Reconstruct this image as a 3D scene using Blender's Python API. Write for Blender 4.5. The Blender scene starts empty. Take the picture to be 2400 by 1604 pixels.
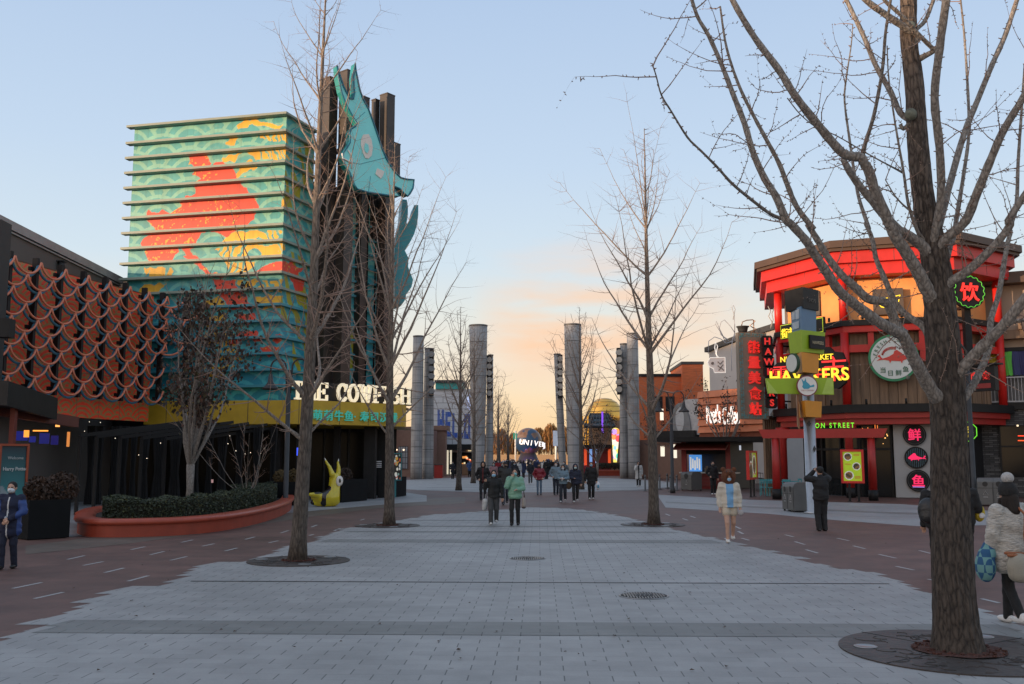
import bpy, bmesh, math, random
import numpy as np
from mathutils import Vector, Matrix
R = math.radians
random.seed(7)
SC = bpy.context.scene
COL = SC.collection

# ------------------------------------------------------------------ camera
F_PX, PITCH, YAW, CAMZ = 2220.0, math.atan(270/2220), math.atan(64/2220), 2.0
cam_d = bpy.data.cameras.new('Camera')
cam = bpy.data.objects.new('Camera', cam_d); COL.objects.link(cam)
cam.location = (0, 0, CAMZ)
cam.rotation_euler = (math.pi/2 + PITCH, 0, YAW)
cam_d.sensor_width = 36; cam_d.lens = 36*F_PX/2400
cam_d.clip_start = 0.1; cam_d.clip_end = 3000
SC.camera = cam

# ------------------------------------------------------------------ light
SUN_EL, SUN_AZ = R(4.2), R(60)          # azimuth measured from straight behind the camera towards the left
sun_dir = Vector((-math.sin(SUN_AZ)*math.cos(SUN_EL), -math.cos(SUN_AZ)*math.cos(SUN_EL), math.sin(SUN_EL)))
sd = bpy.data.lights.new('Sun', 'SUN'); sd.energy = 5.0; sd.angle = R(0.55); sd.color = (1.0, 0.68, 0.42)
so = bpy.data.objects.new('Sun', sd); COL.objects.link(so)
so.rotation_euler = (-sun_dir).to_track_quat('-Z', 'Y').to_euler()
so.location = (-60, -60, 60)
W = bpy.data.worlds.new('World'); SC.world = W; W.use_nodes = True
nt = W.node_tree; nt.nodes.clear()
def N(t, **kw):
    n = nt.nodes.new(t)
    for k, v in kw.items(): setattr(n, k, v)
    return n
L = lambda a, b: nt.links.new(a, b)
out = N('ShaderNodeOutputWorld'); bg = N('ShaderNodeBackground'); L(bg.outputs[0], out.inputs[0])
sky = N('ShaderNodeTexSky'); sky.sky_type = 'NISHITA'; sky.sun_disc = False
sky.sun_elevation = SUN_EL; sky.sun_rotation = math.atan2(sun_dir.x, sun_dir.y)
sky.air_density = 1.0; sky.dust_density = 1.5; sky.ozone_density = 2.0
tc = N('ShaderNodeTexCoord'); sep = N('ShaderNodeSeparateXYZ'); L(tc.outputs['Generated'], sep.inputs[0])
ramp = N('ShaderNodeValToRGB'); L(sep.outputs['Z'], ramp.inputs[0])
cr = ramp.color_ramp
def srgb(r, g, b):
    f = lambda c: (c/255/12.92) if c/255 <= .04045 else ((c/255+.055)/1.055)**2.4
    return (f(r), f(g), f(b), 1)
SKY = [(0.0, (251, 208, 156)), (0.03, (253, 217, 168)), (0.06, (252, 225, 187)), (0.10, (243, 231, 212)), (0.15, (228, 231, 226)),
       (0.20, (211, 227, 238)), (0.30, (196, 216, 238)), (0.46, (178, 201, 231)), (1.0, (172, 190, 214))]
while len(cr.elements) < len(SKY): cr.elements.new(0.5)
for e, (p, c) in zip(cr.elements, SKY): e.position = p; e.color = srgb(*c)
# clouds: thin peach bank low over the plaza
mp = N('ShaderNodeMapping'); mp.inputs['Scale'].default_value = (5, 5, 26); L(tc.outputs['Generated'], mp.inputs[0])
noi = N('ShaderNodeTexNoise'); noi.inputs['Scale'].default_value = 1.3; noi.inputs['Detail'].default_value = 6; L(mp.outputs[0], noi.inputs[0])
cm = N('ShaderNodeMapRange'); cm.inputs[1].default_value = .40; cm.inputs[2].default_value = .62; L(noi.outputs[0], cm.inputs[0])
band = N('ShaderNodeValToRGB'); L(sep.outputs['Z'], band.inputs[0])
be = band.color_ramp.elements; be[0].position = .07; be[0].color = (0, 0, 0, 1); be[1].position = .24; be[1].color = (0, 0, 0, 1)
m1 = be.new(.115); m1.color = (1, 1, 1, 1); m2 = be.new(.15); m2.color = (.9, .9, .9, 1)
azr = N('ShaderNodeValToRGB'); azm = N('ShaderNodeMath', operation='ADD'); azm.inputs[1].default_value = .5
L(sep.outputs['X'], azm.inputs[0]); L(azm.outputs[0], azr.inputs[0])
ae = azr.color_ramp.elements; ae[0].position = .43; ae[0].color = (0, 0, 0, 1); ae[1].position = .72; ae[1].color = (0.15, 0.15, 0.15, 1)
m3 = ae.new(.49); m3.color = (1, 1, 1, 1); m4 = ae.new(.60); m4.color = (1, 1, 1, 1)
k1 = N('ShaderNodeMath', operation='MULTIPLY'); L(cm.outputs[0], k1.inputs[0]); L(band.outputs[0], k1.inputs[1])
k2 = N('ShaderNodeMath', operation='MULTIPLY'); L(k1.outputs[0], k2.inputs[0]); L(azr.outputs[0], k2.inputs[1])
cl = N('ShaderNodeMix', data_type='RGBA'); L(k2.outputs[0], cl.inputs[0]); L(ramp.outputs[0], cl.inputs[6]); cl.inputs[7].default_value = srgb(253, 212, 178)
# physical sky scaled down and blended with the evening gradient
sc1 = N('ShaderNodeMix', data_type='RGBA', blend_type='MULTIPLY'); sc1.inputs[0].default_value = 1
L(sky.outputs[0], sc1.inputs[6]); sc1.inputs[7].default_value = (.09, .09, .09, 1)
mx = N('ShaderNodeMix', data_type='RGBA'); mx.inputs[0].default_value = .92
L(sc1.outputs[2], mx.inputs[6]); L(cl.outputs[2], mx.inputs[7]); 
# the bright warm western sky round the sun, behind the viewpoint
dp = N('ShaderNodeVectorMath', operation='DOT_PRODUCT'); L(tc.outputs['Generated'], dp.inputs[0]); dp.inputs[1].default_value = tuple(sun_dir)
dm = N('ShaderNodeMath', operation='MAXIMUM'); L(dp.outputs['Value'], dm.inputs[0]); dm.inputs[1].default_value = 0
dq = N('ShaderNodeMath', operation='POWER'); L(dm.outputs[0], dq.inputs[0]); dq.inputs[1].default_value = 5
gl0 = N('ShaderNodeMix', data_type='RGBA'); L(dq.outputs[0], gl0.inputs[0]); gl0.inputs[6].default_value = (0, 0, 0, 1); gl0.inputs[7].default_value = (1.35, .92, .58, 1)
ad = N('ShaderNodeMix', data_type='RGBA', blend_type='ADD'); ad.inputs[0].default_value = 1; L(mx.outputs[2], ad.inputs[6]); L(gl0.outputs[2], ad.inputs[7]); L(ad.outputs[2], bg.inputs[0])
bg.inputs[1].default_value = 1.1
SC.view_settings.view_transform = 'Standard'; SC.view_settings.look = 'None'
SC.view_settings.exposure = 0.0; SC.view_settings.gamma = 1

# ------------------------------------------------------------------ where photo points lie in the place
_cy, _sy, _cp, _sp = math.cos(YAW), math.sin(YAW), math.cos(PITCH), math.sin(PITCH)
CR = Vector((_cy, _sy, 0)); CF = Vector((-_sy*_cp, _cy*_cp, _sp)); CU = Vector((_sy*_sp, -_cy*_sp, _cp))
def ray(px, py): return CF*F_PX + CR*(px-1200) + CU*(802-py)
def P(px, py, Y):
    d = ray(px, py); return d*(Y/d.y) + Vector((0, 0, CAMZ))
def G(px, py, z=0):
    d = ray(px, py); return d*((z-CAMZ)/d.z) + Vector((0, 0, CAMZ))
def PLN(px, py, o, n):
    d = ray(px, py); c = Vector((0, 0, CAMZ)); return c + d*((o-c).dot(n)/d.dot(n))
def HZ(py, Y): return P(1264, py, Y).z
def project(p):
    v = Vector(p)-Vector((0, 0, CAMZ)); w = v.dot(CF); return 1200+F_PX*v.dot(CR)/w, 802-F_PX*v.dot(CU)/w

# ------------------------------------------------------------------ materials
def lin(c): return srgb(*c) if max(c) > 1.001 else (*c, 1)
MATS = {}
def mat(name, col, rough=.6, metal=0, var=.12, vscale=3, bump=0, bscale=20, emit=0, ecol=None, spec=None, coat=0, trans=0, alpha=1, stretch=None):
    if name in MATS: return MATS[name]
    m = bpy.data.materials.new(name); m.use_nodes = True; MATS[name] = m
    t = m.node_tree; b = t.nodes['Principled BSDF']
    c = (*col[:3], 1)
    b.inputs['Roughness'].default_value = rough; b.inputs['Metallic'].default_value = metal
    if spec is not None: b.inputs['Specular IOR Level'].default_value = spec
    if coat: b.inputs['Coat Weight'].default_value = coat; b.inputs['Coat Roughness'].default_value = .15
    if trans: b.inputs['Transmission Weight'].default_value = trans
    if alpha < 1: b.inputs['Alpha'].default_value = alpha
    co = t.nodes.new('ShaderNodeTexCoord'); src = co.outputs['Object']
    if stretch:
        mpn = t.nodes.new('ShaderNodeMapping'); mpn.inputs['Scale'].default_value = stretch; t.links.new(src, mpn.inputs[0]); src = mpn.outputs[0]
    if var:
        n = t.nodes.new('ShaderNodeTexNoise'); n.inputs['Scale'].default_value = vscale; n.inputs['Detail'].default_value = 5
        t.links.new(src, n.inputs[0])
        r = t.nodes.new('ShaderNodeValToRGB'); e = r.color_ramp.elements
        e[0].position = .3; e[1].position = .7
        e[0].color = (*[x*(1-var) for x in c[:3]], 1); e[1].color = (*[min(1, x*(1+var)) for x in c[:3]], 1)
        t.links.new(n.outputs[0], r.inputs[0]); t.links.new(r.outputs[0], b.inputs['Base Color'])
    else: b.inputs['Base Color'].default_value = c
    if bump:
        n2 = t.nodes.new('ShaderNodeTexNoise'); n2.inputs['Scale'].default_value = bscale; n2.inputs['Detail'].default_value = 4
        t.links.new(src, n2.inputs[0]); bp = t.nodes.new('ShaderNodeBump'); bp.inputs['Strength'].default_value = bump; bp.inputs['Distance'].default_value = .05
        t.links.new(n2.outputs[0], bp.inputs['Height']); t.links.new(bp.outputs[0], b.inputs['Normal'])
    if emit:
        b.inputs['Emission Color'].default_value = (*(ecol or col)[:3], 1); b.inputs['Emission Strength'].default_value = emit
    return m
def vmat(name, rough=.55, emit=0, spec=None, var=0.06):
    """material that takes its paint from the mesh's colour attribute 'paint'"""
    if name in MATS: return MATS[name]
    m = bpy.data.materials.new(name); m.use_nodes = True; MATS[name] = m
    t = m.node_tree; b = t.nodes['Principled BSDF']; b.inputs['Roughness'].default_value = rough
    a = t.nodes.new('ShaderNodeVertexColor'); a.layer_name = 'paint'
    co = t.nodes.new('ShaderNodeTexCoord'); n = t.nodes.new('ShaderNodeTexNoise'); n.inputs['Scale'].default_value = 1.7; n.inputs['Detail'].default_value = 5
    t.links.new(co.outputs['Object'], n.inputs[0])
    r = t.nodes.new('ShaderNodeMapRange'); r.inputs[3].default_value = 1-var*2; r.inputs[4].default_value = 1+var*2; t.links.new(n.outputs[0], r.inputs[0])
    mm = t.nodes.new('ShaderNodeMix'); mm.data_type = 'RGBA'; mm.blend_type = 'MULTIPLY'; mm.inputs[0].default_value = 1
    t.links.new(a.outputs[0], mm.inputs[6]); t.links.new(r.outputs[0], mm.inputs[7]); t.links.new(mm.outputs[2], b.inputs['Base Color'])
    if emit: t.links.new(a.outputs[0], b.inputs['Emission Color']); b.inputs['Emission Strength'].default_value = emit
    return m
def cmat(name, rough=.8, bump=.25, bscale=60):
    """cloth: the colour is set on each object, so copies of one garment can differ"""
    if name in MATS: return MATS[name]
    m = bpy.data.materials.new(name); m.use_nodes = True; MATS[name] = m
    t = m.node_tree; b = t.nodes['Principled BSDF']; b.inputs['Roughness'].default_value = rough
    oi = t.nodes.new('ShaderNodeObjectInfo'); t.links.new(oi.outputs['Color'], b.inputs['Base Color'])
    co = t.nodes.new('ShaderNodeTexCoord'); n2 = t.nodes.new('ShaderNodeTexNoise'); n2.inputs['Scale'].default_value = bscale; n2.inputs['Detail'].default_value = 3
    t.links.new(co.outputs['Object'], n2.inputs[0]); bp = t.nodes.new('ShaderNodeBump'); bp.inputs['Strength'].default_value = bump; bp.inputs['Distance'].default_value = .03
    t.links.new(n2.outputs[0], bp.inputs['Height']); t.links.new(bp.outputs[0], b.inputs['Normal'])
    return m

# ------------------------------------------------------------------ things, parts
def _tag(o, label, cat, group, kind):
    if label: o['label'] = label
    if cat: o['category'] = cat
    if group: o['group'] = group
    if kind: o['kind'] = kind
    return o
def thing(name, label, cat, loc=(0, 0, 0), group=None, rotz=0):
    o = bpy.data.objects.new(name, None); COL.objects.link(o); o.location = loc; o.rotation_euler = (0, 0, rotz)
    o.empty_display_size = .2
    return _tag(o, label, cat, group, None)
def root_inv(p): 
    return (Matrix.Translation(p.location) @ Matrix.Rotation(p.rotation_euler.z, 4, 'Z')).inverted()
def attach(o, parent):
    """parent a world-built mesh under a thing or a part (children of parts sit in the part's own space)"""
    o.parent = parent
    if parent.type == 'EMPTY': o.matrix_parent_inverse = root_inv(parent)
    elif parent.parent is None: o.matrix_parent_inverse = Matrix.Identity(4)
def dup(root, loc, rotz=0, label=None, group=None, colors=None):
    r = root.copy(); COL.objects.link(r); r.location = loc; r.rotation_euler = (0, 0, rotz)
    if label: r['label'] = label
    if group: r['group'] = group
    for ch in list(root.children):
        c = ch.copy(); COL.objects.link(c); c.parent = r
        for g in ch.children:
            d = g.copy(); COL.objects.link(d); d.parent = c
    return r

class MB:
    def __init__(s): s.v = []; s.f = []; s.m = []; s.mi = 0; s.sm = []; s.smooth = False
    def add(s, vs, fs):
        b = len(s.v); s.v += [tuple(v) for v in vs]
        for f in fs: s.f.append(tuple(b+i for i in f)); s.m.append(s.mi); s.sm.append(s.smooth)
        return s
    def quad(s, a, b, c, d): return s.add([a, b, c, d], [(0, 1, 2, 3)])
    def box(s, c, size, rz=0, M=None):
        x, y, z = [q/2 for q in size]; c = Vector(c)
        vs = [Vector((i*x, j*y, k*z)) for i in (-1, 1) for j in (-1, 1) for k in (-1, 1)]
        rot = M or Matrix.Rotation(rz, 3, 'Z')
        vs = [rot @ v + c for v in vs]
        return s.add(vs, [(0, 1, 3, 2), (4, 6, 7, 5), (0, 4, 5, 1), (2, 3, 7, 6), (0, 2, 6, 4), (1, 5, 7, 3)])
    def fbox(s, fr, u0, u1, n0, n1, z0, z1):
        """box in a facade frame: along u, outwards n, up z"""
        vs = [fr(u, n, z) for u in (u0, u1) for n in (n0, n1) for z in (z0, z1)]
        return s.add(vs, [(0, 1, 3, 2), (4, 6, 7, 5), (0, 4, 5, 1), (2, 3, 7, 6), (0, 2, 6, 4), (1, 5, 7, 3)])
    def beam(s, a, b, w, h=None):
        a, b = Vector(a), Vector(b); h = h or w; d = (b-a)
        q = d.to_track_quat('Y', 'Z').to_matrix()
        return s.box((a+b)/2, (w, d.length, h), M=q)
    def prism(s, poly, ext, cap=True):
        """poly: 3-D outline, ext: extrusion vector"""
        n = len(poly); ext = Vector(ext); a = [Vector(p) for p in poly]; b = [p+ext for p in a]
        fs = [(i, (i+1) % n, n+(i+1) % n, n+i) for i in range(n)]
        base = len(s.v); s.add(a+b, fs)
        if cap:
            from mathutils.geometry import tessellate_polygon
            for off, flip in ((0, 1), (n, 0)):
                for t in tessellate_polygon([[v.copy() for v in a]]):
                    t = tuple(base+off+i for i in t); s.f.append(t[::-1] if flip else t); s.m.append(s.mi); s.sm.append(False)
        return s
    def vprism(s, pts, z0, z1): return s.prism([(p[0], p[1], z0) for p in pts], (0, 0, z1-z0))
    def tube(s, pts, rad, n=8, caps=True, closed=False):
        pts = [Vector(p) for p in pts]; m = len(pts)
        if m < 2: return s
        rad = rad if hasattr(rad, '__len__') else [rad]*m
        t0 = (pts[1]-pts[0]).normalized() if not closed else (pts[1]-pts[-1]).normalized()
        up = Vector((0, 0, 1)) if abs(t0.z) < .9 else Vector((1, 0, 0))
        x = t0.cross(up).normalized(); vs = []
        for i in range(m):
            if closed: t = pts[(i+1) % m]-pts[i-1]
            else: t = pts[min(i+1, m-1)]-pts[max(i-1, 0)]
            if t.length < 1e-9: t = t0
            t = t.normalized(); x = (x - t*x.dot(t)); x = x.normalized() if x.length > 1e-6 else t.orthogonal().normalized()
            y = t.cross(x)
            for k in range(n):
                a = 2*math.pi*k/n; vs.append(pts[i] + (x*math.cos(a)+y*math.sin(a))*rad[i])
        fs = []
        for i in range(m if closed else m-1):
            j = (i+1) % m
            for k in range(n): fs.append((i*n+k, i*n+(k+1) % n, j*n+(k+1) % n, j*n+k))
        sm = s.smooth; s.smooth = True; s.add(vs, fs); s.smooth = sm
        if caps and not closed and n > 2:
            b = len(s.v)-m*n
            for fcs in (tuple(b+k for k in range(n))[::-1], tuple(b+(m-1)*n+k for k in range(n))):
                s.f.append(fcs); s.m.append(s.mi); s.sm.append(False)
        return s
    def lathe(s, c, prof, n=24, smooth=True):
        c = Vector(c); vs = []
        for r, z in prof:
            for k in range(n):
                a = 2*math.pi*k/n; vs.append(c+Vector((r*math.cos(a), r*math.sin(a), z)))
        m = len(prof); fs = [(i*n+k, i*n+(k+1) % n, (i+1)*n+(k+1) % n, (i+1)*n+k) for i in range(m-1) for k in range(n)]
        fs += [tuple(range(n))[::-1], tuple((m-1)*n+k for k in range(n))]
        sm = s.smooth; s.smooth = smooth; s.add(vs, fs); s.smooth = sm
        return s
    def cyl(s, c, r, h, n=20, r2=None): return s.lathe(c, [(r, 0), (r2 if r2 is not None else r, h)], n)
    def sphere(s, c, r, n=12, sc=(1, 1, 1)):
        prof = []; c = Vector(c); vs = []; m = max(4, n//2)
        for i in range(m+1):
            a = -math.pi/2+math.pi*i/m
            for k in range(n):
                b = 2*math.pi*k/n; vs.append(c+Vector((r*sc[0]*math.cos(a)*math.cos(b), r*sc[1]*math.cos(a)*math.sin(b), r*sc[2]*math.sin(a))))
        fs = [(i*n+k, i*n+(k+1) % n, (i+1)*n+(k+1) % n, (i+1)*n+k) for i in range(m) for k in range(n)]
        sm = s.smooth; s.smooth = True; s.add(vs, fs); s.smooth = sm
        return s
    def disc(s, c, r, ax, up, th, n=40, r2=None):
        """thick disc: face normal ax, in-plane up"""
        c, ax, up = Vector(c), Vector(ax).normalized(), Vector(up).normalized(); rt = up.cross(ax)
        r2 = r2 or r
        return s.prism([c+rt*(r*math.cos(2*math.pi*k/n))+up*(r2*math.sin(2*math.pi*k/n)) for k in range(n)], ax*th)
    def build(s, name, mats, parent=None, label=None, cat=None, group=None, kind=None, bevel=0):
        me = bpy.data.meshes.new(name); me.from_pydata(s.v, [], s.f)
        mats = mats if isinstance(mats, (list, tuple)) else [mats]
        for m in mats: me.materials.append(m)
        if me.polygons:
            me.polygons.foreach_set('material_index', s.m); me.polygons.foreach_set('use_smooth', s.sm)
        bm = bmesh.new(); bm.from_mesh(me)
        bmesh.ops.recalc_face_normals(bm, faces=bm.faces)
        if bevel:
            bmesh.ops.remove_doubles(bm, verts=bm.verts, dist=1e-5)
            es = [e for e in bm.edges if len(e.link_faces) == 2 and e.calc_face_angle(0) > .5]
            bmesh.ops.bevel(bm, geom=es, offset=bevel, segments=2, affect='EDGES', clamp_overlap=True)
        bm.to_mesh(me); bm.free(); me.update()
        o = bpy.data.objects.new(name, me); COL.objects.link(o)
        if parent is not None: attach(o, parent)
        return _tag(o, label, cat, group, kind)

def frame(a, b):
    """facade frame from a to b (plan); n points to the right-hand side of a->b, i.e. towards the viewer when a is left of b"""
    a, b = Vector((a[0], a[1], 0)), Vector((b[0], b[1], 0)); u = (b-a).normalized(); n = Vector((u.y, -u.x, 0))
    f = lambda uu, nn, zz: a+u*uu+n*nn+Vector((0, 0, zz))
    f.L = (b-a).length; f.u = u; f.n = n; f.a = a
    return f

def panel(name, fr, u0, u1, z0, z1, n, colfn, m, step, parent, thick=0):
    """painted board in a facade frame; colfn(U,Z arrays)->rgb array"""
    nu, nz = max(2, int((u1-u0)/step)), max(2, int((z1-z0)/step))
    U, Z = np.meshgrid(np.linspace(u0, u1, nu), np.linspace(z0, z1, nz))
    c = colfn(U, Z); o0 = fr(0, n, 0)
    V = np.stack([o0.x+fr.u.x*U, o0.y+fr.u.y*U, o0.z+Z], -1).reshape(-1, 3)
    return grid_mesh(name, V, nu, nz, c, m, parent)
def grid_mesh(name, V, nu, nz, c, m, parent):
    i = np.arange(nu-1)[None, :]+np.arange(nz-1)[:, None]*nu; i = i.reshape(-1)
    Fc = np.stack([i, i+1, i+1+nu, i+nu], -1)
    me = bpy.data.meshes.new(name)
    me.from_pydata(V.tolist(), [], Fc.tolist()); me.materials.append(m)
    at = me.color_attributes.new('paint', 'FLOAT_COLOR', 'POINT')
    col = np.ones((len(V), 4), np.float32); col[:, :3] = np.asarray(c).reshape(-1, 3); at.data.foreach_set('color', col.ravel())
    o = bpy.data.objects.new(name, me); COL.objects.link(o)
    if parent is not None: attach(o, parent)
    return o
def in_poly(X, Y, poly):
    r = np.zeros(X.shape, bool); n = len(poly)
    for i in range(n):
        x1, y1 = poly[i]; x2, y2 = poly[(i+1) % n]
        if y1 == y2: continue
        r ^= ((y1 > Y) != (y2 > Y)) & (X < (x2-x1)*(Y-y1)/(y2-y1)+x1)
    return r
def seigaiha(U, Z, r, rings=4, duty=.4):
    """overlapping fish-scale rings: 1 on the painted line"""
    dx = 2*r; dz = r*.5; best = np.full(U.shape, -1.0)
    k0 = np.floor(Z/dz).astype(int)
    for dk in range(3, -3, -1):       # lower rows lie in front
        k = k0+dk; off = (k % 2)*r
        cx = np.round((U-off)/dx)*dx+off; cz = k*dz
        for sx in (0,):
            d = np.hypot(U-cx, (Z-cz)); hit = (d < r)
            best = np.where(hit, d/r, best)
    ph = (best*rings) % 1
    return (ph > 1-duty).astype(float)
def vnoise(U, Z, s, seed=0):
    rs = np.random.RandomState(seed); t = rs.rand(64, 64); x, y = U*s, Z*s
    i, j = np.floor(x).astype(int), np.floor(y).astype(int); fx, fy = x-i, y-j; fx = fx*fx*(3-2*fx); fy = fy*fy*(3-2*fy)
    g = lambda a, b: t[a % 64, b % 64]
    return (g(i, j)*(1-fx)+g(i+1, j)*fx)*(1-fy)+(g(i, j+1)*(1-fx)+g(i+1, j+1)*fx)*fy

# ------------------------------------------------------------------ lettering
FONT = None
def text(s, size, o, xd, up, m, name, parent, ext=.03, bold=0.0, align='CENTER', sx=1.0, spacing=1.0, label=None, cat=None, shear=0):
    """built-in font laid out with its foot at o, reading along xd; made into a mesh"""
    cu = bpy.data.curves.new(name, 'FONT'); cu.body = s; cu.size = size; cu.extrude = ext; cu.offset = bold
    cu.align_x = align; cu.align_y = 'BOTTOM_BASELINE'; cu.space_character = spacing; cu.resolution_u = 3; cu.shear = shear
    ob = bpy.data.objects.new(name, cu); COL.objects.link(ob)
    dg = bpy.context.evaluated_depsgraph_get(); me = bpy.data.meshes.new_from_object(ob.evaluated_get(dg))
    bpy.data.objects.remove(ob); bpy.data.curves.remove(cu)
    xd, up = Vector(xd).normalized(), Vector(up).normalized(); nn = xd.cross(up)
    M = Matrix((xd*sx, up, nn)).transposed().to_4x4(); M.translation = Vector(o)+nn*ext
    me.transform(M); me.materials.clear(); me.materials.append(m); me.name = name
    r = bpy.data.objects.new(name, me); COL.objects.link(r)
    if parent is not None: attach(r, parent)
    return _tag(r, label, cat, None, None)
# ================================================================== the ground
def paver_mat(name, c1, c2, mort, bw, bh, dark, off=.5, msize=.006, rough=.62, stain=.14):
    """slabs in running bond: cross joints along the walk are wide and dark, the long joints thin"""
    m = bpy.data.materials.new(name); m.use_nodes = True; t = m.node_tree; b = t.nodes['Principled BSDF']; ln = t.links.new
    nn = lambda k: t.nodes.new(k)
    co = nn('ShaderNodeTexCoord'); sp = nn('ShaderNodeSeparateXYZ'); ln(co.outputs['Object'], sp.inputs[0])
    def M(op, a, bb=None):
        q = nn('ShaderNodeMath'); q.operation = op
        for i, v in enumerate((a, bb)):
            if v is None: continue
            if isinstance(v, (int, float)): q.inputs[i].default_value = v
            else: ln(v, q.inputs[i])
        return q.outputs[0]
    y = M('DIVIDE', sp.outputs[1], bh); row = M('FLOOR', y); fy = M('SUBTRACT', y, row)
    x = M('ADD', M('DIVIDE', sp.outputs[0], bw), M('MULTIPLY', M('FLOORED_MODULO', row, 2.0), off)); colx = M('FLOOR', x); fx = M('SUBTRACT', x, colx)
    ex = M('MINIMUM', fx, M('SUBTRACT', 1.0, fx)); ey = M('MINIMUM', fy, M('SUBTRACT', 1.0, fy))
    jx = M('LESS_THAN', ex, msize/bw); jy = M('LESS_THAN', ey, msize*.35/bh)
    cid = nn('ShaderNodeCombineXYZ'); ln(colx, cid.inputs[0]); ln(row, cid.inputs[1])
    wn = nn('ShaderNodeTexWhiteNoise'); wn.noise_dimensions = '3D'; ln(cid.outputs[0], wn.inputs[0])
    mix = nn('ShaderNodeMix'); mix.data_type = 'RGBA'; ln(wn.outputs['Value'], mix.inputs[0]); mix.inputs[6].default_value = (*c1, 1); mix.inputs[7].default_value = (*c2, 1)
    # long soft stains and fine grain
    n1 = nn('ShaderNodeTexNoise'); n1.inputs['Scale'].default_value = .35; n1.inputs['Detail'].default_value = 6; ln(co.outputs['Object'], n1.inputs[0])
    n2 = nn('ShaderNodeTexNoise'); n2.inputs['Scale'].default_value = 45; n2.inputs['Detail'].default_value = 3; ln(co.outputs['Object'], n2.inputs[0])
    r1 = nn('ShaderNodeMapRange'); r1.inputs[1].default_value = .3; r1.inputs[2].default_value = .7; r1.inputs[3].default_value = 1-stain; r1.inputs[4].default_value = 1+stain; ln(n1.outputs[0], r1.inputs[0])
    r2 = nn('ShaderNodeMapRange'); r2.inputs[3].default_value = .9; r2.inputs[4].default_value = 1.1; ln(n2.outputs[0], r2.inputs[0])
    def mul(a, v):
        q = nn('ShaderNodeMix'); q.data_type = 'RGBA'; q.blend_type = 'MULTIPLY'; q.inputs[0].default_value = 1; ln(a, q.inputs[6]); ln(v, q.inputs[7]); return q.outputs[2]
    vo = nn('ShaderNodeTexVoronoi'); vo.inputs['Scale'].default_value = 1.6; ln(co.outputs['Object'], vo.inputs[0])
    n3 = nn('ShaderNodeTexNoise'); n3.inputs['Scale'].default_value = 1.3; n3.inputs['Detail'].default_value = 8; n3.inputs['Roughness'].default_value = .7; ln(co.outputs['Object'], n3.inputs[0])
    r3 = nn('ShaderNodeMapRange'); r3.inputs[1].default_value = .32; r3.inputs[2].default_value = .62; r3.inputs[3].default_value = 1-stain*1.2; r3.inputs[4].default_value = 1.04; ln(n3.outputs[0], r3.inputs[0])
    spot = M('SUBTRACT', 1.0, M('MULTIPLY', M('LESS_THAN', vo.outputs['Distance'], .045), .35))
    c = mul(mul(mul(mul(mix.outputs[2], r1.outputs[0]), r2.outputs[0]), r3.outputs[0]), spot)
    # long joints: only some of the slabs show a dark one
    wn2 = nn('ShaderNodeTexWhiteNoise'); wn2.noise_dimensions = '3D'; va = nn('ShaderNodeVectorMath'); va.inputs[1].default_value = (7.3, 1.1, 3); ln(cid.outputs[0], va.inputs[0]); ln(va.outputs[0], wn2.inputs[0])
    jy = M('MULTIPLY', jy, M('ADD', M('MULTIPLY', M('GREATER_THAN', wn2.outputs['Value'], .75), .6), .12))
    j = M('MAXIMUM', M('MULTIPLY', jx, dark), jy)
    mj = nn('ShaderNodeMix'); mj.data_type = 'RGBA'; ln(j, mj.inputs[0]); ln(c, mj.inputs[6]); mj.inputs[7].default_value = (*mort, 1)
    ln(mj.outputs[2], b.inputs['Base Color'])
    rr = nn('ShaderNodeMapRange'); rr.inputs[3].default_value = rough-.14; rr.inputs[4].default_value = rough+.12; ln(n1.outputs[0], rr.inputs[0]); ln(rr.outputs[0], b.inputs['Roughness'])
    bp = nn('ShaderNodeBump'); bp.inputs['Strength'].default_value = .25; bp.inputs['Distance'].default_value = .004; ln(M('SUBTRACT', n2.outputs[0], M('MULTIPLY', j, 2.0)), bp.inputs['Height']); ln(bp.outputs[0], b.inputs['Normal'])
    return m
M_GREY = paver_mat('grey_slabs', (.272, .268, .262), (.306, .301, .294), (.02, .022, .025), .44, .215, .72)
M_GREYD = paver_mat('dark_grey_slabs', (.172, .172, .164), (.198, .197, .188), (.018, .02, .022), .44, .215, .72)
M_RED = paver_mat('red_brown_pavers', (.110, .056, .043), (.138, .070, .054), (.03, .024, .022), .62, .31, .5, msize=.004, stain=.28)
M_RED2 = paver_mat('warm_grey_pavers', (.110, .082, .062), (.132, .100, .078), (.04, .034, .03), .62, .31, .4, msize=.004, stain=.2)
M_SIDE = paver_mat('pale_side_slabs', (.26, .262, .263), (.29, .292, .293), (.05, .05, .055), .8, .4, .5, msize=.005)
M_STRIP = mat('pale_inlay', (.34, .34, .34), .5)
M_DARK = mat('iron_dark', (.022, .023, .024), .55, .5)

def sheet(mb, poly, z): 
    from mathutils.geometry import tessellate_polygon
    v = [Vector((p[0], p[1], z)) for p in poly]
    mb.add(v, tessellate_polygon([v]))
def rows(left, right, y0, y1, step, jag=0.0, seed=1):
    """outline built of slab rows: left(y), right(y) in metres"""
    rs = random.Random(seed); Lp, Rp = [], []; y = y0
    while y < y1-1e-6:
        yb = min(y+step, y1); ym = (y+yb)/2
        l, r = left(ym)+rs.uniform(-jag, jag), right(ym)+rs.uniform(-jag, jag)
        if r > l+.05: Lp += [(l, y), (l+.10, yb)]; Rp += [(r, y), (r-.10, yb)]
        y = yb
    return Lp + Rp[::-1]
def interp(pts):
    q = sorted([(g.y, g.x) for g in pts]); ys = [a for a, _ in q]; xs = [b for _, b in q]
    return lambda y: float(np.interp(y, ys, xs))
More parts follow.
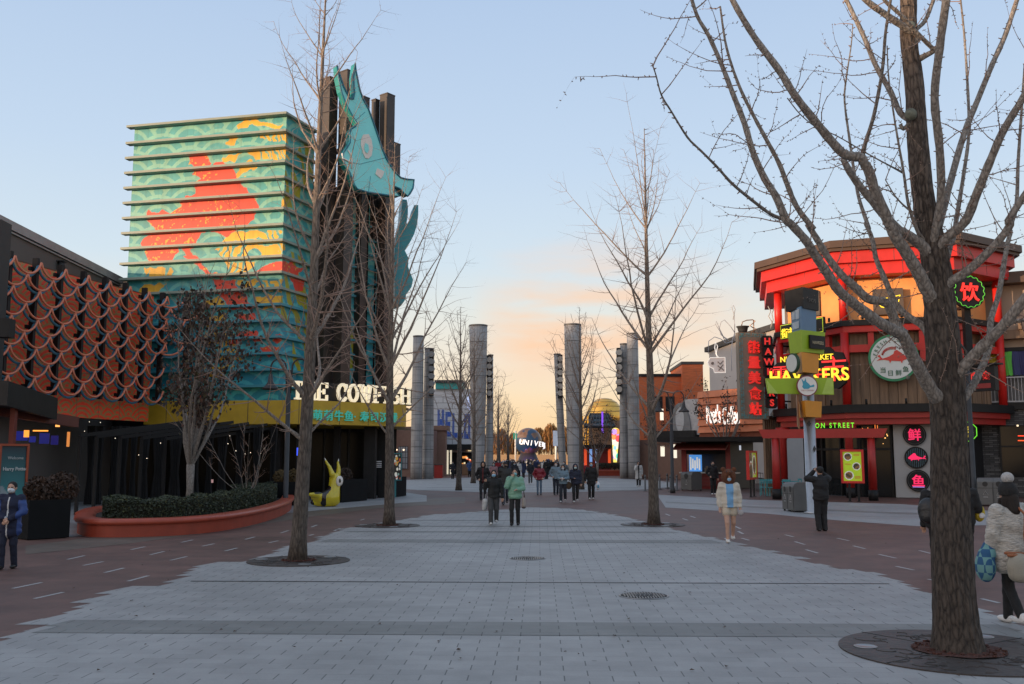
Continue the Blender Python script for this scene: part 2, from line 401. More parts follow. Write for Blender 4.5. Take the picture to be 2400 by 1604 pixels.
# edges of the grey carpet, traced on the ground
LE = interp([G(-330, 1604), G(0, 1492), G(80, 1458), G(235, 1388), G(400, 1366), G(455, 1327), G(590, 1311), G(650, 1286), G(720, 1270), G(800, 1241), G(950, 1218), G(1010, 1207), G(1140, 1199), G(1230, 1190)])
RE = interp([G(2840, 1604), G(2380, 1455), G(2130, 1370), G(2050, 1342), G(1900, 1320), G(1890, 1311), G(1740, 1276), G(1560, 1236), G(1480, 1214), G(1400, 1200), G(1330, 1192), G(1250, 1190)])
g0 = MB(); sheet(g0, [(-900, -60), (900, -60), (900, 1500), (-900, 1500)], 0)
# short pale inlays set in the brown pavers, in rows that follow the edges of the carpet
g0.mi = 1
inl = [(30, 1380, 98, 1366), (80, 1404, 148, 1389), (158, 1312, 198, 1303), (195, 1326, 242, 1317), (245, 1343, 290, 1332), (300, 1363, 348, 1350),
       (307, 1289, 340, 1282), (352, 1301, 385, 1293), (400, 1314, 438, 1305), (425, 1272, 452, 1266), (474, 1281, 502, 1275), (528, 1292, 556, 1285), (575, 1265, 597, 1259),
       (630, 1273, 652, 1268), (658, 1250, 676, 1244), (725, 1256, 735, 1253), (730, 1236, 743, 1231), (783, 1245, 797, 1239), (845, 1220, 854, 1217), (1700, 1262, 1710, 1270),
       (1722, 1234, 1736, 1240), (1738, 1262, 1756, 1267), (1730, 1246, 1742, 1252), (1840, 1254, 1860, 1259), (1863, 1270, 1886, 1277), (1889, 1289, 1917, 1297), (1962, 1262, 1990, 1268),
       (2000, 1280, 2028, 1287), (2155, 1291, 2182, 1298), (2060, 1300, 2100, 1309), (2100, 1328, 2142, 1337), (2175, 1358, 2216, 1367), (2300, 1404, 2342, 1414), (1618, 1210, 1630, 1214), (1600, 1216, 1612, 1220), (1560, 1205, 1570, 1209), (2270, 1330, 2300, 1338), (2250, 1300, 2280, 1306)]
for a, b, c, d in inl:
    p, q = G(a, b), G(c, d); t = (q-p).normalized(); n = Vector((-t.y, t.x, 0))*.035; z = Vector((0, 0, .004))
    g0.quad(p-n+z, q-n+z, q+n+z, p+n+z)
g0.build('plaza_ground', [M_RED, M_STRIP], kind='structure')
pv = MB(); sheet(pv, rows(LE, RE, 2.5, G(1230, 1190).y, .43, .16), .004)
pv.mi = 1; inside = lambda a, b: rows(lambda y: LE(y)+.3, lambda y: RE(y)-.3, a, b, .43)
for a, b in ((1491, 1460), (1273, 1266), (1249, 1246.5), (1236, 1233.5), (1203, 1201)):
    sheet(pv, inside(G(1264, a).y, G(1264, b).y), .008)
pv.mi = 2; yd = G(1264, 1366.5).y
sheet(pv, [(LE(yd)+.3, yd-.03), (RE(yd)-.3, yd-.03), (RE(yd)-.3, yd+.035), (LE(yd)+.3, yd+.035)], .008)
yd = G(1264, 1221).y; sheet(pv, [(LE(yd)+.3, yd-.05), (RE(yd)-.3, yd-.05), (RE(yd)-.3, yd+.05), (LE(yd)+.3, yd+.05)], .008)
pv.build('pavement', [M_GREY, M_GREYD, M_DARK], kind='structure')
# the warm grey field by the planter, and the far oval of pale slabs
wf = MB(); sheet(wf, [G(*p)[:2] for p in ((60, 1300), (300, 1275), (560, 1240), (700, 1215), (900, 1190), (1090, 1180), (1090, 1165), (930, 1172), (720, 1195), (520, 1215), (300, 1250), (60, 1280))], .004)
wf.build('path', M_RED2, kind='structure')
fl = MB()
def oval(cx, cy, a, b, z, n=60): sheet(fl, [(cx+a*math.cos(2*math.pi*k/n), cy+b*math.sin(2*math.pi*k/n)) for k in range(n)], z)
oval(-1, 76, 11.5, 21, .004)
fl.mi = 1
for yy in (58, 63, 69, 77, 87): sheet(fl, [(-7.5, yy), (6.5, yy), (6.5, yy+.8), (-7.5, yy+.8)], .008)
fl.mi = 2
oval(-1, 135, 13, 26, .004)
sheet(fl, [G(*p)[:2] for p in ((1540, 1160), (1760, 1172), (2110, 1182), (2420, 1205), (2420, 1230), (2150, 1234), (1960, 1220), (1800, 1205), (1560, 1190))], .004)
fl.mi = 1
sheet(fl, [G(*p)[:2] for p in ((1560, 1176), (1800, 1189), (2150, 1203), (2150, 1207), (1800, 1192.5), (1560, 1179))], .008)
fl.build('far_paving', [M_GREY, M_GREYD, M_SIDE], kind='structure')
sw = MB(); sheet(sw, [G(*p)[:2] for p in ((640, 1206), (720, 1199), (935, 1180), (1000, 1176), (1000, 1162), (930, 1152), (700, 1150), (100, 1180), (100, 1262), (180, 1258), (520, 1220))], .006)
sw.build('sidewalk', M_SIDE, kind='structure')

# tree pits: a round decorative grate with a ring of mulch
M_GRATE = mat('grate_bronze', (.060, .048, .042), .55, .3, var=.25, vscale=2, bump=.5, bscale=9)
M_MULCH = mat('mulch', (.085, .030, .020), .9, var=.5, vscale=30, bump=1, bscale=40)
M_RING = mat('steel_ring', (.30, .30, .30), .35, .8)
def grate(c, r, ri, label):
    t = thing('tree_grate', label, 'tree grate', (c.x, c.y, 0), 'round grates at the foot of the alley trees')
    mb = MB(); n = 56
    ring = lambda rr, z: [Vector((c.x+rr*math.cos(2*math.pi*k/n), c.y+rr*math.sin(2*math.pi*k/n), z)) for k in range(n)]
    rs = [ring(r, .006), ring(r, .018), ring(r-.05, .022), ring(ri+.05, .022), ring(ri, .018), ring(ri, .006)]
    for i in range(5): mb.add(rs[i]+rs[i+1], [(k, (k+1) % n, n+(k+1) % n, n+k) for k in range(n)])
    for k in range(4):      # seams
        a = k*math.pi/2+.6; d = Vector((math.cos(a), math.sin(a), 0)); mb.mi = 1
        mb.box(Vector((c.x, c.y, .024))+d*(r+ri)/2, (r-ri, .012, .004), a)
    # raised wave arcs
    mb.mi = 0
    rs_ = random.Random(3)
    for k in range(46):
        a = rs_.uniform(0, 6.28); q = rs_.uniform(ri+.12, r-.16); cc = Vector((c.x+q*math.cos(a), c.y+q*math.sin(a), .024)); a0 = rs_.uniform(0, 6.28); rr = rs_.uniform(.05, .15)
        mb.tube([cc+Vector((rr*math.cos(a0+w*.45), rr*math.sin(a0+w*.45), 0)) for w in range(8)], .006, 4)
    mb.build('grate_plate', [M_GRATE, M_DARK], t)
    for k in (0, 2.1, 4.2):
        u = MB()
        q = (r+ri)/2+.1; cc = (c.x+q*math.cos(k+.9), c.y+q*math.sin(k+.9), .024)
        u.lathe(cc, [(.12, 0), (.12, .006), (.095, .008), (.09, .004)], 20)
        u.build('uplight', M_RING, t)
    m = MB(); rs2 = random.Random(5); n2 = 26
    vs = []; 
    for i in range(7):
        for k in range(n2):
            q = ri*1.0*i/6; vs.append((c.x+q*math.cos(6.2832*k/n2), c.y+q*math.sin(6.2832*k/n2), .012+rs2.uniform(0, .022)+.02*(1-i/6)))
    m.add(vs, [(i*n2+k, i*n2+(k+1) % n2, (i+1)*n2+(k+1) % n2, (i+1)*n2+k) for i in range(6) for k in range(n2)])
    for k in range(90):
        q = ri*math.sqrt(rs2.random())*.97; a = rs2.uniform(0, 6.28)
        m.box((c.x+q*math.cos(a), c.y+q*math.sin(a), .035), (rs2.uniform(.02, .05), rs2.uniform(.015, .03), .015), rs2.uniform(0, 3), Matrix.Rotation(rs2.uniform(-.5, .5), 3, 'X') @ Matrix.Rotation(rs2.uniform(0, 3), 3, 'Z'))
    m.build('mulch', M_MULCH, t, kind='stuff')
    return t
T_R1, T_L1, T_L2, T_R2, T_L3, T_L4, T_R3 = G(2247, 1528), G(700, 1316), G(908, 1233), G(1530, 1231), G(1077, 1150), G(1110, 1133), G(1361, 1140)
grate(T_R1, 1.18, .46, 'round bronze grate with wave pattern under the thick-trunked tree')
grate(T_L1, .98, .34, 'round dark grate before the tree nearest the orange planter')
grate(T_L2, .95, .34, 'round dark grate under the slim tree by the yellow fish seat')
grate(T_R2, .95, .34, 'round dark grate under the slim tree right of the walking couple')

def manhole(c, r, label):
    t = thing('manhole_cover', label, 'manhole cover', (c.x, c.y, 0), 'manhole covers in the grey slabs')
    mb = MB(); mb.lathe((c.x, c.y, .006), [(r, 0), (r, .008), (r*.97, .012), (r*.94, .006)], 40); mb.build('cover_rim', M_RING, t)
    d = MB(); d.lathe((c.x, c.y, .012), [(r*.93, 0), (r*.93, .004)], 40)
    d.mi = 1
    for q in range(-8, 9):
        for w in range(-8, 9):
            x, y = q*r/9, w*r/9; s_ = math.hypot(x, y)
            if .45*r < s_ < .88*r: d.box((c.x+x, c.y+y, .018), (r*.06, r*.06, .005))
    for k in range(5): d.tube([(c.x-r*.36+r*.18*k, c.y-r*.2, .019), (c.x-r*.3+r*.18*k, c.y+r*.1, .019), (c.x-r*.38+r*.18*k, c.y+r*.22, .019)], .008, 4)
    d.build('cover_plate', [M_DARK, M_RING], t)
manhole(G(1237, 1310), .36, 'small round manhole cover behind the drain slot')
manhole(G(1509, 1398), .36, 'round manhole cover in front of the drain slot')
# fallen leaves on the pavement
rl = random.Random(11); lf = MB()
for k in range(70):
    p = G(rl.uniform(150, 2250), rl.uniform(1195, 1590)); a = rl.uniform(0, 6); s_ = rl.uniform(.015, .035)
    lf.add([p+Vector((s_*math.cos(a), s_*math.sin(a), .018)), p+Vector((-s_*.6*math.sin(a), s_*.6*math.cos(a), .03)), p+Vector((-s_*math.cos(a), -s_*math.sin(a), .018)), p+Vector((s_*.6*math.sin(a), -s_*.6*math.cos(a), .024))], [(0, 1, 2, 3)])
lf.build('leaf_litter', mat('dry_leaf', (.06, .035, .02), .8), kind='stuff')
# ================================================================== left side: fish restaurant with the painted tower
M_BLACK = mat('black_cladding', (.011, .011, .012), .55, var=.25, spec=.3)
M_CHAR = mat('charcoal', (.035, .036, .038), .6, var=.2)
M_COLB = mat('bronze_column', (.046, .036, .030), .42, .25, var=.15)
M_GLASSD = mat('dark_glass', (.008, .009, .010), .2, var=0, spec=.15)
M_MUST = mat('mustard_panel', (.52, .33, .022), .5, var=.08)
M_TEALL = mat('teal_letter', (.05, .50, .40), .4, var=0, emit=.25)
M_CREAM = mat('cream_lit', (.85, .76, .58), .4, var=0, emit=.55, ecol=(1, .86, .60))
M_VP = vmat('painted_board', .5)
M_VPE = vmat('painted_lit_board', .5, emit=.8)

tow = thing('painted_tower', 'tall square tower painted with a red fish on teal wave scales, ringed by ledges', 'tower', P(495, 1072, 44)[:2]+(0,))
A, C = P(316, 300, 44.6), P(671, 300, 43.0)
B2 = P(738, 300, 45.4)
ft = frame(A, C); fs = frame(C, B2)
ZB, ZT = HZ(940, 43), HZ(266, 43)
# three painted walls carry a colour attribute
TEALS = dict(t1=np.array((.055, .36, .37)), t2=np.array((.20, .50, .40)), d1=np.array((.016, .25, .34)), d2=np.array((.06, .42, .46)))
RED, YEL = np.array((.72, .055, .025)), np.array((.80, .44, .025))
Z3 = lambda pts: [(280+x/3.92, 230+y/3.92) for x, y in pts]
Z4 = lambda pts: [(280+x/3.92, 600+y/3.92) for x, y in pts]
REDP = [Z3([(650, 510), (800, 510), (835, 590), (820, 620), (960, 590), (1040, 640), (1080, 740), (1130, 790), (1190, 870), (1260, 920), (1290, 1000), (1250, 1060), (1250, 1110), (1160, 1180), (1060, 1230), (980, 1295), (900, 1225), (760, 1240), (690, 1350), (650, 1400), (720, 1520), (680, 1530), (600, 1420), (560, 1365), (480, 1500), (430, 1530), (290, 1500), (230, 1410), (200, 1330), (260, 1250), (330, 1225), (250, 1130), (260, 1040), (440, 1040), (500, 1060), (580, 960), (600, 900), (680, 890), (690, 790), (750, 740), (680, 700), (690, 650), (640, 610)]),
        Z4([(590, 0), (690, 0), (820, 140), (960, 190), (810, 195), (790, 165)]), Z4([(850, 215), (1030, 215), (1135, 335), (1180, 375), (1220, 490), (1020, 490), (900, 340)]), Z4([(1090, 535), (1240, 530), (1250, 580), (1200, 640), (1165, 640)]),
        Z4([(960, 800), (1060, 750), (1110, 690), (1250, 690), (1310, 790), (1240, 800), (1170, 745), (1090, 800)]), Z4([(1390, 790), (1430, 710), (1490, 720), (1490, 790)]), Z4([(1290, 830), (1460, 830), (1430, 900), (1370, 925)]),
        Z4([(1230, 165), (1380, 70), (1510, 45), (1600, 60), (1690, 130), (1640, 180), (1510, 150), (1240, 170)]), Z4([(1560, 200), (1690, 200), (1690, 330), (1620, 330)]), Z4([(660, 1300), (840, 1240), (850, 1300)])]
YELP = [(Z3([(1090, 240), (1200, 190), (1500, 250), (1480, 275), (1230, 240), (1180, 280), (1090, 292)]), 0), (Z3([(970, 440), (1060, 340), (1120, 330), (1060, 440)]), 0), (Z3([(1180, 340), (1550, 290), (1550, 410), (1330, 380), (1250, 350)]), 1), (Z3([(960, 540), (1200, 470), (1550, 450), (1550, 570), (1030, 585), (950, 590)]), 1),
        (Z3([(1040, 640), (1300, 620), (1150, 730), (1080, 730)]), 1), (Z3([(880, 1340), (1060, 1240), (1500, 1200), (1460, 1310)]), 1), (Z3([(880, 1400), (960, 1360), (1510, 1345), (1510, 1440), (1350, 1450), (990, 1480)]), 1), (Z3([(450, 1070), (590, 950), (830, 960), (720, 1190), (500, 1170)]), 2), (Z3([(1500, 920), (1535, 900), (1530, 1000), (1500, 1000)]), 0),
        (Z4([(230, 100), (460, 110), (560, 200), (380, 230), (230, 200)]), 1), (Z4([(210, 260), (430, 250), (350, 340), (180, 340)]), 1), (Z4([(960, 60), (1250, 50), (1230, 160), (1100, 190), (1000, 170)]), 1), (Z4([(1040, 230), (1510, 215), (1510, 330), (1200, 320)]), 1), (Z4([(1230, 370), (1500, 360), (1500, 480), (1330, 490)]), 1), (Z4([(760, 420), (920, 380), (1000, 500), (860, 480)]), 0), (Z4([(760, 560), (980, 540), (990, 650), (760, 650)]), 1), (Z4([(740, 710), (1060, 700), (1090, 820), (800, 830)]), 1), (Z4([(900, 860), (1070, 850), (1120, 960), (930, 960)]), 1), (Z4([(780, 1010), (1080, 1000), (950, 1110), (780, 1120)]), 1)]
def mural(fr, figure, off=0., dark=0.):
    def fn(U, Z):
        o = fr(0, 0, 0)
        X, Y = o.x+fr.u.x*U, o.y+fr.u.y*U
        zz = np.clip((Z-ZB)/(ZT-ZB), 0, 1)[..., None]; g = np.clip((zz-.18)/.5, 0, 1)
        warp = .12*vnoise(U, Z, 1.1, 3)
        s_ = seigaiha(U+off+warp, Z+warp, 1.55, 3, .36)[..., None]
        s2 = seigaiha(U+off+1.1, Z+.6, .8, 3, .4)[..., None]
        base1 = TEALS['d1']*(1-g)+TEALS['t1']*g; base2 = TEALS['d2']*(1-g)+TEALS['t2']*g  # blue to green by height: mural gradient plus sun and shade in the colour
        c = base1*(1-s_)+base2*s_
        mid = (vnoise(U, Z, .5, 9) > .55)[..., None]*s2*.35; c = c*(1-mid)+(base2*.8)*mid
        # back to photo points for the figure
        vx, vy, vz = X, Y, Z-CAMZ
        w = vx*CF.x+vy*CF.y+vz*CF.z
        px = 1200+F_PX*(vx*CR.x+vy*CR.y)/w; py = 802-F_PX*(vx*CU.x+vy*CU.y+vz*CU.z)/w
        jx = (vnoise(U, Z, 4, 1)-.5)*9; jy = (vnoise(U, Z, 4, 2)-.5)*9
        px, py = px+jx, py+jy
        for q, mode in YELP:
            mk = in_poly(px, py, q)
            if mode == 1:
                ang = .9+.5*np.sin(px*.01); st = np.sin((px*np.cos(ang)+py*np.sin(ang)*.6)*.42+vnoise(U, Z, 2.5, 7)*3); mk &= (st > -.35) | (vnoise(U, Z, 1.2, 5) > .62)
            if mode == 2: pass
            c = np.where(mk[..., None], YEL*(.75+.35*vnoise(U, Z, .8, 4))[..., None], c)
        if not figure: 
            st = (np.sin((U*2.2+Z*1.1)*3.0+vnoise(U, Z, 1.5, 8)*5) > .1) & (vnoise(U, Z, .55, 12) > .56)
            c = np.where(st[..., None], np.array((.36, .34, .02)), c)
        fine = vnoise(U, Z, 9, 6); fl = vnoise(U, Z, 17, 16)
        for i, q in enumerate(REDP):
            mk = in_poly(px, py, q)
            hole = (fine > .72) & (fl > .5) & (vnoise(U, Z, 1.3, 15) > .46)
            col = np.where(hole[..., None], YEL*.9, RED)
            c = np.where(mk[..., None], col, c)
        # scales on the belly
        bel = in_poly(px, py, YELP[7][0]); sc_ = seigaiha(U, -Z, .22, 2, .45) > 0; c = np.where((bel & sc_)[..., None], RED, c)
        seam = (np.abs((U % 1.45)-.02) < .02)
        c = np.where(seam[..., None], c*.86, c)
        dirt = .90+.16*vnoise(U*5, Z*.45, 1.4, 21)-.10*(vnoise(U*7, Z*.2, 1.1, 22) > .72)*((Z/dz0) % 1 > .35)
        return c*dirt[..., None]
    return fn
dz0 = (ZT-ZB)/18
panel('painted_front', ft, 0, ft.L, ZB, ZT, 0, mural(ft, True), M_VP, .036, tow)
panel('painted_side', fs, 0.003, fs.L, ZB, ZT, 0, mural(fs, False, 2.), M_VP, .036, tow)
mb = MB()      # core and back walls
fb = [ft(0.02, -.02, 0), ft(ft.L-.02, -.02, 0), fs(fs.L, -.02, 0), fs(fs.L, -7, 0), ft(0.02, -7.5, 0)]
mb.vprism([(v.x, v.y) for v in fb], 3.9, ZT-.05); mb.build('tower_core', M_BLACK, tow)
NL = 18; dz = (ZT-ZB)/NL
mled = mat('ledge_paint_sunlit', (.25, .29, .24), .5, var=.06); mledb = mat('ledge_paint_shaded_blue', (.05, .25, .31), .5, var=.06)  # pale above, blue below: mural gradient with sun and shade put into colour
for k in range(NL+1):
    if k == 0: continue
    z = ZB+dz*k
    mb = MB(); mb.mi = 0
    dpt = .36; th = .11
    o = ft(-.22, dpt, 0); c1 = ft(ft.L, dpt, 0)+fs.n*.0; 
    # outer corner where both projections meet
    d1, d2 = ft.u, fs.u
    p1 = ft(0, dpt, 0); p2 = fs(0, .2, 0); det = d1.x*d2.y-d1.y*d2.x; q = p2-p1; tt = (q.x*d2.y-q.y*d2.x)/det
    cor = p1+d1*tt; e2 = fs(fs.L, .2, 0)
    poly = [o, cor, e2, fs(fs.L, .004, 0), fs(.0, .004, 0), ft(ft.L, .004, 0), ft(-.22, .004, 0)]
    zl = z-th if k < NL else z-.02
    mb.vprism([(v.x, v.y) for v in poly], zl, zl+th); mb.build('ledge', mled if k > 6 else mledb, tow)

# ---- black wing with bronze fins, joined to the tower
wing = thing('fish_restaurant', 'black restaurant wing with tall bronze fins over a mustard fascia beside the painted tower', 'restaurant', P(840, 1072, 48)[:2]+(0,))
E1 = P(738, 600, 45.4); E2 = P(906, 600, 48.6); fw = frame(E1, E2)
zwT = HZ(440, 47)
mb = MB(); q = [fw(-.3, -.3, 0), fw(fw.L, -.3, 0), fw(fw.L, -6, 0), fw(-.3, -6, 0)]
mb.vprism([(v.x, v.y) for v in q], 3.7, zwT); mb.build('wing_wall', M_BLACK, wing)
# painted strips between the fins
for (xa, xb, yt, yb) in ((812, 838, 455, 938), (869, 884, 455, 938), (888, 905, 470, 938)):
    u0 = (PLN(xa, 600, fw(0, .02, 0), fw.n)-fw.a).dot(fw.u); u1 = (PLN(xb, 600, fw(0, .02, 0), fw.n)-fw.a).dot(fw.u)
    z0, z1 = HZ(yb, 47), HZ(yt, 47); ff = frame(fw(0, -.2, 0), fw(fw.L, -.2, 0))
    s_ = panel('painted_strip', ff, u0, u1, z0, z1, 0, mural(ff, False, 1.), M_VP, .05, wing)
    l = MB()
    for k in range(1, int((z1-z0)/dz)): l.fbox(ff, u0-.02, u1+.02, .004, .16, z0+dz*k, z0+dz*k+.1)
    l.build('strip_ledge', mledb, wing)
# fins: (px left, px right, py top, width)
for (px, pt, pb, w, n0) in ((765, 188, 940, .54, .15), (806, 172, 940, .58, .75), (846, 232, 940, .42, .0), (874, 237, 560, .3, -.1), (902, 226, 940, .56, .45), (919, 340, 460, .5, .1)):
    o = PLN(px, 600, fw(0, n0, 0), fw.n); Yc = o.y
    zt = P(px, pt, Yc).z; zb = 3.7 if pb > 900 else P(px, pb, Yc).z
    mb = MB(); mb.box((o.x, o.y, (zt+zb)/2), (w, w, zt-zb), math.atan2(fw.u.y, fw.u.x)+.12)
    mb.box((o.x, o.y, zt+.03), (w+.03, w+.03, .06), math.atan2(fw.u.y, fw.u.x)+.12)
    for zz in np.arange(zb+3, zt-1, 4.0): mb.box((o.x, o.y, zz), (w+.006, w+.006, .02), math.atan2(fw.u.y, fw.u.x)+.12)
    mb.build('fin', M_COLB, wing)
# mustard fascia: rounded band round the front
path = [P(338, 965, 42.6), P(500, 965, 42.5), P(650, 965, 42.2), P(690, 965, 42.1), P(720, 965, 42.25), P(760, 965, 42.7), P(930, 965, 45.6), P(946, 965, 46.1), P(952, 965, 46.8), P(948, 965, 48)]
path = [Vector((p.x, p.y, 0)) for p in path]
zf0, zf1 = HZ(994, 42.4), HZ(938, 42.4)
mb = MB()
for i in range(len(path)-1):
    a, b = path[i], path[i+1]; n = Vector(((b-a).y, -(b-a).x, 0)).normalized()
    mb.quad((a.x, a.y, zf0), (b.x, b.y, zf0), (b.x, b.y, zf1), (a.x, a.y, zf1))
mb.add([(p.x, p.y, zf0) for p in path]+[(path[-1].x, 52, zf0), (path[0].x, 52, zf0)], [tuple(range(len(path)+2))])
mb.add([(p.x, p.y, zf1) for p in path]+[(path[-1].x, 52, zf1), (path[0].x, 52, zf1)], [tuple(range(len(path)+2))])
mb.build('fascia', M_MUST, wing)
for px in (388, 580, 700, 795, 862, 915):
    best = min(((project(path[i]*(1-t)+path[i+1]*t+Vector((0, 0, zf0)))[0]-px)**2, i, t) for i in range(len(path)-1) for t in np.linspace(0, 1, 60)); _, i, t = best
    p = path[i]*(1-t)+path[i+1]*t; n = Vector(((path[i+1]-path[i]).y, -(path[i+1]-path[i]).x, 0)).normalized()
    fd = MB(); fd.beam((p.x+n.x*.004, p.y+n.y*.004, zf0+.01), (p.x+n.x*.004, p.y+n.y*.004, zf1-.01), .022, .012); fd.build('fascia_joint', M_CHAR, wing)
# black backing behind the big letters
lf_a, lf_b = P(684, 915, 42.25), P(966, 930, 46.9); fl_ = frame(lf_a, lf_b)
mb = MB(); mb.fbox(fl_, .5, fl_.L+.12, -.42, -.2, zf1+.004, HZ(893, 42.6)+.02); mb.build('letter_backing', M_BLACK, wing)

# stroke-built slab letters
def stroke_letters(txt, fr, u0, u1, z0, h, n0, th, m, name, parent, gaps=None):
    GL = {'T': [[(0, 1), (1, 1)], [(.5, 0), (.5, 1)], [(.25, 0), (.75, 0)], [(0, 1), (0, .75)], [(1, 1), (1, .75)]],
          'H': [[(.12, 0), (.12, 1)], [(.88, 0), (.88, 1)], [(.12, .5), (.88, .5)], [(0, 0), (.3, 0)], [(.7, 0), (1, 0)], [(0, 1), (.3, 1)], [(.7, 1), (1, 1)]],
          'E': [[(.15, 0), (.15, 1)], [(0, 0), (1, 0)], [(0, 1), (1, 1)], [(.15, .5), (.7, .5)], [(1, 0), (1, .26)], [(1, 1), (1, .76)], [(.7, .38), (.7, .62)]],
          'F': [[(.2, 0), (.2, 1)], [(0, 1), (1, 1)], [(.2, .5), (.7, .5)], [(0, 0), (.5, 0)], [(1, 1), (1, .74)], [(.7, .38), (.7, .62)]],
          'I': [[(.5, 0), (.5, 1)], [(.15, 0), (.85, 0)], [(.15, 1), (.85, 1)]],
          'W': [[(.1, 1), (.3, 0)], [(.3, 0), (.5, .9)], [(.5, .9), (.7, 0)], [(.7, 0), (.9, 1)], [(-.05, 1), (.25, 1)], [(.75, 1), (1.05, 1)]],
          'O': [[(.5+.46*math.cos(a), .5+.5*math.sin(a)) for a in np.linspace(0, 2*math.pi, 21)]],
          'C': [[(.52+.48*math.cos(a), .5+.5*math.sin(a)) for a in np.linspace(.75, 2*math.pi-.75, 17)], [(.9, .97), (.9, .62)]],
          'S': [[(.9, .78), (.86, .92), (.68, 1), (.4, 1), (.16, .9), (.1, .74), (.22, .59), (.5, .5), (.78, .41), (.9, .26), (.84, .1), (.6, 0), (.32, 0), (.14, .08), (.08, .24)], [(.92, .68), (.92, .98)], [(.06, .02), (.06, .34)]]}
    wd = {'I': .62, 'W': 1.35, 'H': 1.1, ' ': .75}
    tot = sum(wd.get(c, 1) for c in txt)+.22*(len(txt)-1); k = (u1-u0)/tot; u = u0
    for ch in txt:
        w = wd.get(ch, 1)*k
        if ch != ' ':
            mb = MB()
            for li in GL[ch]:
                thick = [(ch in 'THEFI' and abs(a[0]-b[0]) < .02 and abs(a[1]-b[1]) > .6) or ch in 'OCSW' for a, b in zip(li, li[1:])]
                for (a, b), tk in zip(zip(li, li[1:]), thick):
                    s_ = h*(.078 if tk else .05)
                    d = Vector(((b[0]-a[0])*w, (b[1]-a[1])*h)); d = d.normalized() if d.length else Vector((1, 0)); pn = Vector((-d.y, d.x))*s_; e = d*s_*.75
                    A_, B_ = Vector((u+a[0]*w, z0+a[1]*h))-e, Vector((u+b[0]*w, z0+b[1]*h))+e
                    mb.prism([fr(p.x, n0, p.y) for p in (A_-pn, B_-pn, B_+pn, A_+pn)], fr.n*(th+random.uniform(0, .012)))
            mb.build(name, m, parent)
        u += w+.22*k
sg = thing('letter_sign', 'large cream slab letters standing on the mustard fascia', 'sign', tuple(lf_a))
stroke_letters('THE COWFISH', fl_, .08, fl_.L-.1, zf1+.09, HZ(893, 42.6)-zf1-.12, -.12, .14, M_CREAM, 'letter', sg)
mb = MB(); mb.fbox(fl_, 0, fl_.L, -.12, -.02, zf1+.004, zf1+.05); mb.build('letter_rail', M_BLACK, sg)
f2 = frame(P(728, 965, 42.3), P(930, 965, 45.56))
sg2 = thing('fascia_sign', 'row of teal raised characters fixed to the mustard fascia', 'sign', tuple(P(830, 965, 43.5)))
cw = f2.L/8.6
for i, ch in enumerate('萌萌牛鱼·寿司汉堡'):
    uu = (i if i < 4 else i-.45)*cw+.55*cw
    if i == 4: uu = 4.12*cw
    text(ch, cw*.92, f2(uu, .09, zf0+.22), f2.u, (0, 0, 1), M_TEALL, 'character', sg2, ext=.03, bold=.007)

# ---- blue fish-head signs
M_TEALF = mat('teal_sheet', (.24, .78, .78), .35, var=.05, vscale=.8); M_TEALE = mat('teal_edge', (.03, .30, .29), .22, .2, var=.05); M_TEALR = mat('teal_rim', (.015, .16, .24), .4, var=0)
M_WHITEP = mat('white_paint', (.75, .73, .68), .5, var=.04)
hd = thing('fish_head_sign', 'big teal horned fish-head plate looking right above the black wing', 'sign', tuple(P(850, 400, 45.5)))
ho = P(850, 350, 45.0); hu = Vector((.76, .65, 0)).normalized(); hn = Vector((hu.y, -hu.x, 0))
Z5 = lambda pts: [(700+x/3.92, 120+y/3.92) for x, y in pts]
outl = Z5([(354, 135), (372, 210), (408, 320), (440, 385), (470, 440), (500, 440), (512, 380), (505, 300), (503, 240), (520, 112), (530, 200), (560, 350), (590, 440), (640, 530), (680, 640), (720, 760), (760, 880), (810, 1000), (880, 1110), (940, 1165), (1000, 1180), (1060, 1182), (1050, 1260), (1022, 1310), (1000, 1335), (960, 1300), (930, 1265), (880, 1245), (872, 1262), (930, 1335), (860, 1332), (640, 1300), (540, 1270), (510, 1230), (470, 1120), (420, 1040), (400, 970), (410, 930), (440, 890), (470, 840), (472, 790), (465, 760), (480, 715), (520, 690), (535, 665), (500, 610), (430, 480), (390, 370), (365, 250)])
mb = MB(); pts = [PLN(x, y, ho, hn) for x, y in outl]; n = len(pts)
mb.mi = 0
mb.prism(pts, -hn*.42)
for i in range(n): mb.m[i] = 1          # side walls
mb.build('plate', [M_TEALF, M_TEALE], hd)
cen = sum(pts, Vector())/n
r_ = MB(); r_.tube([p+hn*.015 for p in pts], .05, 4, closed=True); r_.build('rim', M_TEALR, hd)
def decal(poly, nm, m, off, par, o=ho, nrm=hn, th=.03):
    q = MB(); q.prism([PLN(x, y, o, nrm)+nrm*off for x, y in poly], nrm*th); return q.build(nm, m, par)
decal(Z5([(590, 770), (640, 765), (668, 820), (678, 890), (668, 960), (640, 990), (610, 985), (585, 930), (568, 860), (572, 810)]), 'eye_white', M_WHITEP, .01, hd)
decal(Z5([(608, 848), (632, 862), (640, 910), (624, 945), (604, 925), (597, 880)]), 'pupil', M_TEALF, .045, hd)
decal(Z5([(720, 1078), (785, 1108), (770, 1150), (752, 1175), (702, 1130)]), 'cheek_mark', M_WHITEP, .01, hd)
for ln_ in (Z5([(452, 910), (480, 960), (490, 1010), (482, 1080)]), Z5([(400, 985), (440, 1005), (482, 1030)]), Z5([(398, 940), (405, 1000), (420, 1030)])):
    q = MB(); q.tube([PLN(x, y, ho, hn)+hn*.02 for x, y in ln_], .045, 5); q.build('ear_line', M_WHITEP, hd)
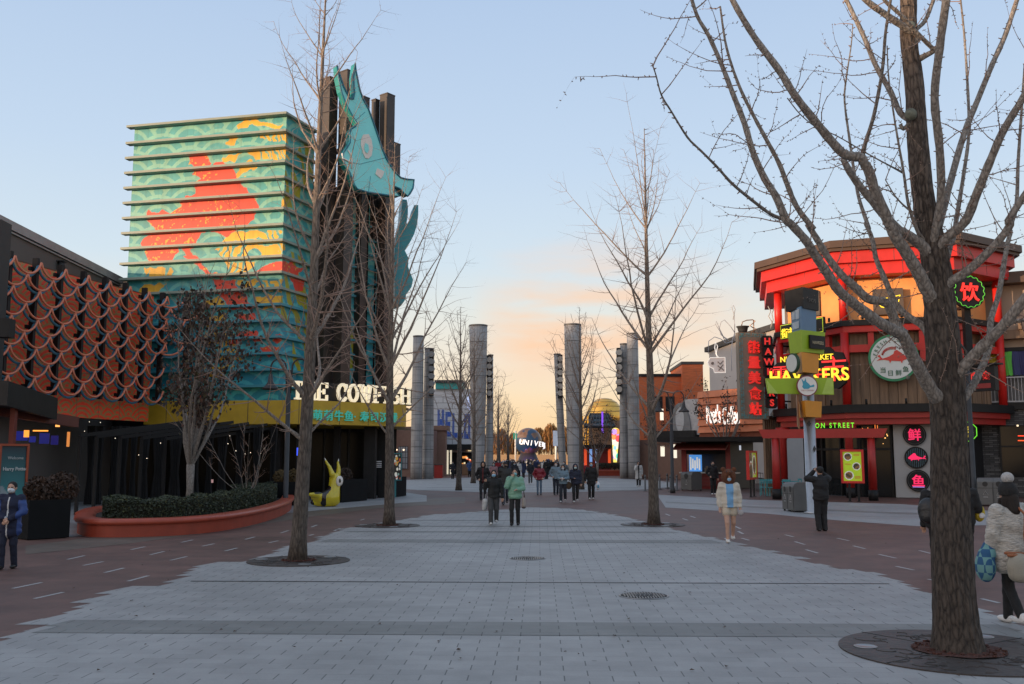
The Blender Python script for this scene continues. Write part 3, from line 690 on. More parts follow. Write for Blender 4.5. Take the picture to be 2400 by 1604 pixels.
for ln_ in (Z5([(520, 640), (610, 560)]), Z5([(400, 1000), (560, 1040), (720, 1000), (800, 980)]), Z5([(640, 1300), (660, 1150)])):
    q = MB(); q.tube([PLN(x, y, ho, hn)+hn*.002 for x, y in ln_], .012, 4); q.build('sheet_seam', M_TEALR, hd)
q = MB()
for px, py in ((840, 330), (880, 420), (830, 430)):
    p = PLN(px, py, ho, hn); q.beam(p-hn*.42, p-hn*2.4, .18)
q.build('bracket', M_CHAR, hd)
h2 = thing('fish_head_sign', 'darker teal horned fish-head plate seen edge-on at the far corner of the black wing', 'sign', tuple(P(925, 700, 49)))
Z6 = lambda pts: [(660+x/3.136, 450+y/3.136) for x, y in pts]
o2 = P(930, 600, 49); n2 = Vector((.25, -.97, 0)).normalized()
mb = MB(); mb.prism([PLN(x, y, o2, n2) for x, y in Z6([(887, 55), (920, 58), (929, 110), (928, 170), (918, 230), (925, 235), (955, 180), (975, 97), (1005, 97), (1004, 170), (996, 240), (975, 310), (950, 360), (920, 400), (905, 430), (918, 455), (933, 490), (930, 550), (948, 600), (967, 645), (955, 700), (915, 750), (905, 800), (880, 822), (850, 828), (830, 800), (830, 420), (850, 290), (878, 180)])], -n2*1.6)
mb.build('plate', mat('teal_plate_dark', (.03, .28, .33), .4), h2)
q = MB(); p = o2-n2*.9; q.beam(p, p+Vector((-1.6, 0, 0)), .25); q.build('bracket', M_CHAR, h2)

# ---- open dark ground floor
gf = thing('restaurant_front', 'dark glazed ground floor of the fish restaurant under the mustard fascia', 'shopfront', P(700, 1072, 46)[:2]+(0,))
gl = frame(P(150, 1072, 46), P(930, 1072, 50))
mb = MB(); mb.fbox(gl, 4.01, gl.L, -6, -.25, .01, 3.68); mb.fbox(gl, -16, 4.0, -6, -.25, .01, 5.2); mb.build('dark_wall', M_BLACK, gf)
mb = MB()
for k in range(12): mb.fbox(gl, k*1.25, k*1.25+1.15, -.24, -.2, .1, 3.3)
mb.build('glass_front', M_GLASSD, gf)
for k in range(13):
    mb = MB(); mb.fbox(gl, k*1.25-.05, k*1.25+.05, -.25, -.12, .01, 3.6); mb.build('mullion', M_CHAR, gf)
# corner piers under the fascia
for px, Y, w in ((648, 43.6, .45), (705, 43.3, .35), (868, 46.2, .55), (900, 47.4, .5), (790, 45.5, .3)):
    p = P(px, 1072, Y); mb = MB(); mb.box((p.x, p.y, zf0/2), (w, w, zf0-.03)); mb.build('pier', M_BLACK, gf)
sgp = P(882, 1096, 45.9); fpn = frame(sgp, sgp+fw.u*.3); mb = MB()
for k in range(4): mb.fbox(fpn, 0, .3, 0, .02, sgp.z+k*.09, sgp.z+k*.09+.035)
mb.build('notice_plate', mat('notice', (.5, .5, .5), .5, var=0), gf)
M_VBLK = mat('matt_black', (.006, .006, .006), .7, var=0)
M_DRAPE = mat('black_drape', (.008, .008, .009), .85, var=.3)
rd = random.Random(4)
for k, px in enumerate((212, 232, 268, 290, 312, 338, 372, 410, 455, 490, 520, 560, 600, 640)):
    p = P(px, 1072, 38+px*.006); mb = MB(); w = rd.uniform(.3, .7); n_ = 14
    top = [(p.x+w*(i/n_-.5)+0, p.y+.07*math.sin(i*1.9)) for i in range(n_+1)]
    zb_ = .05; zt_ = 3.3
    mid = [(p.x+w*.55*(i/n_-.5), p.y+.06*math.sin(i*1.9+.5)) for i in range(n_+1)]
    vs = [(x, y, zt_) for x, y in top]+[(x, y, 1.4) for x, y in mid]+[(x, y, zb_) for x, y in top]
    mb.smooth = True; mb.add(vs, [(r*(n_+1)+i, r*(n_+1)+i+1, (r+1)*(n_+1)+i+1, (r+1)*(n_+1)+i) for r in range(2) for i in range(n_)])
    mb.build('drape', M_DRAPE, gf)
for k, (px, Y) in enumerate(((185, 33), (225, 34.5), (280, 36), (330, 37.5), (386, 39), (450, 40))):
    p = P(px, 1072, Y); mb = MB()
    mb.beam((p.x, p.y, 2.75), (p.x+3.3, p.y+3.2, 3.45), .08, .12); mb.build('canopy_rafter', M_VBLK, gf)
    mb = MB(); mb.box((p.x, p.y, 1.38), (.1, .1, 2.74)); mb.build('canopy_post', M_VBLK, gf)
# warm and blue lights within
for i, (px, py, Y, w, h, c, e) in enumerate(((48, 1022, 30, .42, .30, (.02, .03, .35), .28), (104, 1028, 31, .30, .35, (.02, .03, .3), .22), (128, 1032, 31, .22, .3, (.02, .02, .25), .2), (76, 1030, 31.5, .2, .2, (.02, .03, .35), .25), (112, 986, 30.5, .5, .05, (1, .35, .05), 1.6), (95, 1010, 30.5, .45, .04, (1, .35, .05), 1.6), (62, 1017, 29.5, .14, .22, (1, .35, .05), 1.2), (135, 998, 31, .12, .08, (1, .4, .1), 1.6), (370, 1017, 42, .14, .16, (.75, .8, .05), .7), (344, 1029, 42, .06, .3, (.45, .45, .9), .6), (697, 1059, 42.2, .06, .35, (.05, .1, .9), 1.0), (497, 1128, 41, .10, .14, (.8, .45, .42), .25), (160, 1030, 32, .08, .5, (1, .35, .08), .5))):
    p = P(px, py, Y); mb = MB(); mb.box(p, (w, .06, h), .2); mb.build('indoor_light', mat('glow%d' % i, c, .5, var=0, emit=e), gf)
for k in range(24):
    px = rd.uniform(190, 640); p = P(px, rd.uniform(985, 1075), 38.5+rd.uniform(0, 3)); mb = MB(); mb.sphere(p, .018, 6); mb.build('fairy_light', mat('fairy', (1, .9, .7), .5, var=0, emit=1.5), gf)

# ---- curved scale wall
sw_ = thing('scale_wall', 'orange wall screened by rows of salmon and blue fish-scale hoops on black posts', 'wall', P(180, 1072, 37)[:2]+(0,))
WA, WB = P(-75, 600, 30.0), P(347, 990, 41.6)
WA = P(20, 598, 33.3); _d = Vector((WA.x-WB.x, WA.y-WB.y, 0)); WA = Vector((WB.x, WB.y, 0))+_d*1.45; fsw = frame(WA, WB)
zw0, zw1 = HZ(988, 41.6), HZ(692, 41.6)
def orange(U, Z):
    s_ = seigaiha(U+.4, Z, .95, 5, .42)[..., None]
    s2 = seigaiha(U+.2, Z+.3, .55, 3, .42)[..., None]
    big = (vnoise(U, Z, .8, 2) > .7)[..., None]
    p = np.where(big, s2, s_)
    c = np.array((.92, .060, .020))*(1-p)+np.array((.40, .24, .08))*p
    seam = ((np.abs((U % 1.3)-.01) < .012) | (np.abs(Z-5.35) < .014))[..., None]
    return np.where(seam, np.array((.30, .12, .07)), c)
panel('painted_wall', fsw, -1.5, fsw.L, zw0, zw1, 0, orange, M_VP, .035, sw_)
mb = MB(); mb.fbox(fsw, -1.5, fsw.L-.004, -.5, -.01, zw0+.004, zw1+.05); mb.build('wall_body', mat('wall_body', (.12, .05, .02), .7), sw_)
M_SALM = mat('salmon_tube', (.66, .21, .115), .45, var=.06); M_BLUET = mat('blue_tube', (.055, .20, .30), .45, var=.06)
ext = frame(fsw(fsw.L, .45, 0), P(470, 700, 42.0))
def screen_pt(s_, n, z):
    Lm = fsw.L
    if s_ <= Lm: return fsw(s_, .75+n, z)
    e = ext(s_-Lm, .3+n, z); return e
SP = 1.27; r0 = fsw.L % SP
posts = [fsw.L-.25-SP*k for k in range(0, 10)]+[fsw.L+1.1]
for s_ in posts:
    mb = MB(); a, b = screen_pt(s_, -.12, zw0+.75), screen_pt(s_, -.12, zw1+.12)
    mb.box((a+b)/2, (.125, .22, b.z-a.z), math.atan2(fsw.u.y, fsw.u.x))
    for z in np.arange(zw0+1.0, zw1-.2, .72): mb.box(Vector((a.x, a.y, z))-fsw.u*.14-fsw.n*.1, (.14, .1, .14), math.atan2(fsw.u.y, fsw.u.x))
    mb.build('post', M_BLACK, sw_)
rowh = .53
for lay, (m, nn_, dzz, du, rad) in enumerate(((M_SALM, .12, 0, 0, .042), (M_BLUET, -.02, -.0, .0, .05))):
    for k in range(9):
        z = zw1+.1-rowh*k; mb = MB()
        off = (k % 2)*SP/2
        for j in range(-1, 12):
            s0 = fsw.L-.25-SP*(j)+off-SP
            if s0 < -1.5 or s0+SP > fsw.L+2.6 or (s0+SP > fsw.L and (k > 4)): continue
            pts = []
            for i in range(15):
                t = i/14; w_ = (t-.5)*2; sag = .66*math.sqrt(max(0, 1-(w_*.97)**2))
                pts.append(screen_pt(s0+t*SP, nn_, z-sag-(.10 if lay else 0)))
            mb.tube(pts, rad, 6)
        if mb.v: mb.build('scale_hoop_row', m, sw_)
# flat grey block behind it
gb = thing('grey_block', 'plain dark grey flat-roofed building rising behind the orange scale wall', 'building', P(150, 1072, 42)[:2]+(0,))
GA, GB = P(20, 520, 34.6), P(281, 650, 46); fg = frame(GA, GB); zg = GB.z
mb = MB(); mb.fbox(fg, -1.2, fg.L, -16, 0, 0, zg-.35); mb.build('wall', mat('grey_render', (.115, .105, .098), .8, var=.08, vscale=.7), gb)
mb = MB(); mb.fbox(fg, -1.3, fg.L+.12, -16, .12, zg-.346, zg); mb.fbox(fg, -1.3, fg.L+.06, .004, .08, zg-.46, zg-.40); mb.build('parapet_cap', mat('parapet', (.30, .30, .30), .6), gb)
mb = MB(); p = P(145, 622, 39); mb.cyl((p.x, p.y, p.z-.2), .14, .35, 14); mb.box((p.x, p.y, p.z+.16), (.34, .34, .05)); mb.build('roof_vent', M_CHAR, gb)
mb = MB(); p = P(292, 652, 47); mb.box((p.x-.3, p.y+2, p.z-2), (2.2, 3, 4.2)); mb.build('rear_block', mat('grey_render', (0, 0, 0)), gb)
# near dark pier at the frame's edge with its canopy
pr = thing('dark_pier', 'dark square pier standing at the left edge of the orange wall', 'pier', P(5, 1072, 27)[:2]+(0,))
p = P(0, 600, 27.5); mb = MB(); mb.box((p.x-.33, p.y, 4.35), (1.25, .7, 8.66), .1); zt = P(10, 516, 27.3).z; 
mb = MB(); mb.box((p.x-.52, p.y, zt/2), (1.25, .7, zt), .1); mb.build('shaft', mat('pier_dark', (.020, .021, .023), .6), pr)
mb = MB(); q = P(8, 770, 27); mb.box(q, (.5, .4, .55), .1); mb.build('wall_lamp', M_BLACK, pr)
cn = thing('entrance_canopy', 'dark flat canopy with a rust beam jutting out below the orange wall', 'canopy', P(60, 1072, 29)[:2]+(0,))
a, b, c = P(-60, 888, 25.8), P(20, 893, 25.5), P(136, 934, 29.6)
mb = MB(); h_ = .68
mb.prism([a, b, c, Vector((c.x-2.5, c.y+1.0, b.z)), Vector((a.x-1, a.y+4, b.z))], (0, 0, -h_)); mb.build('canopy_slab', M_BLACK, cn)
mb = MB(); mb.beam(P(-40, 955, 26.3), P(178, 990, 31.5), .2, .34); mb.build('rust_beam', mat('rust_beam', (.13, .035, .022), .6), cn)
mb = MB()
for px, Y in ((-20, 26.2), (26, 26.6)):
    p = P(px, 1072, Y); mb.box((p.x, p.y, 1.8), (.14, .14, 3.55))
mb.build('canopy_post', mat('red_post', (.16, .025, .015), .5), cn)
# framed poster
po = thing('poster_stand', 'teal and navy poster in a rust-orange frame behind the staff member', 'poster', P(38, 1180, 25.5)[:2]+(0,))
fp = frame(P(-4, 1072, 25.2), P(66, 1072, 25.9)); zz0, zz1 = .75, HZ(1040, 25.6)
def poster(U, Z):
    t = ((Z-zz0)/(zz1-zz0))[..., None]; c = np.array((.012, .02, .035))*t+np.array((.03, .24, .26))*(1-t)
    c = np.where((t < .30) & (vnoise(U, Z, 2.2, 4)[..., None] > .6), np.array((.25, .32, .34)), c); return c
panel('poster_sheet', frame(fp(0, .01, 0), fp(fp.L, .01, 0)), .06, fp.L-.06, zz0+.06, zz1-.06, 0, poster, M_VP, .03, po)
mb = MB()
mb.fbox(fp, 0, .06, -.06, .05, zz0, zz1); mb.fbox(fp, fp.L-.06, fp.L, -.06, .05, zz0, zz1); mb.fbox(fp, .061, fp.L-.061, -.06, .05, zz1-.06, zz1); mb.fbox(fp, .061, fp.L-.061, -.06, .05, zz0, zz0+.06); mb.fbox(fp, .061, fp.L-.061, -.06, -.01, zz0+.061, zz1-.061)
mb.build('poster_frame', mat('rust_frame', (.30, .055, .02), .5), po)
mb = MB()
for u in (.15, fp.L-.15): mb.fbox(fp, u-.03, u+.03, -.04, .02, .01, zz0)
mb.build('leg', M_BLACK, po)
mpt = mat('poster_print', (.45, .5, .5), .6, var=0)
text('Welcome', .11, fp(fp.L/2+.05, .03, zz1-.42), fp.u, (0, 0, 1), mpt, 'poster_word', po, ext=.002)
text('Harry Potter', .128, fp(fp.L/2+.05, .03, zz1-.72), fp.u, (0, 0, 1), mpt, 'poster_word', po, ext=.002, bold=.004)
# charcoal planter boxes with clipped shrubs
M_BOX = mat('planter_charcoal', (.009, .010, .011), .85, var=.1, spec=.15)
def leaf_ball(mb, c, r, n, rs, size=.05, sc=(1, 1, 1), shell=.55):
    for k in range(n):
        d = Vector((rs.gauss(0, 1), rs.gauss(0, 1), rs.gauss(0, 1))).normalized()*r*(shell+(1-shell)*rs.random()**.5)
        p = Vector(c)+Vector((d.x*sc[0], d.y*sc[1], d.z*sc[2])); s_ = size*rs.uniform(.6, 1.3)
        a = Vector((rs.gauss(0, 1), rs.gauss(0, 1), rs.gauss(0, 1))).normalized(); b = a.orthogonal().normalized(); c2 = a.cross(b)
        mb.mi = rs.choice((0, 0, 1))
        mb.add([p+a*s_, p+b*s_*.45, p-a*s_, p-b*s_*.45], [(0, 1, 2, 3)])
def planter_box(name, label, fr, L_, D, H, balls, lcol, bl, loc):
    t = thing('planter_box', label, 'planter', loc, 'charcoal planter boxes along the restaurant front'); mb = MB()
    for (u0, u1, n0, n1) in ((0, L_, 0, .05), (0, L_, -D, -D+.05), (0, .05, -D+.051, -.001), (L_-.05, L_, -D+.051, -.001)): mb.fbox(fr, u0, u1, n0, n1, .02, H)
    mb.fbox(fr, .051, L_-.051, -D+.051, -.001, .02, H-.08); mb.build('box', M_BOX, t)
    rs = random.Random(hash(label) % 1000 if False else len(label))
    for i, (u, r) in enumerate(balls):
        s_ = thing('clipped_shrub', bl[i], 'shrub', tuple(fr(u, -D/2, H-.08)), 'clipped shrubs in charcoal boxes')
        q = MB(); leaf_ball(q, fr(u, -D/2, H-.08+r*.9), r, int(1500*r*r/.2), rs, .055); q.build('foliage', [mat('shrub_%s_a' % lcol[0], lcol[1], .7), mat('shrub_%s_b' % lcol[0], [x*.6 for x in lcol[1]], .7)], s_)
        st = MB(); st.tube([fr(u, -D/2, H-.1), fr(u, -D/2, H+r*.6)], .04, 6); st.build('stem', M_CHAR, s_)
fA = frame(G(62, 1267), G(160, 1261)); 
planter_box('planter_box', 'large charcoal planter box with dark clipped shrubs behind the staff member', fA, fA.L, 1.1, HZ(1172, 23.6), ((.42, .34), (1.0, .40)), ('rust', (.05, .024, .012)), ('dark rust shrub beside the poster stand', 'rounder dark rust shrub at the box corner by the poster'), tuple(G(110, 1262)))
fB = frame(G(798, 1179), G(858, 1174))
planter_box('planter_box', 'charcoal planter box with two round shrubs behind the yellow fish seat', fB, fB.L, .6, HZ(1124, 43), ((.28, .30), (.85, .32)), ('bronze', (.04, .022, .012)), ('left round bronze shrub above the yellow fish seat', 'right round bronze shrub by the restaurant door'), tuple(G(830, 1176)))
fC = frame(G(640, 1186), G(710, 1186))
planter_box('planter_box', 'charcoal planter box partly hidden by the nearer alley trunk', fC, fC.L, .6, HZ(1128, 41), ((.2, .3), (.75, .32)), ('ochre', (.09, .055, .012)), ('left ochre shrub in the box behind the near trunk', 'right ochre shrub in the box behind the near trunk'), tuple(G(675, 1186)))
fD = frame(G(925, 1166), G(950, 1163))
planter_box('planter_box', 'narrow charcoal box at the foot of the food picture board', fD, fD.L, .5, HZ(1118, 49), (), ('ochre', (.09, .055, .012)), (), tuple(G(938, 1165)))
# food picture board
fb_ = thing('menu_board', 'upright board of food pictures with a teal frame at the restaurant corner', 'menu board', P(930, 1120, 47.5)[:2]+(0,))
fm = frame(P(915, 1072, 47.3), P(941, 1072, 47.7)); m0, m1 = HZ(1127, 47.5), HZ(1062, 47.5)
def food(U, Z):
    c = np.zeros(U.shape+(3,))+.012; rs = np.random.RandomState(4)
    for k in range(26):
        cu, cz, r = rs.uniform(.05, fm.L-.05), rs.uniform(m0+.1, m1-.1), rs.uniform(.03, .08); col = [(.7, .7, .65), (.6, .3, .05), (.5, .1, .04), (.75, .72, .6), (.2, .35, .3)][k % 5]
        c = np.where(((U-cu)**2+(Z-cz)**2*.6 < r*r)[..., None], np.array(col), c)
    return c
panel('picture_sheet', frame(fm(0, .012, 0), fm(fm.L, .012, 0)), .05, fm.L-.05, m0+.05, m1-.05, 0, food, vmat('picture_print', .4, .25), .015, fb_)
mb = MB(); mb.fbox(fm, 0, fm.L, -.1, 0, m0, m1); mb.fbox(fm, 0, .05, .001, .05, m0, m1); mb.fbox(fm, fm.L-.05, fm.L, .001, .05, m0, m1); mb.fbox(fm, .051, fm.L-.051, .001, .05, m0, m0+.05); mb.fbox(fm, .051, fm.L-.051, .001, .05, m1-.05, m1)
mb.fbox(fm, fm.L/2-.05, fm.L/2+.05, -.08, -.02, .02, m0); mb.build('board_frame', mat('teal_frame', (.02, .17, .19), .5), fb_)

# ---- orange planter with hedge
M_OR = mat('orange_render', (.29, .042, .019), .55, var=.14, vscale=2.2, bump=.08, bscale=30)
M_ORC = mat('orange_coping', (.34, .058, .030), .42, var=.10, vscale=3)
op = thing('orange_planter', 'low curved orange planter wall with a rounded coping around the dark hedge', 'planter', tuple(G(420, 1258)))
edge = [G(*p) for p in ((190, 1238), (178, 1247), (186, 1256), (230, 1261), (330, 1259.5), (430, 1255.5), (520, 1246), (600, 1230), (650, 1214), (675, 1202), (684, 1192), (682, 1185))]
edge = [Vector((p.x, p.y, 0)) for p in edge]
back = [Vector((-10.4, 41.5, 0)), Vector((-12.5, 40.5, 0)), Vector((-14.2, 36, 0)), Vector((-14.2, 30, 0)), Vector((-13.2, 27, 0))]
def smooth_loop(pts, it=3):
    for _ in range(it):
        q = []
        for i in range(len(pts)):
            a, b = pts[i], pts[(i+1) % len(pts)]; q += [a*.75+b*.25, a*.25+b*.75]
        pts = q
    return pts
lp = smooth_loop(edge+back, 2); n = len(lp)
def offs(lp, d):
    r = []
    for i in range(len(lp)):
        t = (lp[(i+1) % len(lp)]-lp[i-1]).normalized(); r.append(lp[i]+Vector((t.y, -t.x, 0))*d)
    return r
area = sum(lp[i].x*lp[(i+1) % n].y-lp[(i+1) % n].x*lp[i].y for i in range(n)); sgn = 1 if area > 0 else -1
prof = [(0, .0), (0.0, .30)]; cop = [(.0, .30), (.07, .315), (.10, .36), (.09, .42), (.03, .455), (-.35, .455), (-.40, .42), (-.40, .30)]
def sweep(profile, nm, m):
    mb = MB(); mb.smooth = True; vs = []
    for d, z in profile:
        for p in offs(lp, d*sgn): vs.append((p.x, p.y, z))
    mb.add(vs, [(i*n+k, i*n+(k+1) % n, (i+1)*n+(k+1) % n, (i+1)*n+k) for i in range(len(profile)-1) for k in range(n)])
    mb.build(nm, m, op)
sweep(prof, 'planter_wall', M_OR); sweep(cop, 'coping', M_ORC)
mb = MB(); sheet(mb, [(p.x, p.y) for p in offs(lp, -.39*sgn)], .33); mb.build('soil', mat('soil', (.03, .022, .016), .95), op)
hg = thing('clipped_hedge', 'dark green clipped hedge growing inside the orange planter', 'hedge', tuple(G(440, 1225, .3)))
inner = offs(lp, -.62*sgn); rh = random.Random(21); mb = MB()
ztop = .92
hf = [p for p in inner if p.y < 40.5 and p.x > -12.3]
M_H = [mat('hedge_leaf', (.028, .038, .014), .6), mat('hedge_leaf_dark', (.016, .024, .010), .7), mat('hedge_leaf_pale', (.075, .085, .03), .6)]
fr_in = offs(lp, -1.55*sgn)
for i in range(n):
    p, q, a, b = inner[i], inner[(i+1) % n], fr_in[i], fr_in[(i+1) % n]
    if p.x < -12.2 or p.y > 40.8: continue
    ln_ = (q-p).length; cnt = int(ln_*1150)
    for k in range(cnt):
        t = rh.random()
        if rh.random() < .62: base = p*(1-t)+q*t; nz = rh.uniform(.32, ztop); pos = Vector((base.x, base.y, nz))+(a-p)*rh.uniform(-.02, .16)
        else: w = rh.random(); base = (p*(1-t)+q*t)*(1-w)+(a*(1-t)+b*t)*w; pos = Vector((base.x, base.y, ztop-rh.random()**2*.15+.05*math.sin(base.x*5+base.y*3)))
        s_ = rh.uniform(.022, .05); u = Vector((rh.gauss(0, 1), rh.gauss(0, 1), rh.gauss(0, 1))).normalized(); v = u.orthogonal().normalized()
        mb.mi = rh.choice((0, 0, 0, 1, 1, 1, 2)) if rh.random() < .5 else rh.choice((0, 1))
        mb.add([pos+u*s_, pos+v*s_*.5, pos-u*s_, pos-v*s_*.5], [(0, 1, 2, 3)])
mb.build('foliage', M_H, hg)
core = MB(); ip, ia = [], []
for i in range(n):
    if inner[i].x >= -12.2 and inner[i].y <= 40.8: ip.append(offs(lp, -.72*sgn)[i]); ia.append(fr_in[i])
for i in range(len(ip)-1):
    if (ip[i+1]-ip[i]).length < 3: core.vprism([(v.x, v.y) for v in (ip[i], ip[i+1], ia[i+1], ia[i])], .33, ztop-.1)
core.build('twig_mass', mat('hedge_core', (.012, .014, .008), .9), hg)
# ================================================================== smooth solids (signed distances -> one skin)
def sdf_cap(p, a, b, r1, r2=None):
    r2 = r1 if r2 is None else r2; a = np.array(a, float); b = np.array(b, float); ba = b-a; l = ba@ba
    t = np.clip(((p-a)@ba)/(l if l > 1e-12 else 1), 0, 1)
    return np.linalg.norm(p-a-t[..., None]*ba, axis=-1)-(r1+(r2-r1)*t)
def sdf_ell(p, c, r):
    r = np.array(r, float); q = (p-np.array(c, float))/r; k = np.linalg.norm(q, axis=-1); k2 = np.linalg.norm(q/r, axis=-1)
    return np.where(k2 > 1e-9, k*(k-1)/np.maximum(k2, 1e-9), -r.min())
def smin(a, b, k):
    h = np.clip(.5+.5*(b-a)/k, 0, 1); return b*(1-h)+a*h-k*h*(1-h)
def surface_nets(fn, lo, hi, res):
    lo, hi = np.array(lo, float), np.array(hi, float); n = np.ceil((hi-lo)/res).astype(int)+2
    ax = [lo[i]+res*np.arange(n[i]) for i in range(3)]
    g = np.stack(np.meshgrid(*ax, indexing='ij'), -1); d = fn(g); s = d < 0
    if not s.any(): return np.zeros((0, 3)), []
    c = np.zeros(tuple(n-1), int)
    offs_ = [(i, j, k) for i in (0, 1) for j in (0, 1) for k in (0, 1)]
    sl = lambda a, o: a[o[0]:n[0]-1+o[0], o[1]:n[1]-1+o[1], o[2]:n[2]-1+o[2]]
    for o in offs_: c += sl(s, o)
    act = (c > 0) & (c < 8); idx = -np.ones(act.shape, int); idx[act] = np.arange(act.sum())
    acc = np.zeros(act.shape+(3,)); cnt = np.zeros(act.shape)
    for a in offs_:
        for k in range(3):
            if a[k]: continue
            b = list(a); b[k] = 1; b = tuple(b)
            da, db = sl(d, a), sl(d, b); cr = (sl(s, a) != sl(s, b)); t = np.where(cr, da/np.where(np.abs(da-db) < 1e-12, 1e-12, da-db), 0)
            pt = np.zeros(act.shape+(3,))
            for q in range(3): pt[..., q] = a[q]
            pt[..., k] = t; acc += pt*cr[..., None]; cnt += cr
    I = np.argwhere(act); V = lo+res*(I+acc[act]/np.maximum(cnt[act], 1)[:, None])
    Fc = []
    for k in range(3):
        u, v = [(1, 2), (2, 0), (0, 1)][k]
        a = [slice(None)]*3; b = [slice(None)]*3; a[k] = slice(0, -1); b[k] = slice(1, None)
        cr = s[tuple(a)] != s[tuple(b)]; E = np.argwhere(cr)
        ok = (E[:, u] > 0) & (E[:, v] > 0) & (E[:, u] < n[u]-1) & (E[:, v] < n[v]-1); E = E[ok]
        if not len(E): continue
        def at(du, dv):
            q = E.copy(); q[:, u] += du; q[:, v] += dv; return idx[q[:, 0], q[:, 1], q[:, 2]]
        f = np.stack([at(-1, -1), at(0, -1), at(0, 0), at(-1, 0)], -1)
        fl = s[tuple(E.T)]; f[~fl] = f[~fl][:, ::-1]; Fc.append(f)
    return V, np.concatenate(Fc) if Fc else []
def sdf_obj(name, fn, lo, hi, res, mats, parent, face_mat=None, smooth=True, xf=None):
    V, Fc = surface_nets(fn, lo, hi, res)
    if not len(V): return None
    me = bpy.data.meshes.new(name)
    mi = face_mat(V[np.asarray(Fc)].mean(1)) if face_mat else None
    if xf is not None: V = (np.array(xf.to_3x3())@V.T).T+np.array(xf.translation)
    me.from_pydata(V.tolist(), [], np.asarray(Fc).tolist())
    for m in (mats if isinstance(mats, (list, tuple)) else [mats]): me.materials.append(m)
    if mi is not None: me.polygons.foreach_set('material_index', mi.astype(int).tolist())
    if smooth: me.polygons.foreach_set('use_smooth', [True]*len(me.polygons))
    me.update(); o = bpy.data.objects.new(name, me); COL.objects.link(o)
    if parent is not None: attach(o, parent)
    return o

# ---- yellow horned fish seat: x along its length, y depth, in photo points scaled to metres
M_YF = mat('yellow_gelcoat', (.60, .49, .020), .22, var=.06, coat=.5); M_BKG = mat('black_gelcoat', (.010, .010, .012), .25, var=0, coat=.3)
yo = G(765, 1188); sc_ = yo.y/2220*1.0
yf = thing('fish_sculpture', 'yellow horned fish-shaped seat with a round white eye and black patches', 'sculpture', (yo.x, yo.y, 0))
Zy = lambda x, y: ((700+x/9.023-765)*sc_, (1188-(1060+y/9.023))*sc_)
def yfn(p):
    def cap(a, b, r1, r2, yy=0, ya=None): 
        A_, B_ = Zy(*a), Zy(*b); return sdf_cap(p, (A_[0], yy, A_[1]), (B_[0], yy if ya is None else ya, B_[1]), r1*sc_/9.023, r2*sc_/9.023)
    q = p.copy()
    d = cap((600, 1000), (700, 960), 185, 190)
    d = smin(d, cap((700, 960), (760, 860), 170, 130), .12)
    d = smin(d, cap((840, 850), (900, 830), 85, 40), .10)
    d = smin(d, cap((740, 780), (740, 560), 120, 105), .14)
    d = smin(d, cap((340, 960), (560, 1000), 80, 150), .1)
    d = smin(d, cap((260, 900), (420, 910), 40, 70, -.16), .06)
    d = smin(d, cap((260, 910), (420, 930), 35, 60, .16), .06)
    d = smin(d, cap((300, 1070), (520, 1090), 45, 90), .06)
    for (a, b, c, e, y1) in (((700, 480), (640, 330), (575, 230), (535, 140), -.16), ((820, 470), (815, 330), (800, 250), (815, 160), .12)):
        d = smin(d, cap(a, b, 58, 36, y1), .07); d = smin(d, cap(b, c, 36, 24, y1), .02); d = smin(d, cap(c, e, 24, 7, y1), .02)
    d = np.maximum(d, .02-p[..., 2])
    d = np.maximum(d, np.abs(p[..., 1])-.46)
    return d
def yfm(c):
    x, z = c[:, 0], c[:, 2]; r = np.zeros(len(c), int); k = sc_/9.023
    def blob(px, py, rr): cx, cz = Zy(px, py); return (x-cx)**2+(z-cz)**2 < (rr*k)**2
    def seg(a, b, rr):
        A_, B_ = np.array(Zy(*a)), np.array(Zy(*b)); ba = B_-A_; pa = np.stack([x, z], -1)-A_; t = np.clip(pa@ba/(ba@ba), 0, 1); return np.linalg.norm(pa-t[:, None]*ba, axis=1) < rr*k
    m = blob(630, 775, 62) | blob(600, 830, 55) | seg((380, 840), (600, 830), 45) | seg((560, 840), (545, 1060), 48) | blob(540, 1080, 62) | seg((270, 1060), (290, 1090), 45)
    r[m] = 1
    tip = (blob(530, 150, 45) | blob(815, 165, 40)); r[tip] = 2
    return r
ymat = Matrix.Translation((yo.x, yo.y, 0)) @ Matrix.Rotation(.12, 4, 'Z')
sdf_obj('seat_body', yfn, (-1.2, -.6, -.02), (.5, .6, 2.1), .022, [M_YF, M_BKG, M_WHITEP], yf, yfm, xf=ymat)
ex, ez = Zy(848, 620)
for s_ in (-1, 1):
    mb = MB(); mb.sphere((0, 0, 0), 1, 20, (.125, .06, .205)); mb.v = [ymat @ (Vector(v)+Vector((ex, s_*.205, ez))) for v in mb.v]; ey = mb.build('eye', M_WHITEP, yf)
    mb = MB(); mb.sphere((0, 0, 0), 1, 14, (.045, .02, .09)); mb.v = [ymat @ (Vector(v)+Vector((ex+.035, s_*.26, ez+.01))) for v in mb.v]; mb.build('pupil', M_BKG, ey if False else yf)
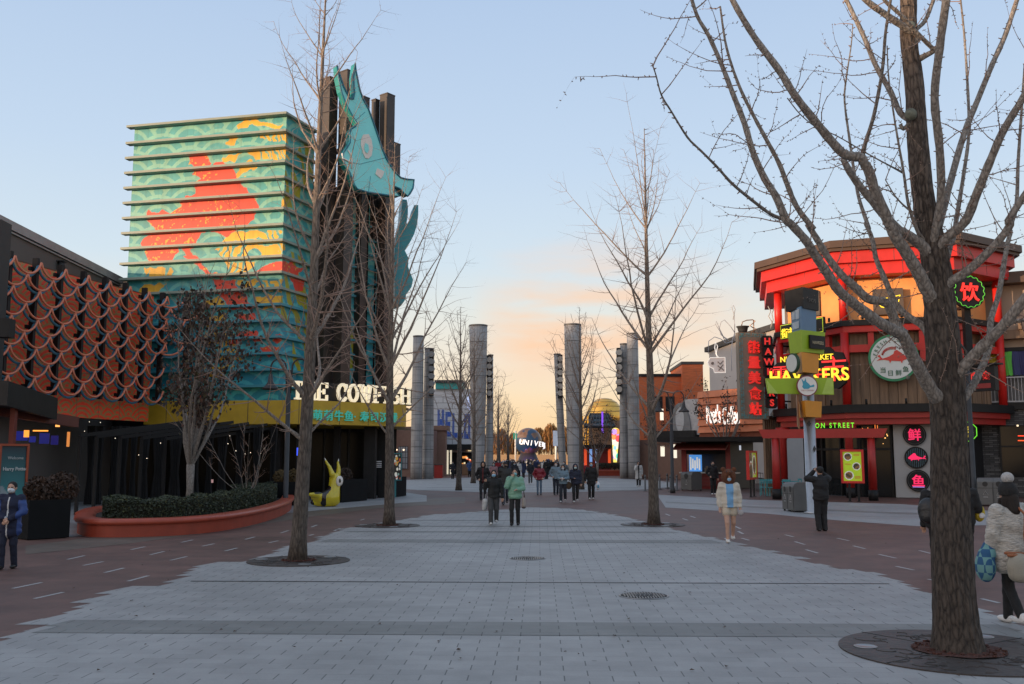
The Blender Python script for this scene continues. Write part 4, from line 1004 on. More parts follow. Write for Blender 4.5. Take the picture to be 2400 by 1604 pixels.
# ================================================================== right side: the red-columned pavilion restaurant
M_REDP = mat('red_lacquer', (.58, .019, .014), .45, var=.16, vscale=1.1, bump=.12, bscale=5)
M_REDD = mat('red_lacquer_deep', (.36, .018, .014), .45, var=.1)
M_ROOF = mat('brown_fascia', (.085, .048, .032), .55, var=.12, vscale=.8)
M_ROOFG = mat('grey_fascia', (.045, .045, .048), .55, var=.1)
M_OCHRE = mat('ochre_panel', (.74, .32, .10), .55, var=.12, vscale=1.2)
M_WOOD = mat('wood_board', (.20, .125, .075), .6, var=.35, vscale=2.2, stretch=(3, 3, .25))
M_CONC = mat('pale_render', (.36, .36, .36), .7, var=.06, vscale=.8)
M_GLASS2 = mat('night_glass', (.008, .010, .012), .1, var=0, spec=.25)
neon = lambda nm, c, e: mat(nm, c, .4, var=0, emit=e)
M_NY = neon('neon_yellow', (1, .72, .04), 1.0); M_NR = neon('neon_red', (.9, .03, .03), .8); M_NG = neon('neon_green', (.18, .85, .03), .8); M_NP = neon('neon_pink', (.95, .02, .12), .75); M_NW = neon('neon_white', (1, .93, .85), .9)
M_LETR = mat('red_letter', (.85, .035, .028), .4, var=0, emit=.5); M_GREYB = mat('taupe_board', (.24, .20, .155), .55, var=.18, vscale=1.0)
M_TEALK = mat('teal_key', (.05, .17, .19), .5, var=0)

hw = thing('pavilion_restaurant', 'many-sided restaurant with red columns, red eaves and brown board cladding', 'restaurant', P(2050, 1072, 50)[:2]+(0,))
zr = 12.78
RA, RB, RC, RD = P(1768, 615, 52.3), P(1944, 564, 47.0), P(2252, 545, 45.2), P(2395, 578, 48.4)
roof = [Vector((p.x, p.y, 0)) for p in (RA, RB, RC, RD)]
RE_, RF = Vector((RD.x+1.0, RD.y+6, 0)), Vector((RA.x+1.5, RA.y+7, 0))
ring0 = roof+[RE_, RF]
def inset(poly, d):
    r = []; n = len(poly)
    for i in range(n):
        a, b, c = poly[i-1], poly[i], poly[(i+1) % n]
        t1, t2 = (b-a).normalized(), (c-b).normalized(); n1, n2 = Vector((t1.y, -t1.x, 0)), Vector((t2.y, -t2.x, 0))
        m = (n1+n2).normalized(); r.append(b-m*d/max(.3, m.dot(n1)))
    return r
def band(d, z0, z1, m, nm, par=hw):
    mb = MB(); mb.vprism([(p.x, p.y) for p in inset(ring0, d)], z0, z1); return mb.build(nm, m, par)
# roof: brown where it faces the street, grey slab above the end bay
mb = MB(); mb.vprism([(p.x, p.y) for p in ring0], zr-.36, zr)
mb.vprism([(p.x, p.y) for p in inset(ring0, .12)], zr-.52, zr-.362); mb.build('roof', M_ROOF, hw)
band(.35, zr-1.10, zr-.524, M_REDP, 'eave_beam'); band(.62, zr-1.72, zr-1.104, M_REDP, 'eave_beam')
for d_, z0, z1 in ((.35, zr-1.10, zr-.524), (.62, zr-1.72, zr-1.104), (0, zr-.36, zr)):
    q_ = inset(ring0, d_)
    for i in range(3):
        f = frame(q_[i], q_[i+1]); n_ = int(f.L/1.9)
        for k in range(1, n_): mb = MB(); u = f.L*k/n_+(.4 if d_ == .62 else 0); mb.fbox(f, u-.012, u+.012, .002, .006, z0+.01, z1-.01); mb.build('panel_joint', M_ROOFG, hw)
W1 = inset(ring0, 1.75); band(1.75, 3.6, zr-1.724, M_WOOD, 'wall_core')
def bay(i, d=1.75): q = inset(ring0, d); return frame(q[i], q[i+1])
zm0, zm1 = 8.25, 8.85
for i in range(3):
    f = bay(i); n_ = max(2, int(f.L/1.9))
    for k in range(n_):
        mb = MB(); mb.fbox(f, f.L*k/n_+.008, f.L*(k+1)/n_-.008, .003, .05, zm1+.003, zr-1.74); mb.build('upper_panel', M_OCHRE, hw)
    mb = MB(); nb = int(f.L/.42)
    for k in range(nb): mb.fbox(f, f.L*k/nb+.014, f.L*(k+1)/nb-.014, .003, .045+.02*(k % 3), 4.6, zm0-.003)
    mb.build('board_cladding', M_WOOD, hw)
band(.95, zm0+.32, zm1, M_BLACK, 'belt'); band(1.1, zm0, zm0+.317, M_REDP, 'belt_beam')
band(.75, 4.2, 4.6, M_BLACK, 'belt'); band(.95, 3.92, 4.197, M_REDD, 'belt_beam'); band(1.15, 3.62, 3.917, M_REDD, 'belt_beam')
for i in range(3):        # horizontal tie rails with short struts
    f = bay(i, 1.35); mb = MB(); mb.fbox(f, .1, f.L-.1, -.12, .12, 7.25, 7.62); mb.build('tie_rail', M_REDP, hw)
    for u in (.25, .75):
        mb = MB(); mb.fbox(f, f.L*u-.14, f.L*u+.14, -.10, .10, 6.7, 7.247); mb.build('tie_strut', M_REDP, hw); mb = MB(); mb.fbox(f, f.L*u-.14, f.L*u+.14, -.10, .10, 7.623, 8.24); mb.build('tie_strut', M_REDP, hw)
cols = inset(ring0, 1.2)
for p in (cols[0], cols[1], cols[2], cols[3]):
    for z0, z1 in ((zm1+.002, zr-1.724), (4.602, zm0-.002)):
        mb = MB(); mb.cyl((p.x, p.y, z0), .205, z1-z0, 20); mb.build('column', M_REDP, hw)
for p in (cols[0]*.99+cols[1]*.01, cols[1]):
    mb = MB(); mb.lathe((p.x, p.y, 0), [(.22, .01), (.22, .5)], 20); mb.build('column_base', M_BLACK, hw)
    mb = MB(); mb.lathe((p.x, p.y, 0), [(.195, .503), (.19, 2.9), (.25, 3.1), (.38, 3.25), (.38, 3.6)], 20); mb.build('column', M_REDD, hw)
# ground floor
f0, f1, f2_ = bay(0, 2.2), bay(1, 2.2), bay(2, 2.2)
uW = (PLN(2097, 1100, f1(0, 0, 0), f1.n)-f1.a).dot(f1.u)
for f, u0, u1 in ((f0, .1, f0.L), (f1, 0, uW-.1)):
    mb = MB(); mb.fbox(f, u0, u1, -.25, -.2, .02, 3.6); mb.build('glass_front', M_GLASS2, hw)
    n_ = max(2, int((u1-u0)/1.35))
    for k in range(n_+1):
        mb = MB(); u = u0+(u1-u0)*k/n_; mb.fbox(f, u-.05, u+.05, -.22, -.08, .02, 3.58); mb.build('mullion', M_BLACK, hw)
    mb = MB(); mb.fbox(f, u0, u1, -.197, -.1, 2.35, 2.47); mb.build('transom', M_BLACK, hw)
mb = MB(); mb.fbox(f1, uW, f1.L+.2, -.4, .25, .02, 3.6); mb.build('pale_wall', M_CONC, hw)
mb = MB(); mb.fbox(f2_, .3, f2_.L, -.4, .0, .02, 3.6); mb.build('side_wall', M_BLACK, hw)
mb = MB(); q = inset(ring0, 4.6); mb.vprism([(p.x, p.y) for p in q], .02, 3.59); mb.build('inner_core', M_BLACK, hw)
rn = random.Random(9)
for k in range(9):        # hanging tube lamps and far glints seen through the glass
    px = rn.uniform(1895, 2075); p = P(px, rn.uniform(1003, 1022), 47.9); mb = MB(); mb.box(p, (.025, .025, rn.uniform(.2, .4))); mb.build('tube_lamp', neon('tube_glow', (1, .25, .05), 1.0), hw)
for k in range(7):
    p = P(rn.uniform(2030, 2085), rn.uniform(1015, 1075), 47.6); mb = MB(); mb.sphere(p, rn.uniform(.02, .04), 8); mb.build('lamp_bulb', neon('bulb_glow', (1, .5, .15), 1.5), hw)
# small uplights on the belt
for i in range(2):
    f = bay(i, .85)
    for u in (.2, .55, .85):
        mb = MB(); p = f(f.L*u, .02, zm1); mb.cyl(p, .06, .22, 8); mb.build('spot_lamp', M_BLACK, hw)
        mb = MB(); p = f(f.L*u, .1, 4.603); mb.cyl(p, .06, .25, 8); mb.build('spot_lamp', M_BLACK, hw)

# --- signs on the pavilion, each a thing
def sgn_t(name, label, px, py, Y, cat='sign'): return thing(name, label, cat, tuple(P(px, py, Y)))
f1o = bay(1, 1.70); fish_o = f1o(0, .25, 0)
def onf(f, px, py, n=0): 
    o = f(0, n, 0); p = PLN(px, py, o, f.n); return (p-f.a).dot(f.u), p.z
t = sgn_t('round_fish_sign', 'round white sign with a green rim and a leaping red fish', 2093, 841, 46)
u, z = onf(f1o, 2093, 841, .25); cfs = f1o(u, .56, z); r = 1.17
mb = MB(); mb.disc(cfs, r, f1o.n, (0, 0, 1), .16, 48); mb.build('rim', mat('green_rim', (.02, .22, .09), .5), t)
mb = MB(); mb.disc(cfs+f1o.n*.16, r*.90, f1o.n, (0, 0, 1), .012, 48); mb.build('face', mat('sign_face', (.62, .66, .64), .5, var=.03), t)
fo = cfs+f1o.n*.176
def flat(poly, o, uu, k, m, nm, par, nrm, th=.02, vv=Vector((0, 0, 1))):
    q = MB(); q.prism([o+uu*(x*k)+vv*(y*k) for x, y in poly], nrm*th); return q.build(nm, m, par)
FISH = [(-.72, .10), (-.60, .16), (-.55, .05), (-.48, -.03), (-.2, .06), (0, .18), (.05, .32), (.16, .36), (.30, .26), (.48, .10), (.60, .0), (.58, -.08), (.40, -.15), (.36, -.28), (.30, -.17), (.1, -.16), (-.1, -.14), (-.16, -.26), (-.20, -.13), (-.45, -.08), (-.62, -.10), (-.75, -.12), (-.58, 0)]
flat(FISH, fo, f1o.u, 1.05, mat('fish_red', (.60, .05, .035), .5, var=0), 'fish', t, f1o.n)
for k in range(3):
    q = MB(); q.tube([fo+f1o.n*.01+f1o.u*(-.42*1.0+.55*math.cos(a)*(.95-.06*k)+.38)+Vector((0, 0, .05+.48*math.sin(a)*(1-.1*k))) for a in np.linspace(1.2, 2.9, 10)], .016, 4); q.build('splash_line', MATS['fish_red'], t)
def arc_text(s, o, uu, nrm, rad, a0, a1, size, m, name, par, inward=False):
    for i, ch in enumerate(s):
        if ch == ' ': continue
        a = a0+(a1-a0)*i/max(1, len(s)-1); d = uu*math.cos(a)+Vector((0, 0, math.sin(a))); 
        up = d if not inward else -d; xd = up.cross(nrm)*-1 if False else Vector((0, 0, 1)).cross(nrm)*0+ (up.cross(nrm))
        text(ch, size, o+d*rad, xd, up, m, name, par, ext=.006, bold=.003)
mdg = mat('sign_green', (.03, .12, .07), .5, var=0)
arc_text('FRESH CAUGHT', fo, f1o.u, f1o.n, .80, R(168), R(18), .22, mdg, 'letter', t)
for i, ch in enumerate('当日鲜鱼'):
    a = R(232+i*26); d = f1o.u*math.cos(a)+Vector((0, 0, math.sin(a)))
    text(ch, .30, fo+d*.83-Vector((0, 0, .06)), f1o.u, (0, 0, 1), mdg, 'character', t, ext=.006, bold=.004)
# market neon board
f0o = bay(0, .55)
fmk = frame(P(1813, 870, 48.4), P(1980, 870, 46.3))
t = sgn_t('neon_market_sign', 'black cloud-shaped board with yellow and red neon lettering between two red columns', 1895, 870, 47.4)
L_ = fmk.L; zb_, zt_ = P(1895, 905, 47.4).z, P(1895, 825, 47.4).z; h_ = zt_-zb_
cl_ = [(0, .05), (0, .62), (.06, .74), (.14, .74), (.17, .92), (.26, .98), (.60, 1.0), (.66, 1.1), (.80, 1.1), (.86, .96), (.97, .92), (1.0, .74), (1.03, .60), (1.0, .05), (.9, -.12), (.6, -.05), (.12, -.02)]
mb = MB(); mb.prism([fmk(x*L_, -.3, zb_+y*h_) for x, y in cl_], fmk.n*.3); mb.build('board', M_BLACK, t)
text('HAWKERS', h_*.52, fmk(L_*.50, .02, zb_+h_*.12), fmk.u, (0, 0, 1), M_NY, 'lettering', t, ext=.04, bold=.012, sx=.98)
text('NIGHT MARKET', h_*.22, fmk(L_*.48, .02, zb_+h_*.74), fmk.u, (0, 0, 1), M_NY, 'lettering', t, ext=.02, bold=.006)
text('電', h_*.62, fmk(L_*.115, .03, zb_+h_*.12), fmk.u, (0, 0, 1), M_NR, 'character', t, ext=.02)
text('街', h_*.62, fmk(L_*.64, -.01, zb_+h_*.02), fmk.u, (0, 0, 1), M_NR, 'character', t, ext=.02)
text('市', h_*.78, fmk(L_*.86, .03, zb_+h_*.16), fmk.u, (0, 0, 1), M_NR, 'character', t, ext=.02)
# small lintel sign
fsm = frame(P(1829, 770, 49.8), P(1931, 768, 46.8)); t = sgn_t('lintel_sign', 'small black sign with yellow outline above the red tie rails', 1880, 770, 48)
mb = MB(); z0, z1 = P(1880, 788, 48.2).z, P(1880, 752, 48.2).z; mb.fbox(fsm, 0, fsm.L, -.12, 0, z0, z1); mb.build('board', M_BLACK, t)
mb = MB(); mb.tube([fsm(.05, .02, z0+.05), fsm(fsm.L-.05, .02, z0+.05), fsm(fsm.L-.05, .02, z1-.05), fsm(.05, .02, z1-.05)], .02, 5, closed=True); mb.build('neon_outline', neon('neon_olive', (.5, .6, .03), .6), t)
text('街市', .5, fsm(.62, .02, z0+.12), fsm.u, (0, 0, 1), M_NY, 'character', t, ext=.02, bold=.008)
text('HAWKERS', .24, fsm(fsm.L*.66, .02, z0+.42), fsm.u, (0, 0, 1), M_NY, 'lettering', t, ext=.01, bold=.004)
text('MARKET', .24, fsm(fsm.L*.70, .02, z0+.12), fsm.u, (0, 0, 1), M_NY, 'lettering', t, ext=.01, bold=.004)
# tall characters sign and vertical letters
fv = frame(P(1733, 880, 52.4), P(1799, 880, 52.8)); vz0, vz1 = P(1766, 983, 52.6).z, P(1766, 780, 52.6).z
t = sgn_t('vertical_sign', 'tall taupe sign board of five red characters with a teal key-pattern border', 1766, 880, 52.6)
mb = MB(); mb.fbox(fv, 0, fv.L, -.35, 0, vz0, vz1); mb.build('board', M_GREYB, t)
mb = MB(); H_ = vz1-vz0
def key_path(n, x0, z0, x1, z1):
    mb = MB(); e = .03
    def run(a, b):
        d = (b-a); ln_ = d.length; k = max(1, int(ln_/.34)); t_ = d.normalized(); nr = Vector((-t_.y, t_.x)); p = [a]
        for i in range(k):
            s0 = a+t_*(ln_*i/k); st = ln_/k; p += [s0+nr*.15, s0+t_*st*.7+nr*.15, s0+t_*st*.7+nr*.06, s0+t_*st*.35+nr*.06, s0+t_*st*.35, s0+t_*st]
        mb.tube([fv(q.x, .012, q.y) for q in p], .014, 4)
    V2 = lambda x, y: Vector((x, y)); run(V2(x0, z0), V2(x1, z0)); run(V2(x1, z0), V2(x1, z1)); run(V2(x1, z1), V2(x0, z1)); run(V2(x0, z1), V2(x0, z0)); return mb
key_path(0, .07, vz0+.07, fv.L-.07, vz1-.07).build('key_border', mat('teal_glow', (.06, .28, .32), .4, var=0, emit=.15), t)
for i, ch in enumerate('能量美食站'): text(ch, H_*.150, fv(fv.L/2+.02, .02, vz1-H_*(.225+.178*i)), fv.u, (0, 0, 1), M_LETR, 'character', t, ext=.06, bold=.016)
t = sgn_t('vertical_sign', 'red letters stacked in black lobes hung beside the tall taupe board', 1805, 860, 52)
lz = [(1797, 800), (1799, 824), (1801, 848), (1803, 871), (1805, 896), (1807, 921), (1808, 944)]
for (px, py), ch in zip(lz, 'HAWKERS'):
    p = P(px+1, py, 52.0); mb = MB(); w = .30; mb.prism([p+Vector((x, 0, y)) for x, y in ((-w, -.2), (-w*.7, -.31), (w*.7, -.31), (w, -.2), (w, .2), (w*.7, .31), (-w*.7, .31), (-w, .2))], (0, .25, 0)); mb.build('lobe', M_BLACK, t)
    text(ch, .50, p+Vector((0, -.01, -.18)), (1, 0, 0), (0, 0, 1), M_LETR, 'letter', t, ext=.03, bold=.014)
mb = MB()
for py in (810, 940): a = P(1800, py, 52.4); mb.beam(a, a+Vector((2.2, 1.0, 0)), .08)
mb.build('bracket', M_BLACK, t)
# neon bowls
for (px0, px1, py0, py1, Y, lab) in ((2045, 2116, 664, 726, 45.9, 'brown box sign with a yellow neon bowl under the red eaves'), (1898, 1925, 684, 742, 47.6, 'narrow brown box sign with a yellow neon squiggle near the left red column')):
    u0, _ = onf(f1o, px0, 690, .1) if px0 > 1950 else (0, 0)
    f = f1o if px0 > 1950 else frame(P(px0, 700, Y+.3), P(px1, 700, Y))
    if px0 < 1950: u0, u1 = 0, f.L
    else: u1, _ = onf(f1o, px1, 690, .1)
    z0, z1 = P(px0, py1, Y).z, P(px0, py0, Y).z
    t = sgn_t('neon_bowl_sign', lab, (px0+px1)/2, (py0+py1)/2, Y)
    mb = MB(); mb.fbox(f, u0, u1, .06, .4, z0, z1); mb.build('box', mat('box_brown', (.085, .06, .045), .5), t)
    cx_, cz_, ww = (u0+u1)/2, (z0+z1)/2, (u1-u0)
    pts = [(-.40, .20), (-.36, -.02), (-.24, -.2), (0, -.28), (.2, -.22), (.34, -.02), (.40, .22), (.1, .16), (-.1, .12), (-.38, .18)] if px0 > 1950 else [(-.2, -.3), (.1, .1), (-.15, .3), (.2, .1), (-.1, -.1), (.2, -.3)]
    q = MB(); q.tube([f(cx_+x*ww, .42, cz_+y*(z1-z0)) for x, y in pts], .026, 5); q.build('neon_line', M_NY, t)
# drink disc at the far bay
t = sgn_t('round_drink_sign', 'black disc with a red character and green key ring on the pavilion corner', 2268, 684, 45)
p = P(2266, 686, 44.6); ax = Vector((.12, -1, 0)).normalized(); rt = Vector((0, 0, 1)).cross(ax)*1
xd = Vector((1, .12, 0)).normalized()
mb = MB(); mb.disc(p, .80, ax, (0, 0, 1), .2, 40); mb.build('disc', M_BLACK, t)
text('饮', .92, p+ax*.21-Vector((0, 0, .36)), xd, (0, 0, 1), M_LETR, 'character', t, ext=.03, bold=.016)
q = MB(); pts = []
for k in range(64): a = 2*math.pi*k/64; rr = .70+(.055 if (k//2) % 2 else 0); pts.append(p+ax*.22+xd*(rr*math.cos(a))+Vector((0, 0, rr*math.sin(a))))
q.tube(pts, .018, 4, closed=True); q.build('key_ring', neon('ring_green', (.1, .5, .05), .5), t)
mb = MB(); mb.beam(p+Vector((0, 0, -.6)), p+Vector((.1, 1.2, -.6)), .14); mb.beam(p+Vector((.05, .3, -3.5)), p+Vector((.05, .3, -.6)), .3); mb.build('bracket', M_BLACK, t)
# three round pink neon signs on the pale wall
fW = frame(f1(0, .25, 0), f1(f1.L, .25, 0))
for (px, py), ch, lab in (((2143, 1019), '鲜', 'topmost black disc on the pale wall, with a pink neon character'), ((2147, 1073), None, 'middle black disc on the pale wall, with a pink neon fish'), ((2152, 1127), '鱼', 'lowest black disc on the pale wall, with a pink neon character over a bar')):
    u, z = onf(fW, px, py); o = fW(u, 0.0, z); t = sgn_t('neon_disc', lab, px, py, 47)
    mb = MB(); mb.disc(o, .54, fW.n, (0, 0, 1), .10, 40); mb.build('disc', M_BLACK, t)
    if ch:
        text(ch, .62, fW(u, .10, z-.24), fW.u, (0, 0, 1), M_NP, 'character', t, ext=.01, bold=.012)
        q = MB(); q.tube([o+fW.n*.105+fW.u*(.47*math.cos(a))+Vector((0, 0, .47*math.sin(a))) for a in np.linspace(0, 2*math.pi, 40)], .008, 4); q.build('stitch_ring', mat('stitch', (.12, .12, .12), .6), t)
        if ch == '鱼': q = MB(); q.fbox(fW, u-.27, u+.27, .10, .12, z-.32, z-.29); q.build('neon_bar', neon('neon_lilac', (.5, .3, .9), .7), t)
    else:
        flat([(-x, y) for x, y in FISH], o+fW.n*.125, fW.u, .62, M_NP, 'fish', t, fW.n, .01)
        q = MB()
        for k in range(-5, 6):
            hh = math.sqrt(max(.01, .22-(k*.085)**2)); q.fbox(fW, u+k*.085-.008, u+k*.085+.008, .102, .112, z-hh, z+hh)
        q.build('stripe_field', mat('stripe_teal', (.10, .22, .28), .5), t)
# green neon words over the door
t = sgn_t('door_sign', 'green neon letters over the red-framed entrance', 1950, 996, 47)
p = P(1952, 1002, 46.9); fg_ = f1.u
text('ON STREET', .34, P(1956, 1003, 46.6), fg_, (0, 0, 1), M_NG, 'lettering', t, ext=.015, bold=.006, spacing=1.5, sx=.74)
mb = MB(); q0, q1 = P(1893, 1005, 46.8), P(2015, 1005, 46.4); mb.beam(q0, q1, .05); mb.build('rail', M_BLACK, t)
# entrance gate of red beams
t = thing('entrance_gate', 'red timber gate with two posts and a long tapered lintel before the glass doors', 'gate', tuple(G(1930, 1168)))
ga, gb_ = P(1778, 1012, 46.2), P(2080, 1005, 44.4); fgt = frame(ga, gb_); z0, z1 = P(1930, 1027, 45.3).z, P(1930, 1007, 45.3).z
mb = MB(); mb.prism([fgt(0, .14, z1+.02), fgt(.2, .14, z0), fgt(fgt.L-.2, .14, z0), fgt(fgt.L, .14, z1+.02)], -fgt.n*.28); mb.build('lintel', M_REDD, t)
for px, Y in ((1818, 46.0), (2043, 44.7)):
    p = P(px, 1072, Y); mb = MB(); mb.lathe((p.x, p.y, 0), [(.215, .02), (.215, .5)], 20); mb.build('post_base', M_BLACK, t)
    mb = MB(); mb.lathe((p.x, p.y, 0), [(.19, .503), (.17, z0-.01)], 20); mb.build('post', M_REDD, t)
# food boards
def food_board(px0, px1, py0, py1, yb, Y0, Y1, lab, seed):
    f = frame(P(px0, 1072, Y0), P(px1, 1072, Y1)); Ym = (Y0+Y1)/2; z0, z1 = P(px0, py1, Ym).z, P(px0, py0, Ym).z
    t = thing('menu_board', lab, 'menu board', tuple(f(f.L/2, 0, 0)), 'red framed food boards by the pavilion')
    mb = MB(); mb.fbox(f, .0, f.L, -.1, -.012, z0, z1)
    for a in ((0, .1, z0, z1), (f.L-.1, f.L, z0, z1), (.101, f.L-.101, z0, z0+.1), (.101, f.L-.101, z1-.1, z1)): mb.fbox(f, a[0], a[1], -.011, .05, a[2], a[3])
    mb.build('frame', M_REDP, t)
    def fn(U, Z):
        c = np.zeros(U.shape+(3,))+np.array((.42, .60, .02)); rs = np.random.RandomState(seed); L0, H0 = f.L-.2, z1-z0-.2
        for cx_, cz_, r_ in ((.27, .83, .23), (.72, .50, .22), (.30, .19, .25)):
            d = np.hypot((U-.1)/L0-cx_, ((Z-z0-.1)/H0-cz_)*H0/L0)
            c = np.where((d < r_)[..., None], np.array((.70, .70, .66)), c); c = np.where((d < r_*.8)[..., None], np.where((vnoise(U, Z, 14, seed) > .5)[..., None], np.array((.20, .10, .03)), np.array((.04, .035, .02))), c)
        for cx_, cz_ in ((.74, .90), (.26, .56), (.76, .12)):
            mk = (np.abs((U-.1)/L0-cx_) < .16) & (np.abs((Z-z0-.1)/H0-cz_) < .045) & (np.sin(Z*130) > 0)
            c = np.where(mk[..., None], np.array((.45, .10, .02)), c)
        return c
    panel('food_sheet', frame(f(0, .0, 0), f(f.L, .0, 0)), .1, f.L-.1, z0+.1, z1-.1, 0, fn, vmat('lit_food_print', .4, .22), .018, t)
    for u in (f.L*.33, f.L*.72):
        mb = MB(); mb.fbox(f, u-.05, u+.05, -.09, -.02, .015, z0); mb.fbox(f, u-.1, u+.1, -.15, .05, .005, .02); mb.build('leg', M_BLACK, t)
food_board(1970, 2024, 1054, 1133, 1175, 44.0, 43.6, 'red framed lime-green food board between the gate and the pale wall', 3)
food_board(1753, 1773, 1057, 1124, 1160, 47.8, 50.2, 'red framed lime-green food board turned away beside the stall', 5)
# teal café table sets
M_TURQ = mat('turquoise_metal', (.05, .33, .36), .45, var=.05)
def cafe_chair(c, rz, lab):
    t = thing('cafe_chair', lab, 'chair', tuple(c), 'turquoise café chairs', rz); M = Matrix.Translation(c) @ Matrix.Rotation(rz, 4, 'Z')
    def b(nm, boxes):
        mb = MB(); [mb.box(*q) for q in boxes]; mb.v = [M @ Vector(v) for v in mb.v]; mb.build(nm, M_TURQ, t)
    b('seat', [((0, 0, .45), (.42, .42, .03))]); b('backrest', [((0, .2, .83), (.42, .03, .08)), ((0, .2, .68), (.42, .02, .05)), ((-.19, .2, .66), (.03, .03, .4)), ((.19, .2, .66), (.03, .03, .4))])
    for x in (-.19, .19):
        for y in (-.19, .19): b('leg', [((x, y, .22), (.03, .03, .43))])
def cafe_table(c, lab):
    t = thing('cafe_table', lab, 'table', tuple(c), 'turquoise café tables'); mb = MB(); mb.box((c.x, c.y, .74), (.75, .75, .03)); mb.build('tabletop', M_TURQ, t)
    for x in (-.32, .32):
        for y in (-.32, .32): mb = MB(); mb.box((c.x+x, c.y+y, .365), (.035, .035, .715)); mb.build('leg', M_TURQ, t)
for px, Y, lab in ((1800, 51, 'turquoise table left of the left gate post'), (1850, 50.5, 'turquoise table behind the left gate post')):
    p = P(px, 1072, Y); cafe_table(Vector((p.x, p.y, 0)), lab)
for px, Y, rz, lab in ((1788, 50.2, 2.9, 'turquoise chair nearest the red food board'), (1806, 49.9, .2, 'turquoise chair with its back to the plaza beside the left gate post'), (1840, 49.6, 3.0, 'turquoise chair between the two red columns'), (1864, 51.2, -1.4, 'turquoise chair nearest the glass doors')):
    p = P(px, 1072, Y); cafe_chair(Vector((p.x, p.y, 0)), rz, lab)
# slatted timber screen left of the entrance
t = thing('timber_screen', 'tall screen of dark timber slats between the stall and the pavilion', 'screen', tuple(G(1815, 1150)))
a, b = P(1793, 1072, 53.5), P(1838, 1072, 54.5); f = frame(a, b); mb = MB()
for k in range(9): mb.fbox(f, f.L*k/9, f.L*k/9+.09, -.1, .06, .02, 4.1)
mb.fbox(f, -.1, f.L+.1, -.1, .1, 4.103, 4.3); mb.build('slats', M_WOOD, t)

# ---- colourful signpost
M_STEEL = mat('brushed_steel', (.45, .45, .46), .32, .7, var=.08)
M_LIME = mat('lime_panel', (.30, .46, .02), .45, var=.05); M_ORNG = mat('orange_panel', (.68, .26, .012), .45, var=.05); M_BLUEP = mat('blue_panel', (.07, .17, .30), .45, var=.05)
YS = 34.6; pb = P(1903, 1150, YS)
st = thing('signpost', 'steel pole stacked with lime, orange, blue and black sign cubes', 'signpost', (pb.x, pb.y, 0))
zt = P(1880, 700, YS).z; mb = MB(); mb.lathe((pb.x, pb.y, 0), [(.30, .01), (.30, .06), (.205, .08), (.205, zt)], 24); mb.build('pole', M_STEEL, st)
for zz, a in ((3.2, -1.9), (2.3, -1.1)):
    q = MB(); c = Vector((pb.x+.207*math.cos(a), pb.y+.207*math.sin(a), zz)); tt = Vector((-math.sin(a), math.cos(a), 0)); nn_ = Vector((math.cos(a), math.sin(a), 0))
    q.prism([c+tt*.0+Vector((0, 0, .12)), c+tt*.07, c-Vector((0, 0, .12)), c-tt*.07], nn_*.006); q.build('diamond', M_CHAR, st)
def cube(px0, px1, pe, py0, py1, m, nm='cube', skew=.12):
    """two faces meeting at photo column pe"""
    ya = YS-.7; e = P(pe, (py0+py1)/2, ya); l = P(px0, (py0+py1)/2, ya+.9); r = P(px1, (py0+py1)/2, ya+.7); bk = l+r-e
    z0, z1 = P(pe, py1, ya).z, P(pe, py0, ya).z
    mb = MB(); bot = [(q.x, q.y) for q in (l, e, r, bk)]; c = sum((Vector(q) for q in bot), Vector((0, 0)))/4
    top = [((Vector(q)-c)*(1+skew)+c) for q in bot]
    vs = [(x, y, z0) for x, y in bot]+[(v.x, v.y, z1) for v in top]
    mb.add(vs, [(0, 1, 5, 4), (1, 2, 6, 5), (2, 3, 7, 6), (3, 0, 4, 7), (0, 3, 2, 1), (4, 5, 6, 7)]); mb.build(nm, m, st)
    return frame(l, e), frame(e, r), z0, z1
cube(1873, 1924, 1888, 939, 977, M_ORNG); 
q = MB(); p = P(1864, 957, YS-.2); q.prism([p+Vector((x*.12, y*.45-0, z)) for x, y, z in ((0, -.6, -.1), (.2, -.5, -.75), (.5, .2, -.6), (.9, .5, -.1), (.6, .4, .35), (.2, -.4, .62))], (.06, .02, 0)); q.build('side_flag', mat('flag_rust', (.28, .13, .06), .5), st)
fgp = frame(P(1795, 907, YS-.35), P(1954, 907, YS-.45)); z0, z1 = P(1875, 926, YS-.4).z, P(1875, 887, YS-.4).z
mb = MB(); mb.prism([fgp(.0, 0, z1), fgp(.07, 0, z0+.06), fgp(fgp.L, 0, z0), fgp(fgp.L, 0, z1+.02)], -fgp.n*.12); mb.build('plank', M_LIME, st)
mb = MB(); mb.prism([fgp(.02, .002, z1-.02), fgp(.1, .002, z0+.07), fgp(.42, .002, z0+.05)], fgp.n*.004); mb.build('plank_facet', mat('lime_light', (.42, .58, .10), .45), st); mb = MB(); mb.prism([fgp(fgp.L-.42, .002, z0+.03), fgp(fgp.L-.02, .002, z0+.03), fgp(fgp.L-.02, .002, z1-.0), fgp(fgp.L-.22, .002, z1)], fgp.n*.004); mb.build('plank_facet', mat('lime_light', (.42, .58, .10)), st)
fr_l, fr_r, z0, z1 = cube(1866, 1917, 1880, 826, 872, M_ORNG)
q = MB(); p = P(1861, 852, YS-.5); q.disc(p, .36, Vector((-.93, -.36, 0)), (0, 0, 1), .10, 30); q.build('side_disc', mat('disc_green', (.02, .06, .03), .5), st)
q = MB(); q.disc(p+Vector((-.093, -.036, 0)), .31, Vector((-.93, -.36, 0)), (0, 0, 1), .012, 30); q.build('side_disc_face', mat('sign_face', (.6, .6, .6)), st)
fr_l, fr_r, z0, z1 = cube(1851, 1930, 1880, 774, 825, M_LIME)
q = MB(); q.fbox(fr_r, fr_r.L*.25, fr_r.L*.95, .06, .12, z0+.14, z1-.16); q.build('plate', M_BLACK, st)
